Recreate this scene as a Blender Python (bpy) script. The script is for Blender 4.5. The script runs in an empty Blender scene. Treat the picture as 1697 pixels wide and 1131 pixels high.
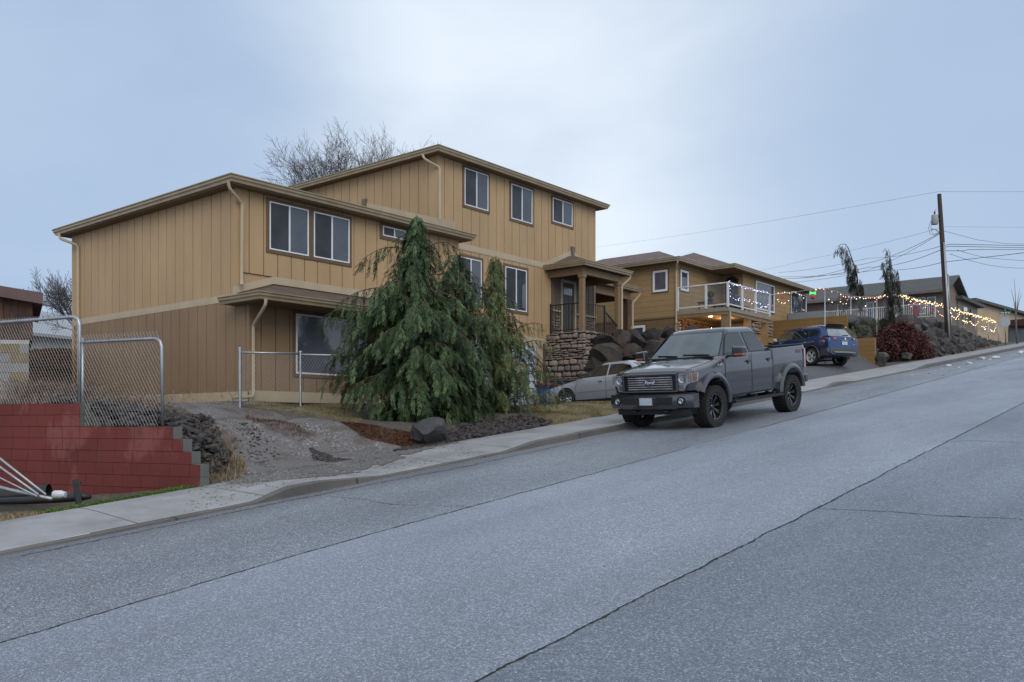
import bpy, bmesh, math, random
import numpy as np
from mathutils import Vector, Matrix, noise

sc = bpy.context.scene
R = math.radians
# ------------------------------------------------------------------ camera
# world axes: x = up the street along the house fronts, y = away from the street, z up; the lens is at the origin
FPX, CX, HY = 1456.0, 848.5, 705.0          # focal length, principal column and eye-level row of the 1697 px wide photo
_d = Vector((.6333, .7739)).normalized()
FW = Vector((_d.y, _d.x, 0)); RT = Vector((_d.x, -_d.y, 0)); UP = Vector((0, 0, 1))
cam_d = bpy.data.cameras.new('camera'); cam = bpy.data.objects.new('camera', cam_d)
sc.collection.objects.link(cam); sc.camera = cam
cam_d.sensor_width = 36; cam_d.lens = FPX / 1697 * 36
cam_d.shift_y = (HY - 565.5) / 1697
cam_d.clip_start = .05; cam_d.clip_end = 3000
cam.rotation_euler = (R(90), 0, -math.atan2(FW.x, FW.y))

# ------------------------------------------------------------------ world: overcast winter sky
world = bpy.data.worlds.new('World'); sc.world = world; world.use_nodes = True
nt = world.node_tree; nt.nodes.clear()
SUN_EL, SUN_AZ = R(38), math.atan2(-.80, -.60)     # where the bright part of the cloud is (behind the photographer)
def wn(t, **k):
    n = nt.nodes.new(t)
    for a, b in k.items(): setattr(n, a, b)
    return n
out = wn('ShaderNodeOutputWorld'); bg = wn('ShaderNodeBackground')
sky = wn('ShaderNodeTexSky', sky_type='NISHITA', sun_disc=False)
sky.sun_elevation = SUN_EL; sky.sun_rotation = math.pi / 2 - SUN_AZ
tc = wn('ShaderNodeTexCoord')
mp = wn('ShaderNodeMapping'); mp.inputs['Scale'].default_value = (1.0, 1.0, 2.2)
n1 = wn('ShaderNodeTexNoise'); n1.inputs['Scale'].default_value = 2.1; n1.inputs['Detail'].default_value = 8; n1.inputs['Roughness'].default_value = .50; n1.inputs['Distortion'].default_value = .25
mp.inputs['Location'].default_value = (.4, 1.3, .2)
nt.links.new(tc.outputs['Generated'], mp.inputs[0]); nt.links.new(mp.outputs[0], n1.inputs['Vector'])
rp = wn('ShaderNodeValToRGB'); e = rp.color_ramp.elements
e[0].position = .40; e[0].color = (4.6, 5.5, 6.75, 1); e[1].position = .60; e[1].color = (6.9, 7.65, 8.5, 1)
nt.links.new(n1.outputs['Fac'], rp.inputs[0])
# two broad darker cloud banks, at the right end and low left of the view
def bank(azd, el, lo, hi):
    a = math.atan2(azd[1], azd[0])
    d = wn('ShaderNodeVectorMath', operation='DOT_PRODUCT'); nt.links.new(tc.outputs['Generated'], d.inputs[0])
    d.inputs[1].default_value = (math.cos(a) * math.cos(el), math.sin(a) * math.cos(el), math.sin(el))
    m = wn('ShaderNodeMapRange', interpolation_type='SMOOTHSTEP'); m.inputs['From Min'].default_value = lo; m.inputs['From Max'].default_value = hi
    nt.links.new(d.outputs['Value'], m.inputs['Value']); return m
def wdir(px, py):
    d = (FW + RT * (px - CX) / FPX + UP * (HY - py) / FPX).normalized(); return (d.x, d.y), math.asin(d.z)
cur = rp.outputs['Color']
for px, py, lo, hi, amt, cc_ in ((1150, 60, .86, 1.0, .40, (7.1, 7.75, 8.5)), (1850, 300, .88, .985, .80, (3.1, 4.2, 5.9)), (-250, 60, .86, .97, .80, (3.1, 4.2, 5.9))):
    az, el = wdir(px, py); m = bank(az, el, lo, hi)
    mu = wn('ShaderNodeMath', operation='MULTIPLY'); mu.inputs[1].default_value = amt; nt.links.new(m.outputs[0], mu.inputs[0])
    mx = wn('ShaderNodeMix', data_type='RGBA'); nt.links.new(mu.outputs[0], mx.inputs['Factor'])
    nt.links.new(cur, mx.inputs[6]); mx.inputs[7].default_value = (*cc_, 1); cur = mx.outputs[2]
mix = wn('ShaderNodeMix', data_type='RGBA'); mix.inputs['Factor'].default_value = .93
nt.links.new(sky.outputs[0], mix.inputs[6]); nt.links.new(cur, mix.inputs[7])
nt.links.new(mix.outputs[2], bg.inputs['Color']); bg.inputs['Strength'].default_value = .10
nt.links.new(bg.outputs[0], out.inputs['Surface'])

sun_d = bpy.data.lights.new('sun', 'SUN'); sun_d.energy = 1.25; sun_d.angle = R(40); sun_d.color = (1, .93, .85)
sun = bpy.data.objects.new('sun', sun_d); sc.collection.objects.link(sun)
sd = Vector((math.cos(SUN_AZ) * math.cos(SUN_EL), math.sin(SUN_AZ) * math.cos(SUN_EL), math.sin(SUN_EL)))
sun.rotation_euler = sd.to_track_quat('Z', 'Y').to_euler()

vs = sc.view_settings
vs.view_transform = 'Standard'; vs.look = 'None'; vs.gamma = 1; vs.use_curve_mapping = False; vs.exposure = .30
sc.cycles.max_bounces = 6; sc.cycles.diffuse_bounces = 3; sc.cycles.glossy_bounces = 3; sc.cycles.transmission_bounces = 6
sc.cycles.transparent_max_bounces = 12; sc.cycles.caustics_reflective = False; sc.cycles.caustics_refractive = False
try: sc.cycles.use_denoising = True
except Exception: pass

# ------------------------------------------------------------------ photo pixel -> place
def ray(px, py): return FW + RT * ((px - CX) / FPX) + UP * ((HY - py) / FPX)
def PY(px, py, Y): return ray(px, py) * Y                       # at a distance
def PV(px, py, v):                                              # on the plane y = v
    r = ray(px, py); return r * (v / r.y)
def PU(px, py, u):                                              # on the plane x = u
    r = ray(px, py); return r * (u / r.x)
GR, H0 = .105, 1.85                                             # street grade, eye height
def road_z(u):
    if u > 78: return -H0 + GR * 78 + .03 * (u - 78)
    return -H0 + GR * u
def PG(px, py, h=0):
    r = ray(px, py); k = (-H0 + h) / (r.z - GR * r.x); return r * k

# ------------------------------------------------------------------ mesh helpers
col = sc.collection
WM = {}                                                         # world matrix of every parent we make
class MB:
    def __init__(s): s.v = []; s.f = []; s.mi = []; s.m = 0
    def _add(s, vs, fs):
        n = len(s.v); s.v += [tuple(p) for p in vs]; s.f += [tuple(i + n for i in f) for f in fs]; s.mi += [s.m] * len(fs)
    def poly(s, *p): s._add(p, [tuple(range(len(p)))])
    def box(s, x0, x1, y0, y1, z0, z1):
        x0, x1 = sorted((x0, x1)); y0, y1 = sorted((y0, y1)); z0, z1 = sorted((z0, z1))
        s._add([(x0,y0,z0),(x1,y0,z0),(x1,y1,z0),(x0,y1,z0),(x0,y0,z1),(x1,y0,z1),(x1,y1,z1),(x0,y1,z1)],
               [(0,3,2,1),(4,5,6,7),(0,1,5,4),(1,2,6,5),(2,3,7,6),(3,0,4,7)])
    def obox(s, c, ax, ay, az):                                 # centre and three half-axis vectors
        c = Vector(c); ax, ay, az = Vector(ax), Vector(ay), Vector(az)
        if ax.cross(ay).dot(az) < 0: ax = -ax
        P = [c + i*ax + j*ay + k*az for k in (-1,1) for i, j in ((-1,-1),(1,-1),(1,1),(-1,1))]
        s._add(P, [(0,3,2,1),(4,5,6,7),(0,1,5,4),(1,2,6,5),(2,3,7,6),(3,0,4,7)])
    def beam(s, a, b, w, h, up=(0,0,1)):
        a, b = Vector(a), Vector(b); d = b - a; L = d.length
        if L < 1e-6: return
        d /= L; up = Vector(up)
        if abs(d.dot(up)) > .99: up = Vector((1,0,0))
        x = d.cross(up).normalized(); y = x.cross(d)
        s.obox((a+b)/2, d*L/2, x*w/2, y*h/2)
    def tube(s, pts, r, n=8, cap=True):
        pts = [Vector(p) for p in pts]; m = len(pts); rr = r if isinstance(r, (list, tuple)) else [r]*m
        prev = None; V = []; Fs = []
        for i, p in enumerate(pts):
            d = (pts[min(i+1,m-1)] - pts[max(i-1,0)])
            if d.length < 1e-9: d = Vector((0,0,1))
            d.normalize()
            if prev is None:
                x = d.cross(Vector((0,0,1)))
                if x.length < .05: x = d.cross(Vector((1,0,0)))
                x.normalize()
            else:
                x = prev - d*prev.dot(d)
                if x.length < 1e-6: x = d.orthogonal()
                x.normalize()
            prev = x; y = d.cross(x)
            for k in range(n):
                a = 2*math.pi*k/n; V.append(p + (x*math.cos(a) + y*math.sin(a))*rr[i])
        for i in range(m-1):
            for k in range(n):
                a, b = i*n+k, i*n+(k+1) % n; Fs.append((a, b, b+n, a+n))
        if cap: Fs.append(tuple(range(n))[::-1]); Fs.append(tuple(range((m-1)*n, m*n)))
        s._add(V, Fs)
    def lathe(s, prof, n=32, M=None, close=False):              # prof: (radius, height) around local z, M places it
        V = []; Fs = []; M = M or Matrix()
        for r, z in prof:
            for k in range(n):
                a = 2*math.pi*k/n; V.append(M @ Vector((r*math.cos(a), r*math.sin(a), z)))
        m = len(prof)
        for i in range(m-1 + (1 if close else 0)):
            for k in range(n):
                a, b = i*n+k, i*n+(k+1) % n; j = ((i+1) % m)*n
                Fs.append((a, b, j+(k+1) % n, j+k))
        s._add(V, Fs)
    def prism(s, poly, d):                                      # planar polygon pushed along d
        P = [Vector(p) for p in poly]; d = Vector(d); n = len(P)
        s._add(P + [p+d for p in P], [tuple(range(n))[::-1], tuple(range(n, 2*n))] + [(i, (i+1) % n, (i+1) % n+n, i+n) for i in range(n)])
    def grid(s, fn, nu, nv):
        V = [fn(i/nu, j/nv) for j in range(nv+1) for i in range(nu+1)]; w = nu+1
        s._add(V, [(j*w+i, j*w+i+1, (j+1)*w+i+1, (j+1)*w+i) for j in range(nv) for i in range(nu)])
    def join(s, o, M=None):
        s._add([(M @ Vector(p)) if M else p for p in o.v], o.f)
    def build(s, name, mat, parent=None, smooth=False, local=False, bevel=0, fix=False, angle=None):
        me = bpy.data.meshes.new(name); V = s.v
        if parent is not None and not local:
            Mi = np.array(WM[parent.name].inverted()); A = np.array([tuple(p) for p in V], float).reshape(-1, 3)
            V = (A @ Mi[:3,:3].T + Mi[:3,3]).tolist()
        me.from_pydata([tuple(p) for p in V], [], s.f)
        mats = mat if isinstance(mat, (list, tuple)) else [mat]
        for m in mats: me.materials.append(m)
        if len(mats) > 1: me.polygons.foreach_set('material_index', s.mi)
        if fix or bevel:
            bm = bmesh.new(); bm.from_mesh(me)
            if fix: bmesh.ops.remove_doubles(bm, verts=bm.verts, dist=1e-5)
            bmesh.ops.recalc_face_normals(bm, faces=bm.faces)
            if bevel:
                ed = [e for e in bm.edges if len(e.link_faces) == 2 and e.calc_face_angle(0) > .5]
                bmesh.ops.bevel(bm, geom=ed, offset=bevel, segments=2, affect='EDGES', profile=.5, clamp_overlap=True)
            bm.to_mesh(me); bm.free()
        if smooth: me.polygons.foreach_set('use_smooth', [True]*len(me.polygons))
        if smooth and angle: me.set_sharp_from_angle(angle=R(angle))
        me.update()
        o = bpy.data.objects.new(name, me); col.objects.link(o)
        if parent is not None:
            o.parent = parent; WM[o.name] = WM[parent.name].copy()
        else: WM[o.name] = Matrix()
        return o
def tag(o, label=None, cat=None, group=None, kind=None):
    if label: o['label'] = label
    if cat: o['category'] = cat
    if group: o['group'] = group
    if kind: o['kind'] = kind
    return o
def thing(name, loc, label, cat, group=None, M=None):
    o = bpy.data.objects.new(name, None); col.objects.link(o); o.empty_display_size = .2
    Mx = M.copy() if M else Matrix.Translation(Vector(loc)); o.matrix_world = Mx; WM[o.name] = Mx
    return tag(o, label, cat, group)
def sub(name, parent):
    o = bpy.data.objects.new(name, None); col.objects.link(o); o.parent = parent; WM[o.name] = WM[parent.name].copy(); o.empty_display_size = .1
    return o
def copy_tree(o, parent=None):
    c = o.copy(); col.objects.link(c)
    if parent is not None: c.parent = parent
    for ch in list(o.children): copy_tree(ch, c)
    return c
def structure(o): o['kind'] = 'structure'; return o
# ------------------------------------------------------------------ materials
def lin(c):
    return tuple(((x/12.92) if x <= .04045 else ((x+.055)/1.055)**2.4) for x in c)
def S(r, g, b): return lin((r/255, g/255, b/255))
class NT:
    def __init__(s, name):
        s.m = bpy.data.materials.new(name); s.m.use_nodes = True; s.t = s.m.node_tree; s.p = s.t.nodes['Principled BSDF']; s._tc = None
    def n(s, t, **k):
        x = s.t.nodes.new(t)
        for a, b in k.items(): setattr(x, a, b)
        return x
    def l(s, a, b): s.t.links.new(a, b)
    def setv(s, node, k, v):
        if v is None: return
        if isinstance(v, bpy.types.NodeSocket): s.l(v, node.inputs[k])
        else: node.inputs[k].default_value = v
    def co(s, scale=(1,1,1), rot=(0,0,0), loc=(0,0,0)):
        if not s._tc: s._tc = s.n('ShaderNodeTexCoord')
        m = s.n('ShaderNodeMapping'); m.inputs['Scale'].default_value = scale; m.inputs['Rotation'].default_value = rot; m.inputs['Location'].default_value = loc
        s.l(s._tc.outputs['Object'], m.inputs[0]); return m.outputs[0]
    def noise(s, sc_, vec=None, detail=4, rough=.55, dist=0):
        x = s.n('ShaderNodeTexNoise'); x.inputs['Scale'].default_value = sc_; x.inputs['Detail'].default_value = detail
        x.inputs['Roughness'].default_value = rough; x.inputs['Distortion'].default_value = dist
        s.l(vec if vec is not None else s.co(), x.inputs['Vector']); return x.outputs['Fac']
    def vor(s, sc_, vec=None, feature='F1', outp='Distance', rnd=1):
        x = s.n('ShaderNodeTexVoronoi', feature=feature); x.inputs['Scale'].default_value = sc_; x.inputs['Randomness'].default_value = rnd
        s.l(vec if vec is not None else s.co(), x.inputs['Vector']); return x.outputs[outp]
    def ramp(s, fac, stops, interp='LINEAR'):
        x = s.n('ShaderNodeValToRGB'); cr = x.color_ramp; cr.interpolation = interp
        while len(cr.elements) < len(stops): cr.elements.new(.5)
        for e, (p, c) in zip(cr.elements, stops):
            e.position = p; e.color = (*c, 1) if len(c) == 3 else c
        s.l(fac, x.inputs[0]); return x.outputs[0]
    def rng(s, v, a, b, c=0, d=1, smooth=True):
        x = s.n('ShaderNodeMapRange', interpolation_type='SMOOTHSTEP' if smooth else 'LINEAR'); s.l(v, x.inputs['Value'])
        for k, q in zip(('From Min','From Max','To Min','To Max'), (a,b,c,d)): x.inputs[k].default_value = q
        return x.outputs[0]
    def mix(s, f, a, b, mode='MIX'):
        x = s.n('ShaderNodeMix', data_type='RGBA', blend_type=mode)
        s.setv(x, 'Factor', f)
        for i, q in ((6, a), (7, b)):
            if isinstance(q, bpy.types.NodeSocket): s.l(q, x.inputs[i])
            else: x.inputs[i].default_value = (*q, 1) if len(q) == 3 else q
        return x.outputs[2]
    def math(s, op, a, b=0.0, c=None):
        x = s.n('ShaderNodeMath', operation=op); s.setv(x, 0, a); s.setv(x, 1, b)
        if c is not None: s.setv(x, 2, c)
        return x.outputs[0]
    def sep(s, vec=None):
        x = s.n('ShaderNodeSeparateXYZ'); s.l(vec if vec is not None else s.co(), x.inputs[0]); return x.outputs
    def bump(s, h, strength=.3, dist=.01):
        x = s.n('ShaderNodeBump'); x.inputs['Strength'].default_value = strength; x.inputs['Distance'].default_value = dist
        s.l(h, x.inputs['Height']); s.l(x.outputs[0], s.p.inputs['Normal'])
    def fin(s, col=None, rough=None, metal=None, coat=None, spec=None):
        if col is not None:
            if isinstance(col, bpy.types.NodeSocket): s.l(col, s.p.inputs['Base Color'])
            else: s.p.inputs['Base Color'].default_value = (*col, 1)
        s.setv(s.p, 'Roughness', rough); s.setv(s.p, 'Metallic', metal); s.setv(s.p, 'Coat Weight', coat); s.setv(s.p, 'Specular IOR Level', spec)
        return s.m
    def island(s): return s.n('ShaderNodeNewGeometry').outputs['Random Per Island']
def plain(name, c, c2=None, sc_=4, rough=.6, bump=0, bs=40, metal=0, coat=0, spec=.5, detail=5):
    t = NT(name); c2 = c2 or tuple(x*.8 for x in c)
    cc = t.ramp(t.noise(sc_, detail=detail), [(.3, c2), (.7, c)])
    if bump: t.bump(t.noise(bs, detail=3), bump, .01)
    return t.fin(cc, rough, metal, coat, spec)

def m_asphalt(name='asphalt'):
    t = NT(name); xyz = t.sep()
    fine = t.vor(100, rnd=1); f2 = t.noise(190, detail=3, rough=.7); broad = t.noise(.45, t.co((.35,1,1)), detail=5)
    agg = t.vor(78, outp='Color'); bw = t.n('ShaderNodeRGBToBW'); t.l(agg, bw.inputs[0])
    c = t.ramp(bw.outputs[0], [(.15, (.05,.054,.06)), (.4, (.18,.193,.21)), (.65, (.30,.32,.345)), (.88, (.75,.77,.80))])
    c = t.mix(t.math('MULTIPLY', t.rng(fine, .45, .75), .8), c, (.05,.053,.06))
    mid = t.noise(46, detail=4, rough=.75); c = t.mix(1, c, t.ramp(mid, [(.36, (.55,.56,.58)), (.5, (1,1,1)), (.64, (1.35,1.35,1.34))]), 'MULTIPLY')
    c = t.mix(.42, c, t.ramp(f2, [(.36, (.03,.033,.038)), (.5, (.21,.225,.25)), (.64, (.50,.52,.55))]))
    hole = t.noise(85, detail=2, rough=.8); c = t.mix(t.math('MULTIPLY', t.rng(hole, .57, .66), .75), c, (.035,.038,.044))
    # each paving pass has its own stone: pale middle pass, browner near pass, darker strip by the kerb
    yy = t.math('ADD', t.math('SUBTRACT', xyz[1], t.math('MULTIPLY', xyz[0], .0225)), t.rng(xyz[0], 6.3, 1.5, 0, .235)); y2 = t.math('SUBTRACT', xyz[1], t.math('MULTIPLY', xyz[0], .0139))
    pale = t.math('MULTIPLY', t.rng(y2, 3.262, 3.272), t.rng(yy, 7.055, 7.045))
    c = t.mix(t.math('MULTIPLY', pale, .17), c, (.44,.50,.60))
    near = t.rng(y2, 3.272, 3.262)
    c = t.mix(t.math('MULTIPLY', near, .30), c, (.13,.165,.215))
    ker = t.rng(t.math('ADD', xyz[1], t.math('MULTIPLY', t.noise(.7, detail=4), .9)), 9.7, 10.7)
    c = t.mix(t.math('MULTIPLY', ker, .45), c, (.11,.105,.105))
    c = t.mix(1, c, t.ramp(broad, [(.3, (.82,.85,.90)), (.7, (1.22,1.27,1.34))]), 'MULTIPLY')
    # damp patches are smoother
    r = t.rng(t.noise(.5, t.co((.5,1.6,1)), detail=6, rough=.6), .38, .66, .42, .72)
    h = t.math('ADD', t.math('MULTIPLY', fine, -1), f2); t.bump(h, .7, .01)
    return t.fin(c, r, spec=.45)
def m_concrete(name, c=(.345,.352,.378), d=(.185,.175,.165), joint=1.85):
    t = NT(name); xyz = t.sep()
    a = t.noise(1.3, detail=7, rough=.62); b = t.noise(60, detail=2)
    cc = t.ramp(a, [(.28, d), (.5, tuple((x+y)/2 for x, y in zip(c, d))), (.72, c)])
    cc = t.mix(.25, cc, t.ramp(b, [(.35, d), (.65, tuple(x*1.15 for x in c))]))
    if joint:
        k = t.math('ABSOLUTE', t.math('SUBTRACT', t.math('FRACT', t.math('DIVIDE', xyz[0], joint)), .5))
        cc = t.mix(t.math('MULTIPLY', t.rng(k, .489, .497), .8), cc, tuple(x*.35 for x in d))
    t.bump(b, .18, .005)
    return t.fin(cc, t.rng(a, .3, .7, .45, .75), spec=.4)
def m_siding(name, c, k=.17):
    t = NT(name); a = t.noise(1.0, t.co((1,1,.35)), detail=5); g = t.noise(70, t.co((1,1,.035)), detail=3)
    lo = tuple(x*(1-k) for x in c); hi = tuple(x*(1+k*.6) for x in c)
    cc = t.ramp(a, [(.3, lo), (.7, hi)]); st = t.noise(3.0, t.co((1,1,.12)), detail=5, rough=.7); cc = t.mix(t.math('MULTIPLY', t.rng(st, .56, .72), .22), cc, tuple(x*.6 for x in c)); cc = t.mix(.35, cc, t.ramp(g, [(.35, tuple(x*.82 for x in c)), (.65, hi)]))
    t.bump(g, .25, .004); return t.fin(cc, .62, spec=.3)
def m_lap(name, c, pitch=.2, z0=0):                              # horizontal boards, each with a real-looking step
    t = NT(name); xyz = t.sep(); fr = t.math('FRACT', t.math('DIVIDE', t.math('ADD', xyz[2], z0), pitch))
    a = t.noise(1.2, detail=5); row = t.math('FLOOR', t.math('DIVIDE', t.math('ADD', xyz[2], z0), pitch))
    wn_ = t.n('ShaderNodeTexWhiteNoise', noise_dimensions='1D'); t.l(row, wn_.inputs['W'])
    cc = t.ramp(a, [(.3, tuple(x*.86 for x in c)), (.7, tuple(x*1.06 for x in c))])
    cc = t.mix(t.math('MULTIPLY', t.rng(fr, .90, .97), .55), cc, tuple(x*.3 for x in c))
    cc = t.mix(t.math('MULTIPLY', wn_.outputs[0], .12), cc, tuple(x*.7 for x in c))
    t.bump(t.math('MULTIPLY', fr, -1), .5, .02); return t.fin(cc, .6, spec=.3)
def m_shingle(name, a=(.17,.105,.08), b=(.085,.055,.045), g=(.13,.115,.105)):
    t = NT(name); xyz = t.sep(); cmb = t.n('ShaderNodeCombineXYZ')
    t.l(t.math('ADD', xyz[0], xyz[1]), cmb.inputs[0]); t.l(t.math('MULTIPLY', xyz[2], 2.6), cmb.inputs[1])
    br = t.n('ShaderNodeTexBrick'); t.l(cmb.outputs[0], br.inputs['Vector'])
    br.inputs['Scale'].default_value = 1; br.inputs['Brick Width'].default_value = .3; br.inputs['Row Height'].default_value = .16
    br.inputs['Mortar Size'].default_value = .008; br.inputs['Color1'].default_value = (*a, 1); br.inputs['Color2'].default_value = (*b, 1)
    br.inputs['Mortar'].default_value = (b[0]*.4, b[1]*.4, b[2]*.4, 1)
    cc = t.mix(.5, br.outputs['Color'], t.ramp(t.noise(5, detail=6, rough=.75), [(.3, b), (.5, g), (.72, a)]))
    t.bump(br.outputs['Fac'], -.4, .01); return t.fin(cc, .9, spec=.2)
def m_foliage(name, stops, rough=.6, sc_=1.6, trans=.12):
    t = NT(name); r = t.island(); f = t.math('ADD', t.math('MULTIPLY', r, .42), t.math('MULTIPLY', t.noise(sc_, detail=3), .62))
    c = t.ramp(f, stops); t.p.inputs['Roughness'].default_value = rough; t.p.inputs['Specular IOR Level'].default_value = .25
    t.l(c, t.p.inputs['Base Color'])
    tr = t.n('ShaderNodeBsdfTranslucent'); t.l(c, tr.inputs['Color']); mx = t.n('ShaderNodeMixShader'); mx.inputs[0].default_value = trans
    t.l(t.p.outputs[0], mx.inputs[1]); t.l(tr.outputs[0], mx.inputs[2])
    o = [n for n in t.t.nodes if n.type == 'OUTPUT_MATERIAL'][0]; t.l(mx.outputs[0], o.inputs['Surface']); return t.m
def m_rock(name, a, b, sc_=3, island=.5, bump=.6, moss=None):
    t = NT(name); n = t.noise(sc_, detail=8, rough=.65); r = t.island()
    f = t.math('ADD', t.math('MULTIPLY', r, island), t.math('MULTIPLY', n, 1-island*.5))
    c = t.ramp(f, [(.25, b), (.75, a)])
    if moss: c = t.mix(t.math('MULTIPLY', t.rng(t.noise(1.7, detail=5), .55, .7), .7), c, moss)
    t.bump(t.noise(4*sc_, detail=8, rough=.75), bump, .07); return t.fin(c, .78, spec=.35)
def m_stone_veneer():
    t = NT('ledge_stone'); r = t.island(); n = t.noise(14, detail=6, rough=.7)
    c = t.ramp(r, [(0, S(108,90,80)), (.2, S(146,120,102)), (.4, S(128,118,112)), (.6, S(162,146,132)), (.8, S(104,98,96)), (1, S(168,140,116))], 'LINEAR')
    c = t.mix(.45, c, t.ramp(n, [(.3, (.09,.08,.072)), (.7, (.36,.32,.29))])); t.bump(n, .5, .02); return t.fin(c, .8, spec=.3)
def m_paint(name, c, metal=.6, rough=.34, coat=1.0, dirt=.2):
    t = NT(name); n = t.noise(2.2, detail=6); cc = t.ramp(n, [(.3, tuple(x*.9 for x in c)), (.7, c)])
    xyz = t.sep(); low = t.math('MULTIPLY', t.rng(t.math('ADD', xyz[2], t.math('MULTIPLY', t.noise(7, detail=5), .3)), .95, .55), dirt)
    cc = t.mix(low, cc, (.14,.12,.10))
    t.p.inputs['Coat Roughness'].default_value = .06
    fl = t.noise(900, detail=1); t.bump(fl, .02, .001)
    return t.fin(cc, rough, metal, coat)
def m_glass_dark(name, c=(.02,.025,.03), rough=.03, spec=.9, blinds=0, blc=(.3,.31,.33)):
    t = NT(name); cc = t.ramp(t.noise(.9, detail=4), [(.35, tuple(x*.6 for x in c)), (.7, tuple(x*1.5 for x in c))])
    if blinds:
        xyz = t.sep(); fr = t.math('FRACT', t.math('DIVIDE', xyz[2], blinds)); cc = t.mix(t.math('MULTIPLY', t.rng(fr, .25, .6), .35), cc, blc)
    w = t.noise(1.6, detail=2); t.bump(w, .03, .05)
    return t.fin(cc, rough, 0, 0, spec)
def m_clear(name, tint=(.8,.86,.88), alpha=.25):
    t = NT(name); t.fin(tint, .03, spec=.9); t.p.inputs['Alpha'].default_value = alpha; return t.m
def m_emit(name, c, s):
    t = NT(name); t.p.inputs['Emission Color'].default_value = (*c, 1); t.p.inputs['Emission Strength'].default_value = s
    return t.fin(c, .4)
def m_metal(name, c, rough=.4, metal=1.0): return plain(name, c, tuple(x*.75 for x in c), 9, rough, metal=metal)

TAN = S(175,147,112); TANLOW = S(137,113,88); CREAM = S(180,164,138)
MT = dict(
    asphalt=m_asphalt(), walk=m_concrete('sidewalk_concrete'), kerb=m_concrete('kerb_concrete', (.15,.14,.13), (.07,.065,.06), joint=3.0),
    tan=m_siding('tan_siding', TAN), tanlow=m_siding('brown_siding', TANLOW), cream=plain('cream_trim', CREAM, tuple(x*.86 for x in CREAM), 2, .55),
    seam=plain('siding_joint', S(40,29,21), rough=.9), gutter=plain('gutter_enamel', S(160,144,118), S(140,125,102), 3, .42, coat=.2),
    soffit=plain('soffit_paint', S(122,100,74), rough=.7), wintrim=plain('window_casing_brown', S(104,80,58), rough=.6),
    vinyl=plain('white_vinyl', (.72,.74,.76), (.66,.68,.70), 3, .35), glass=m_glass_dark('window_glass', (.035,.045,.06), blinds=.055, blc=(.10,.12,.15)),
    screen=plain('insect_screen', S(58,62,70), S(28,30,36), 1.7, .45), blindglass=m_glass_dark('blind_glass', (.08,.082,.115), .06, 1.0, .045, (.13,.13,.17)),
    shingle=m_shingle('brown_shingles'), shingle2=m_shingle('mauve_shingles', (.20,.145,.13), (.10,.075,.07), (.16,.13,.125)), shingleg=m_shingle('grey_shingles', (.12,.125,.125), (.08,.082,.085), (.10,.105,.105)),
    taupe=m_siding('taupe_siding', S(104,93,80)), door=plain('door_paint', S(62,58,56), rough=.45), black=plain('black_enamel', (.012,.012,.014), rough=.4),
    post=plain('porch_post_paint', S(132,108,80), rough=.6), darkpost=plain('dark_post_paint', S(76,58,46), rough=.6), stone=m_stone_veneer(), mortar=plain('stone_mortar', (.035,.03,.028), rough=.95),
    garage=plain('garage_door_paint', S(190,204,218), S(176,190,204), 2, .45), galv=m_metal('galvanised_steel', (.42,.45,.48), .45, .85),
    wire=m_metal('chain_link_wire', (.36,.36,.36), .5, .7),
    basalt=m_rock('basalt_rock', (.062,.052,.048), (.012,.011,.012), 3.5, .4, 1.0), basalt2=m_rock('brown_basalt', (.085,.064,.052), (.020,.017,.015), 3.0, .4, 1.0),
    bankrock=m_rock('bank_rock', (.082,.078,.076), (.018,.018,.020), 2.0, .7, 1.0, moss=(.065,.06,.032)), chip=m_rock('rock_chips', (.070,.062,.060), (.010,.009,.010), 4, .9),
    rubber=plain('tyre_rubber', (.018,.018,.019), (.010,.010,.011), 12, .82, .2, 60), chrome=m_metal('bright_chrome', (.7,.72,.74), .14), plastic=plain('black_plastic', (.014,.014,.016), (.010,.010,.011), 8, .5),
    carglass=m_glass_dark('car_glass', (.012,.016,.018), .02, 1.0), rimblack=plain('gloss_black_rim', (.008,.008,.009), rough=.22, coat=.6),
)
# ------------------------------------------------------------------ ground
VK, VW, VB = 10.45, 10.60, 12.20                                # kerb face, kerb back, pavement back
KERB = [(-60,.03),(7.2,.03),(7.75,.15),(8.3,.15),(9.6,.03),(12.6,.03),(13.6,.12),(26.5,.13),(27.5,.03),(29.6,.03),(30.4,.13),(31.4,.11),(32.6,.03),(40.2,.03),(42.2,.15),(400,.15)]
def kerb_h(u): return float(np.interp(u, [a for a, b in KERB], [b for a, b in KERB]))
CP = np.array([(7.4,13,-.35),(7.25,14.3,-.05),(6.95,15.5,.26),(6.6,17,.33),(6,20,.5),(8,20,.55),(8,25,.6),(9,13.1,-.62),(10.5,13,-.47),(9,15,.08),(10.5,15,.08),(12,15,.15),
    (10,17,.46),(12,18,.57),(11,20,.55),(11.5,27,.55),(15,17.5,.56),(19,18.2,.58),(12.5,16.5,.42),(13.7,14,.05),(15,13.3,.06),(16.8,14,.3),(15,15.5,.4),
    (18,13.2,.33),(19,14.3,.56),(21,14,.66),(17.5,15.5,.55),(22,17,.52),(26,17,.5),(24,15,.58),(23,13,.72),(26,13,.95),(27,15,.7),(30,14,1.4),(32,16,1.7),
    (-10,20,.3),(-10,60,.6),(11,60,.7),(20,60,.8)])
WD = Vector((-.2700, .9629, 0)); WN = Vector((.9629, .2700, 0)); W0 = Vector((7.35, 12.17, 0))   # block wall: along, into the bank, street end
def upper(u, v):
    w = 1/((CP[:,0]-u)**2 + (CP[:,1]-v)**2 + .15)**1.6
    return float((w*CP[:,2]).sum()/w.sum())
def sm(a, b, x):
    t = min(1, max(0, (x-a)/(b-a))); return t*t*(3-2*t)
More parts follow.
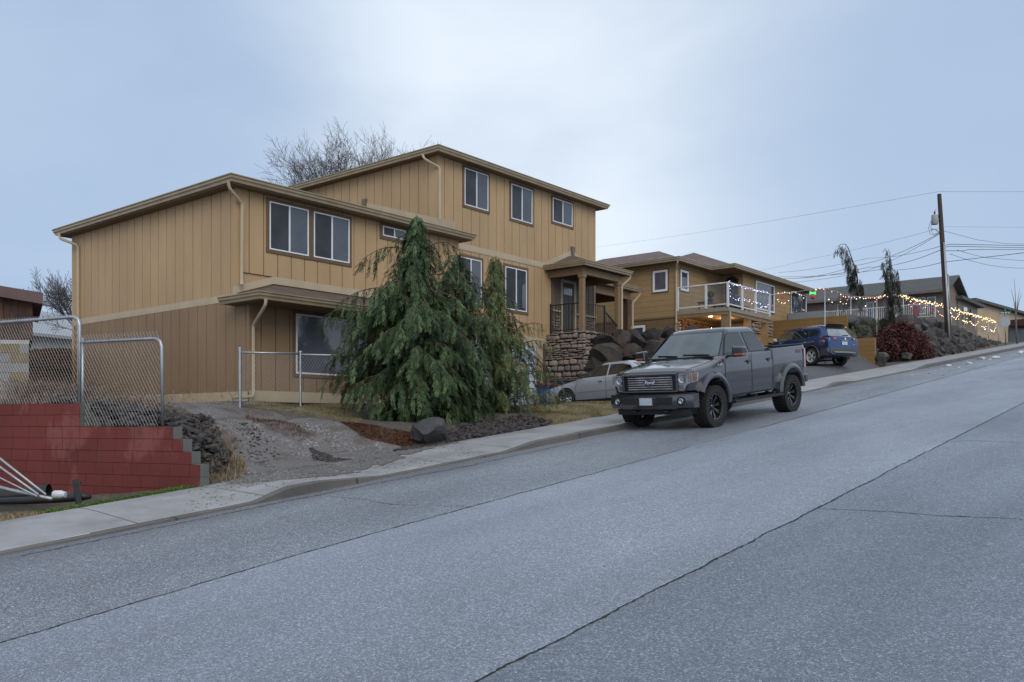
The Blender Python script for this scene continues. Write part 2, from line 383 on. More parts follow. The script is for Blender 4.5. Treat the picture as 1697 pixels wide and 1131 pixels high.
def wall_top(s):
    return -.60 if s < .17 else -.41 if s < .34 else -.215 if s < .54 else -.022 if s < 2.54 else .364
def bank_top(u): return float(np.interp(u, [41,45,52,56,63,74,90], [5.0,5.4,5.95,6.2,6.2,6.05,6.3]))
def nook(u): return 1.7*sm(41.6, 43.2, u)*(1-sm(49.3, 51, u))
def ground_z(u, v):
    e = road_z(u) + .13
    if u > 33.4:
        h = e + .34 * sm(12.2, 12.5, v) + .1*sm(13.4,17,v)
    else: h = upper(u, v)
    t = sm(VB, VB+1.3, v); h = e + (h-e)*t
    if 27.3 < u <= 33.5: h = h + (max(h, 3.02+(u-27)*.085)-h) * sm(16.75, 17.0, v) * sm(27.3, 27.5, u)
    if u > 41.25:
        top = bank_top(u) ; e2 = road_z(u) + .13
        if top > e2: h = e2 + (top-e2) * max(0, min(1, (v-12.35-nook(u))/1.5)) * sm(41.25, 41.6, u)
        else: h = e2
    if u > 76: h += min(1.5, .02*(u-76))
    if v > 40: h += .012*(v-40)
    d = (Vector((u, v, 0)) - W0).dot(WN); s = (Vector((u, v, 0)) - W0).dot(WD)
    if d < .36 and u < 9:
        lot = min(e, -1.24 + max(0, u-6.4)*.3); lot = e + (lot-e)*sm(VB, VB+.9, v)
        h = lot + (min(h, wall_top(s)-.03) - lot) * sm(.16, .33, d)
    elif d < .7 and u < 9 and s > 0: h = min(h, wall_top(s)-.03 + (d-.2)*1.3)
    return h
def PT(px, py, y0=6, y1=90, dz=0):
    r = ray(px, py); Y = y0
    while Y < y1:
        p = r*Y
        if p.z < ground_z(p.x, p.y)+dz and p.y > VB: return p
        Y += .04
    return r*y1

def strip(vs_, us, zf):
    b = MB(); W = len(us)
    for v in vs_:
        for u in us: b.v.append((u, v, zf(u, v)))
    for j in range(len(vs_)-1):
        for i in range(W-1): b.f.append((j*W+i, j*W+i+1, (j+1)*W+i+1, (j+1)*W+i)); b.mi.append(0)
    return b
us_r = list(np.arange(-60, 80, 1.0)) + [80, 90, 110, 150, 220, 320, 420]
structure(strip([-16, -8, 0, 4, 8, VK], us_r, lambda u, v: road_z(u)).build('road', MT['asphalt']))
us_k = sorted(set(list(np.arange(-60, 0, 2.0)) + list(np.arange(0, 46, .12)) + list(np.arange(46, 80, .5)) + [80, 90, 110, 150, 220, 320, 420]))
b = MB(); W = len(us_k)
prof = lambda u: [(VK, -.08), (VK+.012, kerb_h(u)*.9), (VK+.035, kerb_h(u)), (VW, kerb_h(u)+.004)]
for u in us_k:
    for v, h in prof(u): b.v.append((u, v + .012*noise.noise((u*.9, 0, 3)), road_z(u)+h))
for i in range(W-1):
    for k in range(3): a = i*4+k; b.f.append((a, a+4, a+5, a+1)[::-1]); b.mi.append(0)
structure(b.build('kerb', MT['kerb'], smooth=False))
def walk_z(u, v):
    t = (v-VW)/(VB-VW); k = kerb_h(u)+.006
    return road_z(u) + k + (.135-k)*min(1, t*1.3) + .004*noise.noise((u*.7, v, 0))
structure(strip([VW, VW+.2, VW+.5, VW+.8, VW+1.1, VW+1.35, VB+.02], us_k, walk_z).build('sidewalk', MT['walk'], smooth=True))
structure(strip([-60, -40, -25, -16.05], us_r, lambda u, v: road_z(u)+.1+.01*abs(v+16)).build('ground_across', plain('dry_verge', (.10,.09,.06))))

# terrain sheet behind the pavement, with masks for what covers it
U = np.concatenate([np.arange(-60, 4, 2.), np.arange(4, 28, .14), np.arange(28, 80, .45), np.array([82, 86, 92, 100, 120, 160, 220, 320, 420])])
V = np.concatenate([np.arange(VB, 19, .14), np.arange(19.2, 32, .6), np.array([34, 38, 44, 52, 64, 80, 120, 200, 400])])
def inpoly(x, y, P):
    c = False; n = len(P)
    for i in range(n):
        x1, y1 = P[i]; x2, y2 = P[i-1]
        if (y1 > y) != (y2 > y) and x < (x2-x1)*(y-y1)/(y2-y1)+x1: c = not c
    return c
def pxpoly(L): return [(PT(a, b).x, PT(a, b).y) for a, b in L]
POLY_GRAVEL = [(7.6,11.9),(12.9,11.9),(13.0,12.5)] + pxpoly([(690,746),(650,737),(600,722),(575,710),(520,694),(455,684),(400,676)]) + [(12,18.2),(12,19.5),(9.5,19.5),(9.2,17.6)] + pxpoly([(318,684),(352,712),(378,745),(402,778)])
POLY_MULCH = pxpoly([(562,699),(600,703),(640,712),(700,722),(705,737),(672,742),(640,736),(600,726)])
POLY_CHIP = pxpoly([(735,722),(800,704),(860,692),(912,700),(905,712),(860,722),(800,733),(742,742)])
POLY_LAWN = pxpoly([(868,676),(895,671)]) + [(17.3,16.8),(21.5,16.6),(22.3,14.5),(22.4,12.1),(16.6,12.1)] + pxpoly([(905,706)])
POLY_VERGE = pxpoly([(405,672),(470,671),(575,672),(600,680),(600,702),(560,698),(520,690),(455,682)])
MASKS = [POLY_GRAVEL, POLY_LAWN, POLY_MULCH]
b = strip(list(V), list(U), ground_z)
o = b.build('ground', None, smooth=True) if False else None
me = bpy.data.meshes.new('ground'); me.from_pydata([(u, v, z + (.025*noise.noise((u*1.7, v*1.7, 0)) if v > 12.6 else -.004)) for u, v, z in b.v], [], b.f)
ca = me.color_attributes.new('cover', 'FLOAT_COLOR', 'POINT'); cd = np.zeros((len(b.v), 4), np.float32); cd[:,3] = 1
for i, (u, v, z) in enumerate(b.v):
    if 5 < u < 24 and v < 21:
        for k, P in enumerate(MASKS): cd[i,k] = inpoly(u, v, P)
        if inpoly(u, v, POLY_VERGE): cd[i,1] = .55
        if inpoly(u, v, POLY_CHIP): cd[i,0] = 0; cd[i,2] = .25
    elif 33.5 < u < 41.4 and v < 18.5: cd[i,3] = 0
    if 22.3 < u < 33.5 and v < 17.3: cd[i,3] = 0
    if (Vector((u, v, 0))-W0).dot(WN) < .1 and u < 8: cd[i,1] = 1 if (v < 12.55 or (4.6 > u and v < 12.9)) else 0
ca.data.foreach_set('color', cd.ravel())
t = NT('yard_ground'); at = t.n('ShaderNodeVertexColor', layer_name='cover'); sp = t.n('ShaderNodeSeparateColor'); t.l(at.outputs['Color'], sp.inputs[0])
nz = t.noise(9, detail=6, rough=.7); nz2 = t.noise(2.2, detail=5)
def msk(s, w=.5): return t.rng(t.math('ADD', s, t.math('MULTIPLY', t.math('SUBTRACT', nz, .5), w)), .4, .6)
dirt = t.ramp(nz, [(.3, (.055,.047,.038)), (.55, (.10,.088,.07)), (.75, (.17,.155,.12))])
peb = t.vor(34, outp='Color'); bw = t.n('ShaderNodeRGBToBW'); t.l(peb, bw.inputs[0]); pd = t.vor(34)
grav = t.ramp(bw.outputs[0], [(.15, (.075,.07,.068)), (.5, (.15,.145,.142)), (.8, (.24,.235,.23)), (.97, (.5,.49,.47))])
fineg = t.ramp(t.noise(130, detail=3), [(.3, (.085,.08,.078)), (.7, (.20,.195,.195))])
gsel = t.rng(t.noise(1.3, t.co((1, .35, 1), (0,0,.25)), detail=5, rough=.65), .42, .58)
grav = t.mix(gsel, grav, fineg); grav = t.mix(t.math('MULTIPLY', t.rng(nz2, .50, .60), .6), grav, (.085,.062,.045)); grav = t.mix(1, grav, (1.02,.99,1.0), 'MULTIPLY')
grass = t.ramp(nz, [(.3, (.06,.065,.028)), (.45, (.13,.115,.055)), (.7, (.25,.19,.11))])
mul = t.ramp(t.noise(45, detail=4), [(.3, (.075,.036,.022)), (.7, (.19,.085,.048))])
c = t.mix(msk(sp.outputs[0], 1.0), dirt, grav); c = t.mix(msk(sp.outputs[1]), c, grass); c = t.mix(t.math('MULTIPLY', msk(sp.outputs[2], 1.9), t.rng(t.noise(14, detail=6, rough=.8), .40, .58)), c, mul)
dr = t.ramp(t.noise(30, detail=5), [(.3, (.07,.073,.08)), (.7, (.13,.135,.145))]); c = t.mix(at.outputs['Alpha'], dr, c)
t.bump(t.math('ADD', t.math('MULTIPLY', pd, -.6), nz), .7, .03)
me.materials.append(t.fin(c, .82, spec=.3)); me.polygons.foreach_set('use_smooth', [True]*len(me.polygons))
o = bpy.data.objects.new('ground', me); col.objects.link(o); structure(o); WM['ground'] = Matrix()

# seams and cracks of the street, thin sheets lying 4 mm above it
crk = plain('crack_tar', (.016,.016,.017), rough=.9)
def ribbon(name, pts, w, lift=.004, seed=0, jit=.014, step=.035):
    rnd = random.Random(seed); b = MB(); P = [Vector((p[0], p[1], 0)) for p in pts]; Q = []
    for a, c in zip(P, P[1:]):
        n = max(1, int((c-a).length/step)); Q += [a.lerp(c, i/n) for i in range(n)]
    Q.append(P[-1]); V = []
    for i, q in enumerate(Q):
        d = (Q[min(i+1, len(Q)-1)]-Q[max(i-1, 0)]).normalized(); s = Vector((-d.y, d.x, 0))
        o = noise.noise((q.x*3.1, q.y*3.1, seed))*jit*1.6 + rnd.uniform(-jit, jit)*.4; ww = w*(.55+.9*abs(noise.noise((q.x*9, q.y*9, seed+5))))*rnd.uniform(.5,1.2)*(.3 if i in (0, len(Q)-1) else 1)
        for k in (-.5, .5):
            x = q + s*(o+k*ww); V.append((x.x, x.y, road_z(x.x)+lift))
    b._add(V, [(2*i, 2*i+1, 2*i+3, 2*i+2) for i in range(len(Q)-1)])
    return structure(b.build(name, crk))
def g2(px, py): p = PG(px, py); return (p.x, p.y)
def seam_v(u): return 7.05+.0225*u-.235*sm(0, 1, (6.3-u)/4.8)
ribbon('road_seam', [(u, seam_v(u)) for u in (-8, 0, 1.5, 2.5, 3.5, 4.5, 5.5, 6.3, 10, 13.8)], .026, seed=1)
ribbon('road_seam', [(u, 3.267+.0139*u) for u in (-8, 3, 9, 15, 22, 60)], .028, seed=2)
ribbon('road_seam', [(u, seam_v(u)) for u in (17, 22, 28, 38, 52)], .045, seed=3)
ribbon('road_crack', [g2(1340,842), g2(1480,849), g2(1560,855), g2(1697,861)], .02, seed=4, jit=.02)
ribbon('road_crack', [g2(1553,732), g2(1620,731), g2(1697,734)], .022, seed=5, jit=.02)
ribbon('road_crack', [g2(545,824), g2(600,828), g2(645,836), g2(700,838), g2(760,839), g2(792,843)], .014, seed=6, jit=.03)
ribbon('road_crack', [g2(1105,741), g2(1150,743), g2(1215,726)], .01, seed=7, jit=.02)
ribbon('road_seam', [(4.0,10.22), (7.4,10.2), (9.3,10.12), (11,9.98), (14.5,10.1)], .03, seed=8, jit=.03)

# ---- loose stones, litter, grass
def pebble(b, p, r, rnd, flat=.6):
    V = [(1,0,0),(-1,0,0),(0,1,0),(0,-1,0),(0,0,1),(0,0,-1)]; a = rnd.uniform(0, 6.3); ca_, sa = math.cos(a), math.sin(a); o = []
    sx, sy, sz = r*rnd.uniform(.6,1.3), r*rnd.uniform(.6,1.2), r*flat*rnd.uniform(.7,1.2); tl = rnd.uniform(-.4,.4)
    for x, y, z in V:
        x, y, z = x*sx*rnd.uniform(.7,1.2), y*sy*rnd.uniform(.7,1.2), z*sz*rnd.uniform(.7,1.1)
        z += x*tl; o.append((p[0]+x*ca_-y*sa, p[1]+x*sa+y*ca_, p[2]+z))
    b._add(o, [(0,2,4),(2,1,4),(1,3,4),(3,0,4),(2,0,5),(1,2,5),(3,1,5),(0,3,5)])
_ico = bmesh.new(); bmesh.ops.create_icosphere(_ico, subdivisions=1, radius=1); ICO1 = ([v.co.copy() for v in _ico.verts], [tuple(v.index for v in f.verts) for f in _ico.faces]); _ico.free()
_ico = bmesh.new(); bmesh.ops.create_icosphere(_ico, subdivisions=3, radius=1); ICO3 = ([v.co.copy() for v in _ico.verts], [tuple(v.index for v in f.verts) for f in _ico.faces]); _ico.free()
def chunk(b, p, s, rnd, ico=ICO1, cuts=5, rot=True):             # angular stone: a ball cut by a few planes
    pl = []
    for i in range(cuts):
        d = Vector((rnd.gauss(0,1), rnd.gauss(0,1), rnd.gauss(0,.8))).normalized(); pl.append((d, rnd.uniform(.45,.8) if ico is ICO1 else rnd.uniform(.46,.76)))
    a = Matrix.Rotation(rnd.uniform(0,6.3) if rot else 0, 3, 'Z') @ Matrix.Rotation(rnd.uniform(-.35,.35), 3, 'X'); off = Vector((rnd.uniform(0,50), 0, 0)); o = []
    for v in ico[0]:
        q = v.copy()
        for d, k in pl:
            e = q.dot(d)
            if e > k: q -= d*(e-k)
        if ico is ICO3: q *= 1 + .16*noise.noise(v*1.5+off) + .10*noise.noise(v*3.5+off) + .05*noise.noise(v*9+off)
        o.append(Vector(p) + a @ Vector((q.x*s[0], q.y*s[1], q.z*s[2])))
    b._add(o, ico[1])
rnd = random.Random(11)
def scatter(P, n, fn, z=ground_z):
    xs = [p[0] for p in P]; ys = [p[1] for p in P]; k = 0
    while k < n:
        x, y = rnd.uniform(min(xs), max(xs)), rnd.uniform(min(ys), max(ys))
        if inpoly(x, y, P): fn(x, y, z(x, y)); k += 1
b = MB()
def g1(x, y, z):
    if y < VB: z = walk_z(x, y)
    if noise.noise((x*1.1, y*.9, 5)) > -.05 or rnd.random() < .3: pebble(b, (x, y, z+.003), rnd.uniform(.006, .022)*(1.6 if rnd.random() < .05 else 1), rnd)
scatter(POLY_GRAVEL, 5200, g1)
scatter([(6.2,10.7),(12.5,10.65),(12.5,12.2),(7.2,12.2)], 900, g1)
scatter([(7.6,11.2),(10,11.2),(10,12.3),(7.8,12.3)], 1500, g1)
def g1r(x, y, z): pebble(b, (x, y, road_z(x)+.003), rnd.uniform(.004, .012), rnd)
scatter([(5,10.0),(15,10.0),(15,10.44),(5,10.44)], 700, g1r); scatter([(3,4),(20,4),(20,10.2),(3,10.2)], 60, g1r)
tag(b.build('gravel_stones', plain('gravel_stone', (.30,.29,.28), (.10,.095,.09), 30, .85)), kind='stuff')
b = MB()
scatter(POLY_CHIP, 1300, lambda x, y, z: chunk(b, (x, y, z+rnd.uniform(0,.07)), [rnd.uniform(.03,.085)*k for k in (1.2,.9,.7)], rnd))
scatter(pxpoly([(512,742),(560,760),(590,772),(560,776),(520,762)]), 260, lambda x, y, z: chunk(b, (x, y, z+.005), [rnd.uniform(.015,.04)*k for k in (1.2,.9,.6)], rnd))
scatter(pxpoly([(400,700),(440,720),(470,760),(420,770),(385,740)]), 120, lambda x, y, z: chunk(b, (x, y, z+.005), [rnd.uniform(.012,.035)*k for k in (1.2,.9,.6)], rnd))
scatter(pxpoly([(690,738),(745,738),(730,748),(672,756),(650,748)]), 160, lambda x, y, z: chunk(b, (x, y, z+.01), [rnd.uniform(.02,.05)*k for k in (1.2,.9,.7)], rnd))
tag(b.build('dark_landscape_rocks', MT['chip']), kind='stuff')
b = MB()
def heap(x, y, z):
    chunk(b, (x, y, z+rnd.uniform(-.02,.10)), [rnd.uniform(.035,.10)*k for k in (1.25,.95,.7)], rnd)
SPILL = [(8.0,12.28),(7.7,11.9),(8.1,11.3),(8.9,11.0),(9.9,11.05),(10.8,11.45),(11.9,11.9),(13.0,12.05),(13.2,12.28)]
ga = strip(list(np.arange(10.9, 12.3, .07)), list(np.arange(7.5, 13.4, .07)), lambda u, v: walk_z(u, min(v, VB))+.007)
keep = []
for f in ga.f:
    cu_, cv_ = sum(ga.v[i][0] for i in f)/4, sum(ga.v[i][1] for i in f)/4
    if inpoly(cu_, cv_+.16*noise.noise((cu_*2.3, cv_*2.3, 2)), SPILL) and noise.noise((cu_*3, cv_*3, 7)) > -.42+max(0, 11.4-cv_)*.8: keep.append(f)
ga.f = keep; ga.mi = [0]*len(keep)
t2 = NT('spilled_gravel'); p2 = t2.vor(60, outp='Color'); w2 = t2.n('ShaderNodeRGBToBW'); t2.l(p2, w2.inputs[0])
c2 = t2.mix(.5, t2.ramp(w2.outputs[0], [(.15, (.05,.047,.046)), (.5, (.125,.118,.115)), (.9, (.30,.29,.28))]), t2.ramp(t2.noise(110, detail=3), [(.35, (.06,.056,.055)), (.65, (.18,.172,.17))]))
t2.bump(t2.vor(60), .6, .02); tag(ga.build('spilled_gravel', t2.fin(c2, .85, spec=.3)), kind='stuff')
POLY_HEAP = [(7.45,12.75),(7.0,14.6),(7.6,16.2),(8.6,16.7),(9.2,16.2),(9.1,14.6),(8.55,13.2),(8.0,12.5)]
scatter(POLY_HEAP, 1250, heap)
scatter([(7.35,12.5),(7.3,14.9),(6.95,16.6),(7.6,17),(8.3,15.5),(8.2,13)], 420, lambda x, y, z: chunk(b, (x, y, z+rnd.uniform(.05,.22)), [rnd.uniform(.04,.11)*k for k in (1.3,.9,.7)], rnd))
tag(b.build('rubble_stones', MT['chip']), kind='stuff')
def blades(name, P, n, h, mats, w=.006, lean=.5, z=ground_z, patch=None):
    b = MB()
    def f(x, y, zz):
        if patch and noise.noise((x*patch, y*patch, 9)) < -.12: return
        a = rnd.uniform(0, 6.3); L = rnd.uniform(*h); d = Vector((math.cos(a), math.sin(a), 0)); s = Vector((-d.y, d.x, 0))*w*rnd.uniform(.6,1.4); p = Vector((x, y, zz-.005))
        m = p + d*L*lean*rnd.uniform(0,.5) + Vector((0,0,L*.6)); t_ = p + d*L*lean*rnd.uniform(.3,1.2) + Vector((0,0,L*rnd.uniform(.6,1)))
        b._add([p-s, p+s, m+s*.7, m-s*.7, t_], [(0,1,2,3), (3,2,4)])
    scatter(P, n, f, z); return tag(b.build(name, mats), kind='stuff')
GR1 = m_foliage('lawn_blades', [(.2, (.06,.075,.025)), (.42, (.13,.12,.05)), (.6, (.24,.18,.10)), (.9, (.33,.26,.16))], trans=.1)
GR2 = m_foliage('green_blades', [(.2, (.05,.10,.02)), (.6, (.09,.16,.03)), (.9, (.20,.19,.08))], trans=.1)
DRY = m_foliage('dry_straw', [(.2, (.16,.11,.07)), (.55, (.26,.19,.12)), (.9, (.38,.30,.20))], trans=.05)
DRY2 = m_foliage('red_brown_weed', [(.2, (.07,.03,.022)), (.6, (.15,.075,.05)), (.95, (.25,.16,.10))], trans=.05)
blades('lawn_grass', POLY_LAWN, 26000, (.02,.06), GR1, .005, patch=1.1)
blades('verge_grass', POLY_VERGE, 16000, (.02,.07), GR1, .006, patch=2.2)
blades('track_weeds', pxpoly([(405,688),(455,698),(505,718),(530,732),(510,734),(470,718),(420,702)]), 1700, (.02,.07), DRY2, .005, lean=1.0, patch=3)
blades('strip_grass', [(5.2,12.2),(7.45,12.2),(7.15,12.7),(5.2,12.95)], 12000, (.03,.07), GR2, .006)
blades('strip_weeds', [(1.5,12.3),(5.6,12.3),(5.6,13.2),(1.5,13.2)], 5200, (.02,.06), DRY, .005)
blades('dry_weeds', [(7.35,12.3),(8.3,12.3),(9.2,13.9),(9.3,16),(9.0,16),(8.4,13.6)], 2600, (.04,.20), DRY, .004, lean=.9, patch=1.6)
b = MB()
def needle(x, y, z):
    a = rnd.uniform(0, 6.3); L = rnd.uniform(.012,.035); d = Vector((math.cos(a), math.sin(a), rnd.uniform(-.3,.3)))*L; s = Vector((-d.y, d.x, 0)).normalized()*.004; p = Vector((x, y, z+rnd.uniform(.004,.03)))
    b._add([p-d-s, p+d-s*.3, p+d+s*.3, p-d+s], [(0,1,2,3)])
scatter(POLY_MULCH, 7000, needle); scatter(POLY_CHIP, 900, lambda x, y, z: needle(x, y, z+.08)); scatter(pxpoly([(410,686),(470,700),(520,722),(500,735),(440,712)]), 1200, needle)
tag(b.build('fallen_needles', m_foliage('needle_litter', [(.2, (.12,.04,.018)), (.6, (.24,.085,.035)), (.95, (.34,.16,.08))], trans=0)), kind='stuff')
# ------------------------------------------------------------------ building helpers
class Wall:                                                     # a wall plane: 'v' faces the street, 'u' faces down the street
    def __init__(s, ax, c): s.ax, s.c = ax, c
    def P(s, a, d, z): return Vector((a, s.c-d, z)) if s.ax == 'v' else Vector((s.c-d, a, z))
    def box(s, b, a0, a1, d0, d1, z0, z1):
        if s.ax == 'v': b.box(a0, a1, s.c-d0, s.c-d1, z0, z1)
        else: b.box(s.c-d0, s.c-d1, a0, a1, z0, z1)
    def quad(s, b, a0, a1, d, z0, z1): b.poly(s.P(a0,d,z0), s.P(a1,d,z0), s.P(a1,d,z1), s.P(a0,d,z1))
def boards(b, w, a0, a1, z0, z1, pitch=.41, gap=.025, th=.030, off=0):
    """board siding: separate upright panels with open joints over a dark backing"""
    b.m = 1; w.box(b, a0, a1, -.01, .0, z0, z1); b.m = 0; a = a0 + off - pitch
    while a < a1:
        p, q = max(a0, a+gap/2), min(a1, a+pitch-gap/2)
        if q-p > .02: w.box(b, p, q, 0, th, z0, z1)
        a += pitch
def window(par, w, a0, a1, z0, z1, d=.027, screen=0, split=.5, casing=.085, glass='glass', mat_case='wintrim', sub_glass=None, fr=.032):
    b = MB(); c = casing
    if c:
        w.box(b, a0-c, a1+c, d-.01, d+.022, z1, z1+c); w.box(b, a0-c, a1+c, d-.01, d+.026, z0-c, z0)
        w.box(b, a0-c, a0, d-.01, d+.022, z0, z1); w.box(b, a1, a1+c, d-.01, d+.022, z0, z1)
    else: w.box(b, a0, a1, d-.01, d+.005, z0-.02, z0)
    o = b.build('window', MT[mat_case], par)
    b = MB(); D = d+.036; w.box(b, a0, a1, d-.01, D, z1-fr, z1); w.box(b, a0, a1, d-.01, D, z0, z0+fr); w.box(b, a0, a0+fr, d-.01, D-.001, z0+fr, z1-fr); w.box(b, a1-fr, a1, d-.01, D-.001, z0+fr, z1-fr)
    m = a0+(a1-a0)*split
    if split: w.box(b, m-fr*.6, m+fr*.6, d-.01, D+.004, z0+fr, z1-fr)
    b.build('frame', MT['vinyl'], o)
    if split:
        b = MB(); w.quad(b, a0+fr, m-fr*.6, d+.016, z0+fr, z1-fr); b.build('insect_screen', MT['screen'], o)
        b = MB(); w.quad(b, m+fr*.6, a1-fr, d+.010, z0+fr, z1-fr); b.build('pane', MT[glass], o)
    else:
        b = MB(); w.quad(b, a0+fr, a1-fr, d+.010, z0+fr, z1-fr); b.build('pane', MT[glass], o)
    return o
GPROF = [(0,-.17),(.055,-.17),(.07,-.12),(.10,-.085),(.105,-.045),(.13,-.02),(.13,0),(.118,0),(.115,-.03),(0,-.03)]
def eave(b, path, z, closed=True, prof=GPROF):                  # gutter swept along a plan path, outward on the right-hand side
    n = len(path); V = []
    for i, p in enumerate(path):
        p = Vector((*p, 0)); q0 = Vector((*path[i-1], 0)); q1 = Vector((*path[(i+1) % n], 0))
        d0 = (p-q0).normalized(); d1 = (q1-p).normalized()
        if not closed and i == 0: d0 = d1
        if not closed and i == n-1: d1 = d0
        n0 = Vector((d0.y, -d0.x, 0)); n1 = Vector((d1.y, -d1.x, 0)); m = (n0+n1); m = m/max(.2, m.dot(n1))
        V += [p + m*a + Vector((0,0,z+h)) for a, h in prof]
    k = len(prof); Fs = []
    for i in range(n if closed else n-1):
        for j in range(k): Fs.append((i*k+j, i*k+(j+1) % k, ((i+1) % n)*k+(j+1) % k, ((i+1) % n)*k+j))
    if not closed: Fs += [tuple(range(k)), tuple(range((n-1)*k, n*k))[::-1]]
    b._add(V, Fs)
def hip(b, x0, x1, y0, y1, z, sl, th=.05):
    w = min(x1-x0, y1-y0)/2; zr = z+w*sl
    if x1-x0 >= y1-y0: r0, r1 = (x0+w, (y0+y1)/2, zr), (x1-w, (y0+y1)/2, zr)
    else: r0, r1 = ((x0+x1)/2, y0+w, zr), ((x0+x1)/2, y1-w, zr)
    A, B, C, D = (x0,y0,z), (x1,y0,z), (x1,y1,z), (x0,y1,z)
    if x1-x0 >= y1-y0: b.poly(A,B,r1,r0); b.poly(B,C,r1); b.poly(C,D,r0,r1); b.poly(D,A,r0)
    else: b.poly(A,B,r0); b.poly(B,C,r1,r0); b.poly(C,D,r1); b.poly(D,A,r0,r1)
    b.poly(D,C,B,A)
def spout(par, pts, w=.065, label=None, mat='cream'):
    b = MB(); P = [Vector(p) for p in pts]; Q = [P[0]]
    for i in range(1, len(P)-1):                                # eased elbows
        a = P[i]+(P[i-1]-P[i]).normalized()*min(.07, (P[i-1]-P[i]).length*.4); c = P[i]+(P[i+1]-P[i]).normalized()*min(.07, (P[i+1]-P[i]).length*.4)
        Q += [a, (a+c+P[i]*2)/4, c]
    Q.append(P[-1]); b.tube(Q, w*.62, 6); return tag(b.build('downspout', MT[mat], par, smooth=True, angle=50), label)

# ------------------------------------------------------------------ the tan house
u0, v0, uR, v1, uT, vT, uE = 12.08, 18.39, 19.83, 17.86, 19.83, 19.21, 28.55
VB1 = 26.9
HT = thing('tan_house', (u0, v0, .6), 'big tan and brown board-sided house with a lower wing and stone based entry porch', 'house')
# bodies behind the siding
b = MB(); b.box(u0+.01, uR, v0+.01, VB1, .55, 5.64); b.box(u0+.01, uR-.01, v1+.01, v0, .55, 3.1); b.box(uT+.01, uE, vT+.01, 28.0, .55, 8.42)
b.build('wall', MT['tan'], HT)
b = MB(); L, Fw, Fl = Wall('u', u0), Wall('v', v0), Wall('v', v1)
boards(b, L, v0, VB1, 3.15, 5.66, .418, off=.2); boards(b, Fw, u0, uR, 3.68, 5.66, .41, off=.33)
TF, TL = Wall('v', vT), Wall('u', uT)
boards(b, TF, uT, uE, 5.86, 8.45, .42, off=.25); boards(b, TF, uR+.0, 25.6, 3.12, 5.66, .42, off=.25); boards(b, TL, vT, 28.0, 5.4, 8.45, .42)
b.build('upper_siding', [MT['tan'], MT['seam']], HT)
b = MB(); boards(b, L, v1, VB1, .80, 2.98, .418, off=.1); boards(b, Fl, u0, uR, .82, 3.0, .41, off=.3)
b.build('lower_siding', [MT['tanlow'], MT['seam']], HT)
b = MB(); boards(b, TF, 25.6, uE, 3.3, 5.6, .3, off=.1); b.build('entry_siding', [MT['taupe'], MT['seam']], HT)
# cream bands, corner boards
b = MB(); L.box(b, v0-.03, VB1, -.01, .035, 2.98, 3.15); L.box(b, v1-.03, VB1, -.01, .035, .56, .80); Fl.box(b, u0-.035, uR, -.01, .035, .56, .82)
Fw.box(b, 13.1, uR, -.01, .04, 3.50, 3.68)
b.poly((u0-.035, v0-.042, 3.15), (13.1, v0-.042, 3.50), (13.1, v0-.042, 3.68), (u0-.035, v0-.042, 3.33)); b.poly((u0-.035, v0-.042, 3.15), (u0-.035, v0-.042, 3.33), (u0-.035, v0+.1, 3.33), (u0-.035, v0+.1, 3.15))
TF.box(b, uR, 25.6, -.01, .045, 5.66, 5.86); TF.box(b, uR, 25.6, -.01, .04, 2.94, 3.12)
TF.box(b, 24.86, 25.16, -.01, .05, .62, 2.94); TF.box(b, uR, 24.86, -.01, .035, 2.78, 2.94)
# roof-slope board where the wing roof meets the tall part, and its chevron over the porch
def slopeboard(b, pts, w, n):
    for p, q in zip(pts, pts[1:]): p, q = Vector(p), Vector(q); b.prism([p, q, q+Vector((0,0,w)), p+Vector((0,0,w))], Vector(n)*.04)
slopeboard(b, [(uT-.005, 18.5, 6.02), (uT-.005, 22.64, 7.28)], .24, (-1,0,0))
slopeboard(b, [(25.35, vT, 5.70), (27.0, vT, 6.38), (28.5, vT, 5.78)], .20, (0,-1,0))
b.build('trim_band', MT['cream'], HT)
FLM = plain('lead_flashing', S(110,98,84), rough=.6)
b = MB(); b.prism([(uT-.04, 22.55, 7.30), (uT-.04, 22.73, 7.30), (uT-.04, 22.70, 7.62), (uT-.04, 22.50, 7.62)], (-.06,0,0)); b.build('flashing', FLM, HT)
b = MB(); b.prism([(26.95, vT-.05, 6.35), (27.05, vT-.05, 6.35), (27.11, vT-.05, 6.7), (26.89, vT-.05, 6.7)], (0,-.06,0)); b.build('flashing', FLM, HT)
c = .09
for q_ in [(x-.038, x+c, y-.038, y+.06, z0, z1) for x, y, z0, z1 in ((u0, v0, 3.33, 5.66), (u0, v1, .82, 3.0), (uT, vT, 6.1, 8.45))] + [(uE-.08, uE+.02, vT-.04, vT+.1, 3.3, 8.45), (25.52, 25.66, vT-.05, vT+.05, 3.12, 5.62), (u0-.04, u0+.05, VB1-.1, VB1+.02, .6, 5.66), (uR-.08, uR+.01, v0-.042, v0+.1, 3.7, 5.66)]:
    b = MB(); b.box(*q_); b.build('corner_board', MT['tan'] if q_[5] > 5 else MT['tanlow'], HT)
# roofs
o = .32
r = MB(); hip(r, u0-o, uR+.28, v0-o, VB1+o, 5.83, .31); hip(r, uT-o, uE+o, vT-o, 28+o, 8.58, .30)
r.build('roof', MT['shingle'], HT)
g = MB(); eave(g, [(u0-o, v0-o), (uR+.28, v0-o), (uR+.28, VB1+o), (u0-o, VB1+o)], 5.86); eave(g, [(uT-o, vT-o), (uE+o, vT-o), (uE+o, 28+o), (uT-o, 28+o)], 8.61)
g.build('gutter', MT['gutter'], HT)
g = MB(); g.box(u0-o, uR+.28, v0-o, VB1+o, 5.66, 5.69); g.box(uT-o, uE+o, vT-o, 28+o, 8.44, 8.47); g.build('soffit', MT['soffit'], HT)
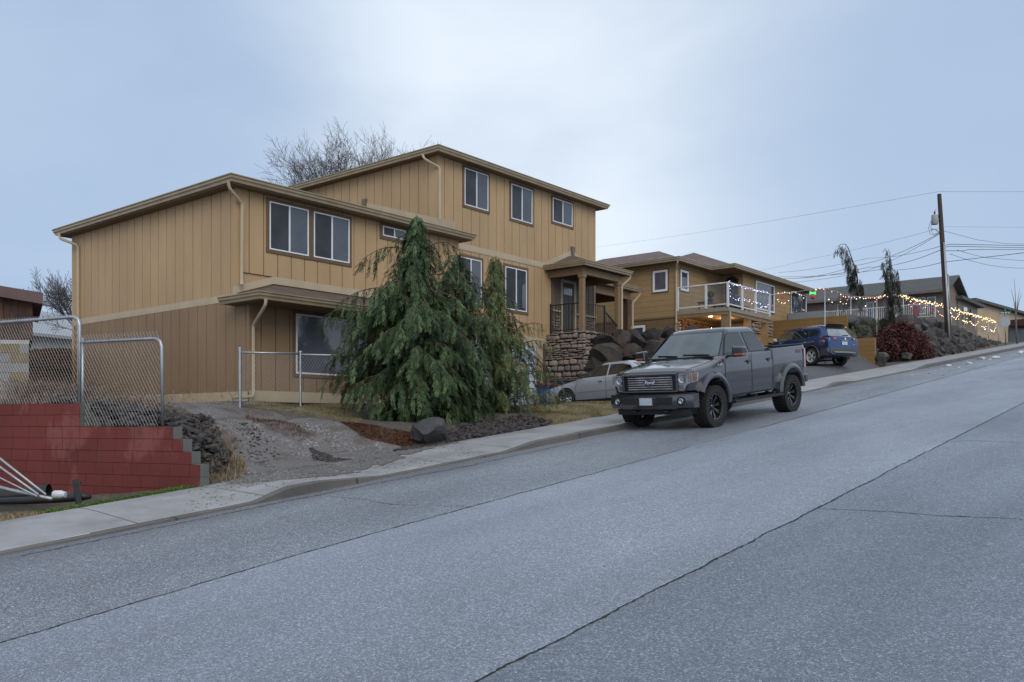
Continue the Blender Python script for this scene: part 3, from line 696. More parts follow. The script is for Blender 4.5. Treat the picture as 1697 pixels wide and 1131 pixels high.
# skirt roof over the lower front
r = MB(); E0 = (u0-.33, 16.96, 2.98); E1 = (uR+.05, 16.96, 2.98); T1 = (uR+.05, v0-.03, 3.46); T0 = (13.1, v0-.03, 3.46); W0_ = (u0-.33, v0+.02, 2.98); W1_ = (u0-.02, v0-.03, 3.10)
r.poly(E0, E1, T1, T0); r.poly(W0_, E0, T0, W1_); r.poly(E1, (uR+.05, v0, 2.98), T1); r.poly(W0_, (uR+.05, v0, 2.98), E1, E0)
r.build('skirt_roof', MT['shingle'], HT)
g = MB(); eave(g, [(u0-.33, v0+.1), (u0-.33, 16.96), (uR+.05, 16.96), (uR+.05, v0)], 3.02, closed=False); g.build('skirt_gutter', MT['gutter'], HT)
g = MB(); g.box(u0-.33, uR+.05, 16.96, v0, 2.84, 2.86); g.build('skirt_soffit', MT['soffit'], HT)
# windows, read off the photograph
def win_px(w, pl, x0, x1, yt, yb, **k):
    A = pl(x0, yt, w.c); B = pl(x1, yt, w.c); C_ = pl(x0, yb, w.c); a0 = A.x if w.ax == 'v' else A.y; a1 = B.x if w.ax == 'v' else B.y
    if a0 > a1: a0, a1 = a1, a0
    return window(HT if 'par' not in k else k.pop('par'), w, a0, a1, C_.z, A.z, **k)
win_px(Fw, PV, 444.6, 509.3, 333.9, 413.7); win_px(Fw, PV, 518, 576.9, 351, 426.6)
b = MB(); A = PV(444.6, 333.9, v0).x-.085; B_ = PV(576.9, 351, v0).x+.085; b.box(A, B_, v0-.043, v0-.01, 4.25, 4.33); b.box(PV(509.3,0,v0).x+.085, PV(518,0,v0).x-.08, v0-.043, v0-.01, 4.33, 5.6); b.build('window_apron', MT['wintrim'], HT)
win_px(Fw, PV, 632.5, 670, 374.6, 391, casing=.1)
win_px(Fl, PV, 488.3, 606, 520, 619.6, split=0, glass='blindglass', fr=.04)
for a in ((768,807.1,278.5,339.9), (845.5,880.2,304.8,362.6), (914.2,946.7,327.9,367.3)): win_px(TF, PV, *a)
for a in ((760.4,796,425.4,500), (835.6,871,441.8,512.3)): win_px(TF, PV, *a, casing=.1)
# garage door
b = MB(); g = Wall('v', vT)
for i in range(4): g.box(b, 20.15, 24.80, 0, .03, .68+i*.525, .68+i*.525+.515)
gd = b.build('garage_door', MT['garage'], HT); b = MB()
for i in range(4):
    for k in range(8): a = 20.22+k*.575; g.box(b, a, a+.50, .028, .038, .76+i*.525, 1.13+i*.525)
b.build('door_panel', MT['garage'], gd, bevel=.006)
b = MB(); g.box(b, 25.16, 25.62, -.01, .02, .5, 2.94); b.build('basement_wall', plain('dark_parge', S(84,76,68), rough=.9), HT)
# downspouts
spout(HT, [(u0-.40, 18.12, 5.70), (u0-.36, 18.14, 5.55), (12.16, 18.28, 5.30), (12.16, 18.30, 3.42), (12.10, 18.2, 3.33)])
spout(HT, [(u0-.40, 26.95, 5.70), (u0-.40, 26.92, 5.55), (12.0, 26.42, 5.32), (12.0, 26.42, .70)])
spout(HT, [(11.86, 16.90, 2.86), (11.86, 16.92, 2.72), (12.13, 17.78, 2.35), (12.13, 17.78, .78), (12.0, 17.6, .66), (11.4, 17.55, .62)])
spout(HT, [(uT-.40, 19.5, 8.44), (uT-.38, 19.45, 8.3), (uT-.03, 19.12, 8.05), (uT-.03, 19.12, 6.36), (uT+.1, 18.98, 6.28)])
# ---- entry porch
o = .0; b = MB()
hip(b, 25.3, 28.25, 17.45, 22.0, 5.70, .42); b.build('porch_roof', MT['shingle'], HT)
g = MB(); eave(g, [(25.3, vT), (25.3, 17.45), (28.25, 17.45), (28.25, vT)], 5.76, closed=False); g.build('porch_gutter', MT['gutter'], HT)
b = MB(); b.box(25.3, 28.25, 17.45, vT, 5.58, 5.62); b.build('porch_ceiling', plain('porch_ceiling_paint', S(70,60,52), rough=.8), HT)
b = MB(); b.box(25.5, 28.05, 17.66, 17.82, 5.34, 5.58); b.box(25.5, 25.66, 17.82, vT, 5.34, 5.58); b.box(27.9, 28.05, 17.82, vT, 5.34, 5.58); b.build('porch_beam', MT['post'], HT)
for x in (25.60, 27.92):
    b = MB(); b.box(x-.085, x+.085, 17.66, 17.83, 3.30, 5.34); b.box(x-.115, x+.115, 17.63, 17.86, 5.22, 5.36); b.build('porch_post', MT['post'], HT, bevel=.008)
spout(HT, [(28.30, 17.42, 5.58), (28.28, 17.45, 5.48), (28.02, 17.62, 5.22), (28.02, 17.62, 3.0)])
W = Wall('v', vT); dp = PV(929.5, 458, vT); x0_ = PV(930.5,0,vT).x; x1_ = PV(948.5,0,vT).x
b = MB(); W.box(b, x0_, x1_, .02, .05, 3.34, 5.30); dr = b.build('entry_door', MT['door'], HT)
b = MB(); W.box(b, x0_-.10, x0_, .02, .07, 3.34, 5.40); W.box(b, x1_, x1_+.13, .02, .09, 3.34, 5.40); W.box(b, x0_, x1_, .02, .07, 5.30, 5.40); b.build('door_frame', MT['cream'], dr)
b = MB(); dw = (x1_-x0_)
for k in range(4): W.box(b, x0_+dw*(.12+k*.2), x0_+dw*(.12+k*.2+.14), .045, .056, 4.86, 5.12)
b.build('door_light', m_glass_dark('door_glass', (.30,.35,.42), .1), dr)
b = MB()
for i, (z, z2) in enumerate(((3.5,4.15),(4.25,4.78))):
    for k in (0, 1): W.box(b, x0_+dw*(.14+k*.40), x0_+dw*(.14+k*.40+.30), .048, .06, z, z2)
b.build('door_panel', MT['door'], dr, bevel=.004)
b = MB(); b.tube([(x1_-.08, vT-.05, 4.27), (x1_-.08, vT-.11, 4.27), (x1_-.18, vT-.11, 4.27)], .012, 6); b.build('handle', MT['black'], dr)
def stonewall(b, O, A, N, w, h, rnd, row=(.05,.22), ln=(.10,.48), dep=.08, skew=0):
    """ledge stones laid in uneven courses on a face: O corner, A along, N outward"""
    O, A, N = Vector(O), Vector(A), Vector(N); z = 0
    while z < h-.02:
        rh = min(rnd.uniform(*row), h-z); a = -rnd.uniform(0, .12)
        while a < w:
            L = rnd.uniform(*ln); a0, a1 = max(0, a), min(w, a+L); zz = rh
            if a1-a0 > .04:
                hh = (rh-.012)*rnd.uniform(.88, 1.08); d = dep*rnd.uniform(.5, 1.25); V = []; n = 12
                c = O + A*((a0+a1)/2) + UP*(z+rh/2 + rnd.uniform(-.022,.022)); sx = (a1-a0-.012)/2
                for k in range(n):
                    t_ = 2*math.pi*k/n; cx, cy = math.cos(t_), math.sin(t_); q = .55
                    x = math.copysign(abs(cx)**q, cx)*sx*rnd.uniform(.80,1.05); y = math.copysign(abs(cy)**q, cy)*hh/2*rnd.uniform(.72,1.18)
                    V.append((x, y))
                ring = [c + A*x + UP*y - N*.02 for x, y in V] + [c + A*x*.96 + UP*y*.94 + N*d*.6 for x, y in V] + [c + A*x*.7 + UP*y*.66 + N*d for x, y in V]
                tl = rnd.uniform(-.25,.25); ring = [p + N*((p-c).dot(A)*tl*.3) for p in ring]
                b._add(ring, [(i, (i+1) % n, n+(i+1) % n, n+i) for i in range(n)] + [(n+i, n+(i+1) % n, 2*n+(i+1) % n, 2*n+i) for i in range(n)] + [tuple(range(2*n, 3*n))])
            a += L
        z += rh
rs = random.Random(5); b = MB(); b.box(25.42, 27.6, 17.50, vT, .4, 3.28); b.build('porch_base', MT['mortar'], HT)
b = MB(); stonewall(b, (25.42, vT, .5), (0,-1,0), (-1,0,0), vT-17.45, 2.8, rs); stonewall(b, (25.42, 17.50, .9), (1,0,0), (0,-1,0), 2.1, 2.4, rs)
for i in range(16): chunk(b, (rs.uniform(25.4,27.3), rs.choice([17.46, 17.55]), 3.27), (rs.uniform(.1,.2), .09, rs.uniform(.03,.06)), rs)
b.build('stone_facing', MT['stone'], HT, smooth=True, angle=35)
for a, c in ((25.66, x0_-.12), (x1_+.16, uE)):
    b = MB(); stonewall(b, (a, vT-.02, 3.3), (1,0,0), (0,-1,0), c-a, .86, rs, row=(.06,.12), ln=(.12,.3), dep=.05); k_ = b.build('stone_wainscot', MT['stone'], HT, smooth=True, angle=35)
    b = MB(); W.box(b, a, c, 0, .11, 4.16, 4.22); b.build('wainscot_cap', MT['cream'], k_)
def railing(par, pts, h, sp, post_at=(), top=.045, mat='black', name='railing'):
    b = MB()
    for p, q in zip(pts, pts[1:]):
        p, q = Vector(p), Vector(q); b.beam(p+UP*h, q+UP*h, .05, .035); b.beam(p+UP*.09, q+UP*.09, .035, .03); n = max(1, int((q-p).length/sp))
        for i in range(1, n): s = p.lerp(q, i/n); b.beam(s+UP*.09, s+UP*h, .016, .016)
    for p in post_at: b.beam(Vector(p), Vector(p)+UP*(h+.06), .055, .055)
    return b.build(name, MT[mat], par)
railing(HT, [(25.60, 19.15, 3.32), (25.60, 17.84, 3.32)], 1.02, .115, [(25.60, 19.12, 3.32)])
railing(HT, [(25.69, 17.72, 3.32), (27.0, 17.72, 3.32)], 1.02, .115, [(27.0, 17.72, 3.3)])
railing(HT, [(27.03, 17.72, 3.20), (27.84, 17.72, 2.75)], .96, .115, [])
b = MB()
for i in range(4): b.box(27.05+i*.28, 27.33+i*.28, 17.8, 19.1, 2.4, 3.28-(i+1)*.17)
b.build('porch_step', MT['walk'], HT)
# ---- side canopy beyond the porch
b = MB(); hip(b, uE, 31.75, 19.12, 24, 5.62, .25); b.build('canopy_roof', MT['shingle'], HT)
g = MB(); eave(g, [(uE+.05, 19.12), (31.75, 19.12), (31.75, 24)], 5.72, closed=False); g.build('canopy_gutter', MT['gutter'], HT)
b = MB(); b.box(uE, 31.45, 19.35, 19.5, 5.22, 5.56); b.box(31.3, 31.45, 19.5, 24, 5.22, 5.56); b.box(uE, 31.75, 19.12, 24, 5.54, 5.57); b.build('canopy_beam', MT['post'], HT)
b = MB(); b.box(31.18, 31.46, 19.32, 19.56, 2.6, 5.22); b.build('canopy_post', MT['darkpost'], HT)
spout(HT, [(31.78, 19.1, 5.52), (31.76, 19.12, 5.42), (31.53, 19.3, 5.1), (31.53, 19.3, 3.0)])
# ------------------------------------------------------------------ the ochre house up the street
NT_ = S(152,126,90); NL = S(116,94,66)
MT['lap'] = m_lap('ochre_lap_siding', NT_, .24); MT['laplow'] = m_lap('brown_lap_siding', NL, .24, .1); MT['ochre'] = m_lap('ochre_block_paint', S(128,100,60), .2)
MT['fascia'] = plain('pale_fascia', S(168,156,136), rough=.5); MT['whitetrim'] = plain('white_window_trim', (.66,.67,.68), (.60,.61,.62), 3, .4)
un, vn, u2, v2, uX = 33.5, 18.4, 37.85, 17.3, 45.4
HN = thing('ochre_house', (un, vn, 3), 'ochre lap-sided house with mauve shingled hip roofs and a glass railed deck over its carport', 'house')
b = MB(); b.box(un, u2, vn, 25, 4.63, 7.02); b.box(u2, uX, v2, 25, 4.0, 7.02); b.build('wall', MT['lap'], HN)
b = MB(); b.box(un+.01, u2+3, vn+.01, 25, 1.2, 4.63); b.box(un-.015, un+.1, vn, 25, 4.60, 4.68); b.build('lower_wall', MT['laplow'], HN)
o = .35
b = MB(); hip(b, un-o, 37.5, vn-o, 25.1+.35, 7.06, .41); hip(b, 36.05+.1, uX+o, v2-o, 25.1, 7.06, .41); b.build('roof', MT['shingle2'], HN)
b = MB(); eave(b, [(un-o, 25.4), (un-o, vn-o), (36.15, vn-o), (36.15, v2-o), (uX+o, v2-o), (uX+o, 25)], 7.12, closed=False)
b.build('gutter', MT['fascia'], HN)
b = MB(); b.box(un-o, u2, vn-o, 25, 6.95, 6.98); b.box(36.15, uX+o, v2-o, vn, 6.94, 6.985); b.build('soffit', MT['soffit'], HN)
NF, NS, NF2, NS2 = Wall('v', vn), Wall('u', un), Wall('v', v2), Wall('u', u2)
kw = dict(par=HN, split=0, d=.0, fr=.09, casing=.05)
win_px(NS, PU, 1106.7, 1082.3, 447, 482.5, glass='blindglass', **kw); win_px(NF, PV, 1127, 1140.3, 447, 481, **kw)
win_px(NS, PU, 1069.6, 1046, 539, 566, **dict(kw, fr=.11))
win_px(NF2, PV, 1251.7, 1282.6, 465, 512, **dict(kw, fr=.07)); win_px(NF2, PV, 1310, 1335.6, 482.8, 520, **dict(kw, fr=.05))
# entrance door in the return wall, star above it
b = MB(); NS2.box(b, 17.50, 18.15, 0, .04, 4.85, 6.75); dr = b.build('entry_door', plain('dark_red_door', (.035,.02,.018), rough=.4), HN)
b = MB(); NS2.box(b, 17.42, 17.50, 0, .06, 4.85, 6.83); NS2.box(b, 18.15, 18.23, 0, .06, 4.85, 6.83); NS2.box(b, 17.50, 18.15, 0, .06, 6.75, 6.83); b.build('door_frame', MT['lap'], dr)
# deck
vd = 15.95
b = MB(); b.box(un, 37.75, vd, vn, 4.70, 4.86); b.build('deck_floor', plain('deck_edge', S(140,132,120), rough=.7), HN)
b = MB(); b.box(un+.02, 37.72, vd+.04, vd+.14, 4.54, 4.70); b.box(un+.02, un+.14, vd+.14, vn, 4.55, 4.70); b.build('deck_beam', MT['post'], HN)
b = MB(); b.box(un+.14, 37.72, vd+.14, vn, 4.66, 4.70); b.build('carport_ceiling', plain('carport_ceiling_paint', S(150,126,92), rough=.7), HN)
for x, y, w in ((un+.20, vd+.20, .15), (un+2.25, vd+.18, .12), (37.55, vd+.18, .12)):
    b = MB(); b.box(x-w, x+w, y-w, y+w, 2.0, 4.56); b.build('carport_post', MT['post'], HN)
spout(HN, [(un-.40, 18.05, 6.95), (un-.38, 18.08, 6.85), (un-.04, 18.32, 6.6), (un-.04, 18.32, 2.8)])
spout(HN, [(33.62, vd-.03, 4.7), (33.62, vd-.03, 2.2)], .05)
rs = random.Random(8); MT['warmstone'] = m_rock('carport_stone', (.20,.12,.075), (.06,.035,.025), 3, .7)
b = MB(); stonewall(b, (un+.02, vn+.0, 2.2), (1,0,0), (0,-1,0), 4.2, 2.4, rs, row=(.1,.2), ln=(.2,.5)); b.build('carport_stone_facing', MT['warmstone'], HN, smooth=True, angle=35)
b = MB(); stonewall(b, (un-.02, vn+.02, 2.2), (0,-1,0), (-1,0,0), .3, 2.2, rs, row=(.1,.16), ln=(.2,.4)); b.build('stone_pier', MT['stone'], HN, smooth=True, angle=35)
b = MB(); stonewall(b, (37.95, v2, 4.3), (1,0,0), (0,-1,0), 3.2, .85, rs, row=(.1,.2), ln=(.2,.5)); b.build('stone_base', MT['stone'], HN, smooth=True, angle=35)
lampm = m_emit('lamp_lens', (1, .72, .38), 9)
for x, y in ((34.2, 17.1), (35.5, 17.05)):
    b = MB(); b.lathe([(0,0),(.09,0),(.10,-.03),(.075,-.05),(0,-.05)], 16, Matrix.Translation((x, y, 4.66))); lo = b.build('ceiling_light', lampm, HN)
    ld = bpy.data.lights.new('carport_lamp', 'POINT'); ld.energy = 26; ld.color = (1, .62, .30); ld.shadow_soft_size = .06
    l_ = bpy.data.objects.new('carport_lamp', ld); l_.location = (x, y, 4.52); col.objects.link(l_)
# glass railing: posts, rails, panes
rail = MB(); zt, zb = 5.86, 4.98
for p, q in (((un, 18.3), (un, vd+.02)), ((un, vd+.02), (37.7, vd+.02))):
    P, Q = Vector((*p, 0)), Vector((*q, 0)); rail.beam(P+UP*zt, Q+UP*zt, .07, .05); rail.beam(P+UP*zb, Q+UP*zb, .05, .05)
rp_ = [(un, 18.27), (un, 16.95), (un, vd+.02), (un+1.35, vd+.02), (un+2.7, vd+.02), (37.68, vd+.02)]
for x, y in rp_: rail.box(x-.04, x+.04, y-.04, y+.04, 4.86, zt+.01)
ro = rail.build('deck_railing', plain('white_rail', (.62,.65,.68), rough=.4), HN)
cg = m_clear('rail_glass', (.25,.30,.34), .10)
for (x0, y0), (x1, y1) in zip(rp_, rp_[1:]):
    b = MB(); d = Vector((x1-x0, y1-y0, 0)); d.normalize(); p, q = Vector((x0,y0,0))+d*.05, Vector((x1,y1,0))-d*.05
    b.prism([p+UP*(zb+.03), q+UP*(zb+.03), q+UP*(zt-.03), p+UP*(zt-.03)], Vector((-d.y, d.x, 0))*.008); b.build('glass_panel', cg, ro)
# things on the deck
t_ = thing('metal_star', (37.8, 17.85, 6.95), 'dark metal barn star hanging above the deck door of the ochre house', 'star')
b = MB(); c = Vector((37.70, 17.80, 7.0-.28)); pts = []
for k in range(10):
    a = math.pi/2 + k*math.pi/5; r_ = .26 if k % 2 == 0 else .10; pts.append(c + Vector((0, math.cos(a)*r_, math.sin(a)*r_)))
tip = c + Vector((-.06,0,0))
for k in range(10): b.poly(pts[k], pts[(k+1) % 10], tip)
b.poly(*pts[::-1]); b.build('star', MT['black'], t_); b = MB(); b.tube([c+UP*.22, c+UP*.4], .008, 5); b.build('hanger', MT['black'], t_)
t_ = thing('patio_table', (34.7, 17.3, 4.86), 'low dark patio table with a plant on it behind the glass railing', 'table')
b = MB(); b.box(33.95, 35.6, 17.15, 17.6, 5.20, 5.24); b.build('tabletop', MT['black'], t_)
for x in (34.05, 35.5):
    for y in (17.2, 17.55): b = MB(); b.box(x-.02, x+.02, y-.02, y+.02, 4.86, 5.20); b.build('leg', MT['black'], t_)
def leafy(b, c, n, r, h, rnd, w=.03, up=.8):
    for i in range(n):
        a = rnd.uniform(0, 6.3); d = Vector((math.cos(a), math.sin(a), 0)); L = rnd.uniform(.4,1)*r; p = Vector(c); q = p + d*L*.5 + UP*h*rnd.uniform(.3,.9); e = p + d*L + UP*h*rnd.uniform(.3,1)*up
        s = Vector((-d.y, d.x, .2))*w; b._add([p-s*.4, p+s*.4, q+s, q-s, e], [(0,1,2,3),(3,2,4)])
MT['plant'] = m_foliage('pot_plant_leaf', [(.2, (.03,.045,.03)), (.8, (.08,.10,.06))])
t_ = thing('potted_plant', (34.75, 17.38, 5.24), 'spiky potted plant on the dark patio table', 'plant')
b = MB(); b.lathe([(0,0),(.10,0),(.13,.2),(.11,.2),(0,.17)], 14, Matrix.Translation((34.75,17.38,5.24))); b.build('pot', MT['black'], t_); b = MB(); leafy(b, (34.75,17.38,5.42), 70, .32, .42, rs); b.build('foliage', MT['plant'], t_)
for x in (36.1, 36.9):
    t_ = thing('deck_chair', (x, 16.9, 4.86), 'dark slatted patio chair on the deck, the one %s' % ('nearer the railing corner' if x < 36.5 else 'farther from the railing corner'), 'chair')
    b = MB(); b.box(x-.25, x+.25, 16.65, 17.15, 5.24, 5.29); b.build('seat', MT['black'], t_)
    b = MB()
    for k in range(6): b.box(x-.24+k*.09, x-.20+k*.09, 17.12, 17.15, 5.29, 5.80)
    b.box(x-.25, x+.27, 17.11, 17.16, 5.78, 5.83); b.build('backrest', MT['black'], t_)
    for i in (-1, 1):
        for y in (16.68, 17.12): b = MB(); b.box(x+i*.22-.02, x+i*.22+.02, y-.02, y+.02, 4.86, 5.24); b.build('leg', MT['black'], t_)

# retaining walls beside the ochre house's drive
uw = 41.25
b = MB(); b.box(uw, uw+.2, 13.75, 17.29, 1.8, 5.09); o_ = b.build('retaining_wall', MT['ochre']); tag(o_, 'tall ochre painted retaining wall behind the blue suv', 'wall')
b = MB(); b.box(uw, uw+.2, 12.5, 13.74, 1.8, 3.98); o_ = b.build('retaining_wall', MT['ochre']); tag(o_, 'short ochre end of the retaining wall beside the red leaved shrub', 'wall')
b = MB(); b.box(43.0, 43.2, 15.4, 17.25, 4.5, 5.62); o_ = b.build('concrete_wall', m_concrete('grey_wall', (.24,.26,.285), (.17,.185,.205), 0)); tag(o_, 'plain grey concrete wall above the ochre retaining wall', 'wall')

# ------------------------------------------------------------------ grey house with the white railing
MT['greysid'] = m_lap('taupe_lap_siding', S(124,112,104), .2); MT['paleside'] = m_lap('beige_lap_siding', S(176,156,132), .2)
HG = thing('grey_house', (63, 15, 6), 'long taupe house with grey shingled gable roof and white railing behind the rock bank', 'house')
ue, ug, vg = 62.6, 64.6, 14.6
b = MB(); b.box(ue, ue+4, vg, 34, 6.2, 8.95)
b.prism([(ue, vg+.001, 8.95), (ue+4, vg+.001, 8.95), (ug, vg+.001, 9.85)], (0,19,0)); b.build('wall', MT['greysid'], HG)
b = MB(); b.prism([(ue-.7, vg-.5, 8.72), (ug, vg-.5, 9.98), (ug, vg-.5, 10.08), (ue-.7, vg-.5, 8.86)], (0,19.5,0)); b.prism([(ug, vg-.5, 9.98), (ue+4.7, vg-.5, 8.72), (ue+4.7, vg-.5, 8.86), (ug, vg-.5, 10.08)], (0,19.5,0))
b.build('roof', MT['shingleg'], HG)
b = MB(); b.box(ue-.74, ue-.68, vg-.5, 34, 8.68, 8.86); b.build('fascia', plain('grey_fascia', S(104,98,94), rough=.6), HG)
W = Wall('u', ue)
for x0, x1, yt, yb in ((1520,1534,491,508), (1537,1551,489.5,508), (1436,1448,497,515), (1388,1403,501,517)):
    A, B_ = PU(x1, yt, ue), PU(x0, yt, ue); window(HG, W, A.y, B_.y, min(A.z, 8.5)-1.1, min(A.z, 8.5), d=0, split=0, casing=0, fr=.05, glass='blindpale' if 'blindpale' in MT else 'glass')
b = MB(); b.box(61.3, 61.36, vg+.1, 30, 6.85, 7.0); b.build('deck_edge', MT['greysid'], HG)
railing(HG, [(61.3, vg+.15, 6.98), (61.3, 27.5, 6.98)], .93, .13, [(61.3, vg+.2+k*2.4, 6.98) for k in range(6)], mat='vinyl', name='deck_railing')
HG2 = thing('taupe_house', (68, 13, 6), 'small dark taupe house end with one white framed window, right of the pole', 'house')
def facade(root, x0, x1, Y0, Y1, yt, yb, depth, mat, roofmat, ov=.4, slope=0):
    A, B_ = PY(x0, yt, Y0), PY(x1, yt, Y1); z1 = A.z; z0 = 4.5; A.z = B_.z = 0; d = (B_-A).normalized(); n = Vector((-d.y, d.x, 0))
    if n.dot(FW) < 0: n = -n
    b = MB(); b.prism([A+UP*z0, B_+UP*z0, B_+UP*(z1+slope), A+UP*z1], n*depth); b.build('wall', mat, root)
    b = MB(); P = A-d*ov-n*ov; Q = B_+d*ov-n*ov; b.prism([P+UP*z1, Q+UP*(z1+slope), Q+UP*(z1+slope+.22), P+UP*(z1+.22)], n*(depth+ov*2)); b.build('roof', roofmat, root)
    return A, d, n
A, d, n = facade(HG2, 1588, 1620, 60.5, 64, 497, 540, 6, MT['greysid'], MT['shingleg'], slope=-.1)
b = MB(); p = A+d*1.05-n*.05; b.prism([p+UP*7.1, p+d*.75+UP*7.1, p+d*.75+UP*8.25, p+UP*8.25], -n*.05); w_ = b.build('window', MT['vinyl'], HG2)
b = MB(); p = A+d*1.13-n*.12; b.prism([p+UP*7.2, p+d*.5+UP*7.2, p+d*.5+UP*7.95, p+UP*7.95], -n*.02); b.build('pane', MT['screen'], w_)
b = MB(); p = A+d*2.35-n*.1; b.prism([p+UP*7.2, p+d*.12+UP*7.2, p+d*.12+UP*8.2, p+UP*8.2], -n*.08); b.build('wall_light', MT['black'], HG2)
HB = thing('beige_house', (78, 14, 6), 'long beige lap-sided house with low roof behind the stop sign', 'house')
A, d, n = facade(HB, 1612, 1705, 70, 78, 500, 540, 7, MT['paleside'], MT['shingleg'], slope=-.25)
b = MB(); p = A+d*7.4-n*1.4; b.prism([p+UP*8.4, p+d*4+UP*8.5, p+d*4+UP*9.05, p+UP*8.95], n*1.3); b.build('carport_roof', plain('maroon_metal', S(72,44,40), rough=.6), HB)
b = MB(); p = A+d*7.4-n*.05; b.prism([p+UP*6.2, p+d*4+UP*6.2, p+d*4+UP*8.4, p+UP*8.4], -n*.04); b.build('entry_recess', MT['screen'], HB)

# ------------------------------------------------------------------ buildings at the left edge
b_ = plain('brown_plank', (.10,.045,.025), (.022,.014,.012), 3, .8)
HS = thing('plank_shed', (5.8, 21, .5), 'dark plank shed with maroon roof edge on a cinder block base behind the red wall', 'shed')
# block base: front face runs almost square to the view
A = PY(48, 655, 19.2); A.z = 0; dd = Vector((RT.x, RT.y, 0)) * -1; dd = (dd + FW*-.12).normalized(); nn = ray(20, 655); nn.z = 0; nn.normalize()
bm_ = m_concrete('cinder_block', (.26,.26,.25), (.15,.15,.15), 0); bt = plain('tan_block', (.20,.155,.085), (.15,.115,.06), 6, .9); mo = plain('block_mortar', (.42,.41,.40), rough=.9)
b = MB(); b.prism([A+UP*.1, A+dd*5+UP*.1, A+dd*5+UP*1.86, A+UP*1.86], nn*3.6); b.build('block_base', mo, HS)
b = MB(); rs = random.Random(3); z = .30; k = 0
while z < 1.7:
    a = 0 if k % 2 else -.2
    while a < 4.9:
        p, q = max(0, a)+.008, min(4.9, a+.4)-.008; b.m = 1 if rs.random() < .42 and z > .55 else 0
        b.prism([A+dd*p+UP*z, A+dd*q+UP*z, A+dd*q+UP*(z+.198), A+dd*p+UP*(z+.198)], -nn*.02); a += .4
    z += .213; k += 1
b.build('cinder_blocks', [bm_, bt], HS)
b = MB(); b.prism([A+UP*1.86+dd*-.08, A+dd*5+UP*1.86, A+dd*5+UP*3.55, A+dd*-.08+UP*2.72], nn*3.5)
a = -.08
while a < 4.9:
    zt_ = 2.68+(a)*.16; b.prism([A+dd*(a+.01)+UP*1.9, A+dd*(a+.29)+UP*1.9, A+dd*(a+.29)+UP*(zt_), A+dd*(a+.01)+UP*(zt_)], -nn*.02*rs.uniform(.6,1.4)); a += .3
b.build('plank_wall', b_, HS)
b = MB(); b.prism([A+dd*-.28-nn*.3+UP*2.62, A+dd*5-nn*.3+UP*3.48, A+dd*5-nn*.3+UP*3.70, A+dd*-.28-nn*.3+UP*2.86], nn*4); b.build('roof', plain('maroon_fascia', S(98,74,72), S(84,62,62), 2, .6), HS)
HW = thing('white_cottage', (14, 48, 1), 'distant white cottage with pale metal roof seen left of the tan house', 'house')
A = PY(20, 575, 48); B_ = PY(135, 575, 52); A.z = B_.z = 0; d = (B_-A).normalized(); n = Vector((-d.y, d.x, 0)); n = n if n.dot(FW) > 0 else -n
zt_ = (HY-553)/FPX*48; zr = (HY-513)/FPX*50
b = MB(); b.prism([A+UP*.5, B_+UP*.5, B_+UP*zt_, A+UP*zt_], n*7); b.build('wall', m_lap('white_lap', (.42,.44,.46), .25), HW)
b = MB(); b.prism([A-d*.4-n*.5+UP*(zt_-.05), B_+d*2-n*.5+UP*(zt_-.05), B_+d*2-n*.5+UP*(zt_+.12), A-d*.4-n*.5+UP*(zt_+.12)], n*.12)
E0, E1 = A-d*.4-n*.5+UP*zt_, B_+d*2-n*.5+UP*zt_; R0, R1 = A+d*1.6+n*3.5+UP*(zr+.35), B_+d*2+n*3.5+UP*(zr+.35)
b.poly(E0, E1, R1, R0); b.poly(E0, R0, A-d*.4+n*7.5+UP*zt_); b.build('roof', plain('pale_metal_roof', (.34,.37,.41), (.29,.32,.36), 1, .45), HW)
b = MB(); p = A+d*1.25-n*.04; b.prism([p+UP*3.05, p+d*.95+UP*3.05, p+d*.95+UP*4.15, p+UP*4.15], -n*.04); w_ = b.build('window', MT['vinyl'], HW); b = MB(); p = A+d*1.33-n*.09; b.prism([p+UP*3.13, p+d*.79+UP*3.13, p+d*.79+UP*4.07, p+UP*4.07], -n*.01); b.build('pane', MT['glass'], w_)
# board fence between shed and house
A = PY(44, 580, 23); B_ = PY(128, 574, 27); A.z = B_.z = 0; d = (B_-A); Ln = d.length; d.normalize(); n = Vector((-d.y, d.x, 0)); n = n if n.dot(FW) > 0 else -n
t_ = thing('board_fence', A, 'weathered red-brown board fence between the plank shed and the tan house', 'fence')
b = MB(); rs = random.Random(4); a = 0; fm = m_foliage('weathered_board', [(.1, (.045,.022,.015)), (.5, (.11,.055,.03)), (.9, (.20,.11,.05))], rough=.85, sc_=3, trans=0)
while a < Ln:
    zt_ = (HY-580)/FPX*23 + .02*math.sin(a*1.3)+.42*a/Ln+rs.uniform(-.02,.02); b.prism([A+d*a+UP*.3, A+d*(a+.135)+UP*.3, A+d*(a+.135)+UP*zt_, A+d*a+UP*zt_], n*.02*rs.uniform(.7,1.6)); a += .145
b.build('fence_board', fm, t_); b = MB(); b.beam(A+n*.05+UP*1.6, A+d*Ln+n*.05+UP*1.7, .04, .09); b.build('fence_rail', b_, t_)
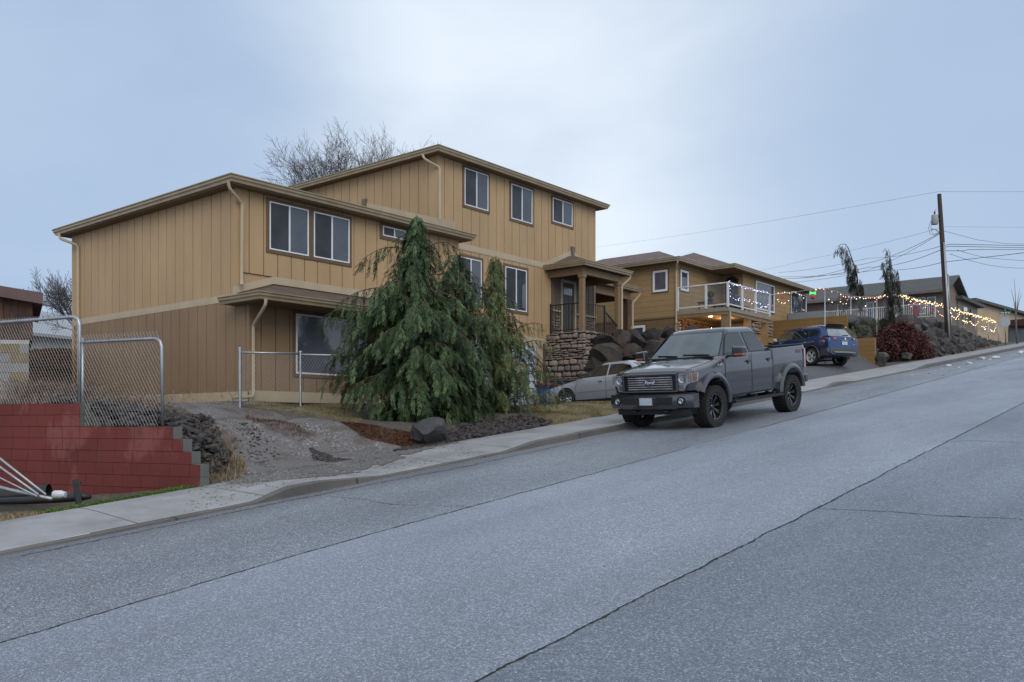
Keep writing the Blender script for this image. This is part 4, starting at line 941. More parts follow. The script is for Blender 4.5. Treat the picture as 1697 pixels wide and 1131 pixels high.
# ------------------------------------------------------------------ red block wall on the left
t = NT('faded_red_paint'); g_ = t.noise(1.0, t.co((1,1,.9)), detail=6, rough=.62); x3 = t.sep(); low = t.rng(x3[2], .1, -1.1)
fade = t.math('MULTIPLY', t.rng(t.math('ADD', t.math('ADD', t.math('MULTIPLY', g_, .62), t.math('MULTIPLY', t.noise(2.6, t.co((1,1,.28)), detail=6, rough=.7), .38)), t.math('MULTIPLY', low, .12)), .53, .60), .55)
c = t.ramp(t.noise(.8, detail=4), [(.3, S(92,44,43)), (.7, S(110,54,51))]); c = t.mix(fade, c, S(136,84,81)); c = t.mix(t.math('MULTIPLY', t.rng(t.noise(1.4, detail=5), .62, .72), .5), c, S(88,62,57))
c = t.mix(t.math('MULTIPLY', t.island(), .10), c, S(140,60,52)); t.bump(t.noise(45, detail=4), .35, .006); redp = t.fin(c, .8, spec=.25)
RW = thing('block_wall', (7.35, 12.17, -.8), 'stepped retaining wall of faded red painted concrete blocks', 'wall')
b = MB(); redm = plain('red_mortar', S(84,38,37), rough=.9); rs = random.Random(6)
def wp(s, d, z): return W0 + WD*s + WN*d + UP*z
core = MB(); Lw = 9.0; zc = .364; k = 0; cells = []
while zc > -1.6:
    z0 = zc-.193; s0 = 0
    for s in np.arange(0, 3, .01):
        if wall_top(float(s)) >= zc-.03: s0 = float(s); break
    core.prism([wp(s0+.01, .005, z0), wp(Lw, .005, z0), wp(Lw, .005, zc-.004), wp(s0+.01, .005, zc-.004)], WN*.18)
    a = s0 - (.2 if k % 2 else 0); first = True
    while a < Lw:
        p, q = max(s0, a)+.004, min(Lw, a+.4)-.004
        if q-p > .05:
            b.m = 0; j = rs.uniform(-.002,.003); b.prism([wp(p, j, z0+.004), wp(q, j, z0+.004), wp(q, j, zc-.003), wp(p, j, zc-.003)], WN*.012)
            if first: b.m = 1; b.prism([wp(p-.006, .0145, z0+.003), wp(p+.17, .0145, z0+.003), wp(p+.17, .0145, zc-.0005), wp(p-.006, .0145, zc-.0005)], WN*.187); first = False
        a += .4
    zc -= .193; k += 1
core.build('mortar', redm, RW); b.build('painted_blocks', [redp, m_concrete('bare_block', (.17,.17,.155), (.085,.09,.08), 0)], RW)

# ------------------------------------------------------------------ chain link fences
def link_mesh(b, O, A, w, z0f, z1f, pitch=.068, r=.0021, spike=.05):
    """diamond wire between bottom z0f(a) and top z1f(a) on a plane through O along A"""
    O, A = Vector(O), Vector(A).normalized(); nrm = Vector((-A.y, A.x, 0)); n = int((w+3)/pitch); b_v, b_f = b.v, b.f
    for sgn in (1, -1):
        for i in range(-int(3/pitch), n):
            a = i*pitch
            # wire: position along = a + sgn*(z - zmin); clip numerically
            zs_ = np.linspace(min(z0f(0), z0f(w)), max(z1f(0), z1f(w))+spike, 14); seg = []
            for z in zs_:
                x = a + sgn*(z)*.62
                if 0 <= x <= w and z0f(x) <= z <= z1f(x)+spike: seg.append((x, z))
            if len(seg) >= 2:
                p, q = seg[0], seg[-1]; P, Q = O+A*p[0]+UP*p[1], O+A*q[0]+UP*q[1]; d = (Q-P).normalized(); s = nrm.cross(d)*r
                b._add([P-s, P+s, P+nrm*r*1.6, Q-s, Q+s, Q+nrm*r*1.6], [(0,1,4,3), (1,2,5,4), (2,0,3,5)])
def wpx(px, py):
    r = ray(px, py); n = WN; c = n.dot(W0)+.10; return r*(c/r.dot(n))
F1 = thing('chain_fence', wpx(132, 700), 'tall chain link fence panel with bent top rail on the highest red wall blocks', 'fence', 'chain link panels on the red wall')
P0, P1 = wpx(-60, 545), wpx(132, 521); A = P0-P1; A.z = 0; A.normalize(); zt_ = 1.80; base = Vector((P1.x, P1.y, 0))
b = MB(); b.tube([base+UP*-.03, base+UP*(zt_-.14), base+A*.03+UP*(zt_-.05), base+A*.12+UP*(zt_-.005), base+A*.2+UP*zt_, base+A*3.6+UP*(zt_-.02)], .030, 10); b.build('bent_rail', MT['galv'], F1, smooth=True)
b = MB(); b.tube([base+A*-.07+UP*-.04, base+A*-.07+UP*1.45], .022, 8); b.build('fence_post', MT['galv'], F1, smooth=True)
b = MB(); link_mesh(b, base+A*.03, A, 3.5, lambda x: .37, lambda x: zt_); b.build('wire_mesh', MT['wire'], F1)
F2 = thing('chain_fence', wpx(268, 702), 'low chain link panel with rounded corner on the stepped red wall blocks', 'fence', 'chain link panels on the red wall')
e2 = wpx(268, 700); e2.z = 0; A2 = (base-e2).normalized(); L2 = (base-e2).length; zt2 = 1.37
b = MB(); b.tube([e2+A2*-.02+UP*-.02, e2+UP*(zt2-.13), e2+A2*.03+UP*(zt2-.05), e2+A2*.10+UP*(zt2-.01), e2+A2*.18+UP*zt2, e2+A2*(L2-.03)+UP*zt2], .026, 10); b.build('bent_rail', MT['galv'], F2, smooth=True)
b = MB(); link_mesh(b, e2+A2*.02, A2, L2-.05, lambda x: -.01, lambda x: zt2+.07); b.build('wire_mesh', MT['wire'], F2)
F3 = thing('chain_fence', (11.15, 16.84, .45), 'knee high galvanised chain link fence in front of the lower wing window', 'fence')
q0, q1, q2 = PY(397.7, 671, 19.3), PY(498, 673, 19.9), PY(610, 675, 20.6)
for q in (q0, q1, q2):
    b = MB(); z1 = 1.69 if q is q0 else 1.66; b.tube([(q.x,q.y,.35),(q.x,q.y,z1)], .036 if q is q0 else .03, 10); b.tube([(q.x,q.y,z1),(q.x,q.y,z1+.015),(q.x,q.y,z1+.03)], [.045,.04,.01], 10); b.build('fence_post', MT['galv'], F3, smooth=True, angle=40)
b = MB()
for p, q in ((q0, q1), (q1, q2)): b.tube([(p.x,p.y,1.60),(q.x,q.y,1.62)], .022, 8)
b.build('top_rail', MT['galv'], F3, smooth=True)
b = MB()
for p, q in ((q0, q1), (q1, q2)): d = Vector((q.x-p.x, q.y-p.y, 0)); link_mesh(b, (p.x,p.y,0), d, d.length, lambda x: .46, lambda x: 1.60, spike=.04)
b.build('wire_mesh', MT['wire'], F3)

# ------------------------------------------------------------------ clutter at the foot of the red wall
def onlot(px, py, h=0): return PT(px, py, 4, 30)
pip = m_metal('grey_conduit', (.42,.43,.45), .5, .6)
G_ = 'metal poles leaning in the lot corner'
for i, (x0, y0, x1, y1, lb) in enumerate(((-60,711,76,820,'steepest thin metal pole leaning at the lot corner'), (-60,729,64,820,'second steepest thin metal pole below the steepest one'), (-60,760,62,823,'thin dull metal pole at a shallow angle over the black pipe'), (-60,793,86,827,'thick flat lying metal pole in front of the black pipe'))):
    b = MB(); A, B_ = PY(x0, y0, 12.6), PY(x1, y1, 12.0); b.tube([A, A.lerp(B_, .5)-UP*.01, B_], (.016,.016,.011,.024)[i], 8); tag(b.build('metal_pole', pip, smooth=True), lb, 'pole', G_)
b = MB(); A, B_ = PY(-40, 824, 13.3), PY(78, 816, 13.4); b.tube([A, A.lerp(B_,.5)+UP*-.02, B_-UP*.0], [.11,.115,.115], 16, cap=False); b.tube([A, B_], .095, 16, cap=False); b.tube([B_+(A-B_).normalized()*.02, B_+(B_-A).normalized()*.03], .125, 16, cap=False)
tag(b.build('black_pipe', MT['plastic'], smooth=True, angle=50), 'fat black plastic pipe lying at the foot of the red wall', 'pipe')
b = MB(); P = [PY(x, y, 12.9) for x, y in ((-30,832),(40,830),(100,827),(135,823),(150,824))]; b.tube(P, [.05,.06,.06,.07,.03], 10); tag(b.build('black_tarp_roll', MT['plastic'], smooth=True), 'limp black roll of sheeting beside the white jug', 'roll')
b = MB(); A = PY(131, 826, 12.7); B_ = PY(124, 796, 12.8); b.beam(A-UP*.1, B_, .07, .05); b.beam(PY(128,801,12.75)+RT*.03, PY(128,801,12.75)+RT*.06, .02, .02); tag(b.build('short_post', MT['black']), 'short leaning black post in front of the red wall', 'post')
b = MB(); c = PY(99, 820, 12.5); M_ = Matrix.Translation(c) @ Matrix.Rotation(R(80), 4, RT) ; M_ = Matrix.Translation(c) @ (RT*1).to_track_quat('Z', 'Y').to_matrix().to_4x4()
b.lathe([(0,-.09),(.05,-.09),(.06,-.07),(.06,.03),(.045,.055),(.045,.085),(.02,.09),(0,.09)], 14, M_); tag(b.build('plastic_jug', plain('white_plastic', (.62,.64,.66), rough=.4), smooth=True, angle=50), 'small white plastic jug on its side by the red wall', 'jug')

# ------------------------------------------------------------------ boulders
def boulder(p, s, seed, mat, label, group=None, cuts=7, M=None):
    rnd = random.Random(seed); b = MB(); chunk(b, (0,0,0), s, rnd, ICO3, cuts); o = b.build('boulder', mat, smooth=True, angle=19); o.location = p
    return tag(o, label, 'boulder', group)
p = PT(706, 742); p = PY(706, 712, p.dot(FW)+.35)
boulder(p - UP*.05, (.56,.36,.42), 21, m_rock('slate_boulder', (.115,.112,.115), (.032,.031,.034), 2.6, .0, 1.0), 'large grey slanting boulder at the foot of the drooping conifers', cuts=9)
boulder(PT(655, 722)+FW*.4+UP*.02, (.22,.2,.16), 22, MT['basalt'], 'small dark boulder half hidden left of the large grey boulder')
gz_ = 'boulders stacked beside the stone porch base'
spec = [(1000,566,.42,.30,17.1),(1024,568,.52,.44,16.9),(1052,563,.44,.34,16.9),(1082,562,.48,.40,16.7),(1110,552,.42,.28,16.9),(1003,590,.62,.48,16.5),(1048,590,.62,.42,16.4),(1086,585,.6,.45,16.3),(1010,615,.7,.45,16.1),(1060,612,.7,.45,16.0),(1120,575,.6,.5,16.2),(985,607,.40,.5,16.8),(1150,560,.6,.5,16.4)]
N_ = ['first','second','third','fourth','fifth','sixth','seventh']
BL_ = {}
for rw, ids in (('top', [0,1,2,3,4,10,12]), ('middle', [11,5,6,7]), ('bottom', [8,9])):
    for n_, i in enumerate(ids): BL_[i] = '%s dark boulder from the stone porch base in the %s row of the stack' % (N_[n_], rw)
for i, (x, y, sx, sz, v) in enumerate(spec):
    q = PV(x, y, v); boulder(q, (sx*1.05, .5, sz*1.08), 40+i, MT['basalt2'] if i in (1, 5, 6, 8) else MT['basalt'], BL_[i], gz_, cuts=10)
gr = 'rocks of the long bank above the sidewalk'; rs = random.Random(77)
u = 41.7; n_b = 0
while u < 72.5:
    zb_, zt_ = road_z(u)+.13, bank_top(u); H = zt_-zb_; sz = min(.40, max(.18, .20+H*.09)); rows = max(1, int(H/(sz*1.1))); 
    for k in range(rows):
        f = (k+.5)/rows; vv = 12.45+1.45*f+nook(u); s = sz*rs.uniform(.85,1.25)
        if False: continue
        boulder(Vector((u+rs.uniform(-.15,.15)+(.3 if k % 2 else 0), vv, zb_+H*f)), (s*1.25, s*1.0, s*.95), rs.random(), MT['bankrock'] if rs.random() < .75 else MT['basalt'], 'dark grey rock stacked in the long bank above the uphill sidewalk', gr, cuts=11); n_b += 1
    u += sz*1.75
for x, y, sx, sz in ((1462,593,.62,.28), (1502,592,.4,.24)): q = PV(x, y, 12.75); boulder(q, (sx, .35, sz), x, MT['bankrock'], 'low %s grey rock peeking out under the red leaved shrub' % ('wide' if x < 1480 else 'narrow'))

# ------------------------------------------------------------------ slush lumps in the gutter
ice = plain('dirty_snow', (.62,.66,.70), (.34,.36,.38), 18, .5, .5, 60)
for i, (x, y, s) in enumerate(((1573,607,.17),(1588,610,.09),(1606,604,.2),(1626,596,.28),(1650,594,.24),(1560,613,.08),(1510,622,.07),(1690,586,.3),(1562,622,.12),(1409,607.5,.16),(1399,608,.09),(1432,606.5,.08),(1602,600,.09),(1642,597,.14),(1540,620,.07))):
    q = PG(x, y) if y > 606 or x > 1500 else PT(x, y); b = MB(); chunk(b, (0,0,0), (s*.9, s*.65, s*.34), random.Random(i), ICO3, 4); o_ = b.build('snow_lump', ice, smooth=True, angle=40); o_.location = q+UP*s*.15
    tag(o_, 'small dirty snow lump left %s' % ('behind the blue suv' if x < 1450 else 'in the gutter by the rock bank'), 'snow lump', 'snow lumps behind the suv' if x < 1450 else 'snow lumps in the gutter')

# ------------------------------------------------------------------ pole, wires, signs, bins
UPo = thing('utility_pole', PV(1573, 560, 12.9), 'tall dark wooden utility pole with a grey transformer can and street lamp', 'utility pole')
pb, pt_ = PV(1573, 575, 12.9), None; Yp = pb.dot(FW); pt_ = PY(1556.5, 322, Yp)
woodm = m_siding('creosote_wood', (.055,.035,.03), .4)
b = MB(); b.tube([pb-UP*1, pb, pt_], [.20,.19,.115], 14); b.build('pole', woodm, UPo, smooth=True, angle=50)
def pp(px, py, dY=0): return PY(px, py, Yp+dY)
b = MB(); c = pp(1549, 364); b.lathe([(0,-.30),(.17,-.30),(.19,-.27),(.19,.22),(.17,.27),(.05,.30),(0,.30)], 20, Matrix.Translation(c)); tr_ = b.build('transformer', plain('grey_can', (.30,.33,.34), rough=.45), UPo, smooth=True, angle=45)
b = MB(); b.tube([c+UP*.3, c+UP*.42, c+UP*.5], [.04,.05,.02], 8); b.tube([c+UP*.5, c+UP*.62+RT*.1], .01, 5); b.beam(c+UP*.15, c+UP*.15+RT*.35, .05, .05); b.beam(c-UP*.1, c-UP*.1+RT*.35, .05, .05); b.build('bushing', MT['screen'], tr_)
b = MB(); b.tube([pp(1561,388), pp(1555,384), pp(1550,380.5)], .03, 8); b.obox(pp(1548.5,379.8), RT*.14, FW*.07, UP*.04); b.build('street_lamp', MT['galv'], UPo)
b = MB(); b.tube([pp(1564.5,402,-.22), pp(1571.5,520,-.22), pp(1573.5,572,-.22)], .055, 8); b.build('conduit', pip, UPo, smooth=True)
b = MB(); b.tube([pp(1543,366), pp(1539,378), pp(1541,388), pp(1549,390), pp(1558,384)], .013, 5); b.tube([pp(1544,367), pp(1542.5,380), pp(1546,388), pp(1557,386)], .011, 5); b.build('drop_cable', MT['black'], UPo)
b = MB(); b.tube([pp(1571,455,.6), pp(1574,560,.6)], .05, 8); tag(b.build('service_mast', MT['galv'], smooth=True), 'thin grey service mast standing right behind the utility pole', 'mast')
def wire(pts, r, sag=0):
    r *= .72
    b = MB(); Q = []
    for (p, q) in zip(pts, pts[1:]):
        for i in range(12): f = i/12; Q.append(p.lerp(q, f) - UP*sag*4*f*(1-f))
    Q.append(pts[-1]); b.tube(Q, r, 5); return b.build('power_wire', MT['black'], smooth=True)
Wl = [([(1555,318),(985,410)], [0,60], .010, .2, 'thin top wire running left from the pole tip across the sky'),
 ([(1555,318),(1760,318)], [0,15], .012, 0, 'thin top wire running right from the pole tip'),
 ([(1556,379),(1340,430),(1240,452)], [0,30,45], .011, .1, 'faint wire running left just below the transformer'),
 ([(1558,386),(1420,440),(1300,462)], [0,20,35], .022, .3, 'dark wire dropping left from the lamp toward the ochre house roof'),
 ([(1557,388),(1460,440),(1400,457),(1290,470)], [0,20,25,38], .020, .1, 'second dark wire dropping left, lower and steeper'),
 ([(1560,408),(1440,428),(1290,452)], [0,25,45], .020, .2, 'long cable running left at middle height of the pole'),
 ([(1560,414),(1440,443),(1290,462)], [0,25,45], .026, .3, 'thick cable running left below the middle one'),
 ([(1562,435),(1460,447),(1290,459)], [0,25,45], .024, .2, 'lowest cable running left from the pole'),
 ([(1564,383),(1620,398),(1665,404),(1780,407)], [0,6,10,20], .016, 0, 'sagging wire running right below the lamp'),
 ([(1566,407),(1574,405),(1700,407.5),(1800,408)], [0,1,12,20], .026, 0, 'upper one of three thick cables running right'),
 ([(1566,410),(1575,408.5),(1700,411),(1800,411.5)], [0,1,12,20], .026, 0, 'middle one of three thick cables running right'),
 ([(1566,416),(1598,416),(1604,414),(1800,413.5)], [0,2,3,20], .024, 0, 'lower one of three thick cables running right'),
 ([(1586,414.5),(1640,428),(1800,438)], [0,8,20], .018, .05, 'thin cable sagging right below the three thick ones'),
 ([(1574,421),(1640,440),(1700,445),(1800,446)], [0,8,14,20], .018, .05, 'lowest thin cable sagging to the right edge'),
 ([(1562,435),(1700,419),(1800,408)], [0,-6,-10], .022, 0, 'cable rising right across the others toward the viewer'),
 ([(1565,376),(1800,378)], [0,20], .009, 0, 'faint high wire running right level with the transformer base')]
for pts, dz, r_, sag, lb in Wl: tag(wire([pp(x, y, d_) for (x, y), d_ in zip(pts, dz)], r_, sag), lb, 'wire', 'overhead wires')
SS = thing('stop_sign', PY(1666, 570, 66), 'grey back of an octagonal stop sign with green street name blades on its post', 'sign')
b = MB(); a, c = PY(1667, 572, 62), PY(1665.6, 518, 62); b.tube([a, c], .045, 8); b.build('sign_post', MT['galv'], SS, smooth=True)
b = MB(); cc = PY(1666, 534, 61.9); b.prism([cc + RT*.38*math.cos(R(22.5+45*k)) + UP*.38*math.sin(R(22.5+45*k)) for k in range(8)], FW*.01); b.build('sign_plate', plain('sign_back', (.30,.33,.37), rough=.5), SS)
b = MB(); cc = PY(1666, 518.5, 61.8); b.obox(cc, RT*.40, FW*.01, UP*.10); b.obox(cc+UP*.18, (RT*.6+FW*.8)*.3, RT*.01, UP*.07); b.build('street_name_blade', plain('green_sign', (.02,.13,.10), rough=.5), SS)
b = MB(); cc = PY(1659, 518.8, 61.7)
for k, w in enumerate((.03,.03,.025,.03,.0,.03,.03,.0,.03,.03)):
    if w: b.obox(cc+RT*(k*.062), RT*w*.6, FW*.003, UP*.035)
b.build('sign_lettering', MT['vinyl'], SS)
b = MB(); b.tube([PY(1686,572,64), PY(1684,545,64), PY(1683,500,64)], [.07,.06,.04], 8)
for x, y in ((1676,480),(1690,478),(1681,462),(1693,486)): b.tube([PY(1684,525,64), PY((1684+x)/2,(515+y)/2,64), PY(x,y,64)], [.03,.02,.008], 5)
tag(b.build('bare_sapling', plain('sapling_bark', (.14,.12,.11), rough=.9), smooth=True), 'thin bare sapling standing right of the stop sign', 'tree')

def bin_(x, y, z, name, label, bodym, lidm, w=.30, d=.33, h=.95, yaw=0):
    Mx = Matrix.Translation((x, y, z)) @ Matrix.Rotation(yaw, 4, 'Z'); t_ = thing(name, (x,y,z), label, 'bin', M=Mx)
    b = MB(); k = .82; P = [(-w*k,-d*k,.04),(w*k,-d*k,.04),(w*k,d*k,.04),(-w*k,d*k,.04),(-w,-d,h),(w,-d,h),(w,d,h),(-w,d,h)]; b._add(P, [(0,3,2,1),(4,5,6,7),(0,1,5,4),(1,2,6,5),(2,3,7,6),(3,0,4,7)]); b.box(-w-.02, w+.02, -d-.02, d+.02, h-.07, h-.02); b.build('body', bodym, t_, local=True, bevel=.02)
    b = MB(); b.box(-w-.03, w+.03, -d-.05, d+.03, h, h+.04); b.box(-w*.7, w*.7, -d*.6, d*.6, h+.04, h+.08); b.box(-w*.8, w*.8, d+.03, d+.08, h-.02, h+.03); b.build('lid', lidm, t_, local=True, bevel=.015)
    for s in (-1, 1):
        b = MB(); b.lathe([(0,-.025),(.09,-.025),(.10,-.015),(.10,.015),(.09,.025),(0,.025)], 16, Matrix.Translation((s*w*.85, d*.85, .10)) @ Matrix.Rotation(R(90), 4, 'Y')); b.build('wheel', MT['rubber'], t_, local=True)
    return t_
gb = bin_(25.05, 18.25, .50, 'rolling_bin', 'dark grey wheeled bin by the stone base behind the silver sedan', plain('grey_bin', (.045,.055,.065), rough=.5), plain('grey_bin_lid', (.05,.062,.075), rough=.5), w=.42, d=.4, h=1.02)
b = MB(); b.box(-.424, -.418, -.20, .02, .78, .84); b.build('decal', MT['vinyl'], gb, local=True)
bl = bin_(24.15, 18.2, .50, 'recycling_bin', 'blue recycling bin with red lid beside the garage post', plain('blue_bin', (.012,.045,.24), rough=.45), plain('red_lid', (.28,.03,.025), rough=.5), w=.27, d=.28, h=.86)
b = MB()
for k in range(3):                                              # chasing-arrows mark
    a = math.pi/2 + k*2*math.pi/3
    for f in (0, 1):
        p0 = Vector((-.262, math.cos(a)*.075, .55+math.sin(a)*.075)); a2 = a+2*math.pi/3*.7; p1 = Vector((-.262, math.cos(a2)*.075, .55+math.sin(a2)*.075))
    b.beam(p0, p1, .02, .006)
b.build('emblem', plain('pale_print', (.35,.45,.62), rough=.5), bl, local=True)
b = MB(); P = [Vector((25.12+.0*k, 17.9, 1.2)) for k in range(2)]; b.tube([(24.92,19.12,1.45),(24.86,19.0,1.2),(24.86,19.02,.8),(24.95,19.0,.5)], .014, 6); tag(b.build('garden_hose', plain('tan_hose', (.25,.17,.09), rough=.5), smooth=True), 'tan hose hanging on the garage door post', 'hose')
# ------------------------------------------------------------------ vehicles (local axes: x forward, y to the driver's side, z up)
def text_part(name, body, size, M, mat, parent, ext=.004, shear=0, xs=1, align='CENTER'):
    cu = bpy.data.curves.new(name, 'FONT'); cu.body = body; cu.size = size; cu.extrude = ext; cu.shear = shear; cu.align_x = align; cu.align_y = 'CENTER'; cu.offset = size*.012
    o = bpy.data.objects.new(name, cu); col.objects.link(o); bpy.context.view_layer.update()
    me = bpy.data.meshes.new_from_object(o.evaluated_get(bpy.context.evaluated_depsgraph_get())); bpy.data.objects.remove(o); bpy.data.curves.remove(cu)
    me.transform(M @ Matrix.Diagonal((xs, 1, 1, 1))); me.materials.clear(); me.materials.append(mat); n = bpy.data.objects.new(name, me); col.objects.link(n); n.parent = parent; WM[n.name] = WM[parent.name].copy(); return n
def basis(o, x, y):                                             # text lies in x/y axes given
    x, y = Vector(x).normalized(), Vector(y).normalized(); z = x.cross(y); m = Matrix((x, y, z)).transposed().to_4x4(); m.translation = Vector(o); return m
def cut_body(b, cutters, name, mat, parent, angle=32):
    o = b.build(name, mat, parent, local=True, fix=True); ms = []
    for c in cutters:
        k = c.build('cutter', mat, None, fix=True); ms.append(k); m = o.modifiers.new('b', 'BOOLEAN'); m.operation = 'DIFFERENCE'; m.object = k; m.solver = 'EXACT'
        k.matrix_world = WM[parent.name]
    bpy.context.view_layer.update()
    me = bpy.data.meshes.new_from_object(o.evaluated_get(bpy.context.evaluated_depsgraph_get())); o.modifiers.clear(); o.data = me
    for k in ms: bpy.data.objects.remove(k)
    me.polygons.foreach_set('use_smooth', [True]*len(me.polygons)); me.set_sharp_from_angle(angle=R(angle)); return o
def body_loft(tab, n=90):
    """tab rows: x, half width, bottom, shoulder, centre top"""
    tab = sorted(tab); X = [r[0] for r in tab]; xs_ = sorted(set(list(np.linspace(X[0], X[-1], n)) + X)); b = MB(); K = 0; f = lambda x, i: float(np.interp(x, X, [r[i] for r in tab]))
    for x in xs_:
        w, zb, zs, zt = f(x,1), f(x,2), f(x,3), f(x,4); zm = zb+(zs-zb)*.45
        H = [(0,zb),(w-.14,zb),(w-.035,zb+.04),(w-.012,zb+.12),(w,zm),(w-.004,(zm+zs)/2),(w-.02,zs-.05),(w-.05,zs-.008),(w-.13,zs+(zt-zs)*.35+.008),(w*.55,zt-(zt-zs)*.12),(0,zt)]
        ring = H + [(-y, z) for y, z in H[1:-1]][::-1]; K = len(ring); b.v += [(x, y, z) for y, z in ring]
    for i in range(len(xs_)-1):
        for k in range(K): a, c = i*K+k, i*K+(k+1) % K; b.f.append((a, a+K, c+K, c)); b.mi.append(0)
    b.f.append(tuple(range(K))); b.mi.append(0); b.f.append(tuple(range((len(xs_)-1)*K, len(xs_)*K))[::-1]); b.mi.append(0); return b, (lambda x: f(x,1)), f
class Cab:
    def __init__(s, z0, z1, xf0, xf1, xr0, xr1, h0, h1, kf=.12, kr=.05, crown=.09): s.__dict__.update(locals())
    def t(s, z): return (z-s.z0)/(s.z1-s.z0)
    def hy(s, z): return s.h0+(s.h1-s.h0)*s.t(z)
    def xf(s, z): return s.xf0+(s.xf1-s.xf0)*s.t(z)
    def xr(s, z): return s.xr0+(s.xr1-s.xr0)*s.t(z)
    def front(s, q, z, d=0): hy = s.hy(z); n = Vector((s.z1-s.z0, 0, s.xf0-s.xf1)).normalized(); return Vector((s.xf(z)-s.kf*q*q, q*hy, z)) + n*d
    def rear(s, q, z, d=0): hy = s.hy(z); n = Vector((-(s.z1-s.z0), 0, s.xr1-s.xr0)).normalized(); return Vector((s.xr(z)+s.kr*q*q, q*hy, z)) + n*d
    def side(s, x, z, sg, d=0): n = Vector((0, (s.z1-s.z0)*sg, s.h0-s.h1)).normalized(); return Vector((x, s.hy(z)*sg, z)) + n*d
    def mesh(s):
        b = MB(); lv = [(s.z0-.08, 0, 0), (s.z0, 0, 0)] + [(s.z0+(s.z1-s.z0)*t, 0, 0) for t in (.33, .66, 1)] + [(s.z1+s.crown*.45, .03, 1), (s.z1+s.crown*.78, .10, 1), (s.z1+s.crown*.95, .24, 1), (s.z1+s.crown, .42, 1)]; K = 0
        for z, ins, top in lv:
            zz = min(z, s.z1); hy = s.hy(zz)-ins; xf = s.xf(zz)-ins*1.1; xr = s.xr(zz)+ins*.9; kf, kr = s.kf, s.kr; ring = []
            for q in np.linspace(-.94, .94, 13): ring.append((xf-kf*q*q, q*hy))
            ring += [(xf-kf-.03, hy*.985)]
            for t in np.linspace(.08, .94, 10): ring.append((xf-kf+(xr+kr-xf+kf)*t, hy))
            ring += [(xr+kr+.02, hy*.985)]
            for q in np.linspace(.94, -.94, 9): ring.append((xr+kr*q*q, q*hy))
            ring += [(xr+kr+.02, -hy*.985)]
            for t in np.linspace(.94, .08, 10): ring.append((xf-kf+(xr+kr-xf+kf)*t, -hy))
            ring += [(xf-kf-.03, -hy*.985)]
            K = len(ring); b.v += [(x, y, z) for x, y in ring]
        for i in range(len(lv)-1):
            for k in range(K): a, c = i*K+k, i*K+(k+1) % K; b.f.append((a, c, c+K, a+K)); b.mi.append(0)
        b.f.append(tuple(range(K))[::-1]); b.f.append(tuple(range((len(lv)-1)*K, len(lv)*K))); b.mi += [0, 0]; return b
    def pane_side(s, pts, sg, d=.006):
        b = MB(); P = [s.side(x, z, sg, d) for x, z in pts]; b.prism(P if sg < 0 else P[::-1], s.side(0, s.z0, sg, -.012)-s.side(0, s.z0, sg, 0)); return b
    def pane_end(s, which, q0, q1, z0, z1, d=.006, n=12, taper=0):
        f = s.front if which == 'f' else s.rear; b = MB()
        def g(a, c): z = z0+(z1-z0)*c; m = 1-taper*c; return f((q0+(q1-q0)*a)*m, z, d)
        b.grid(g, n, 5); return b
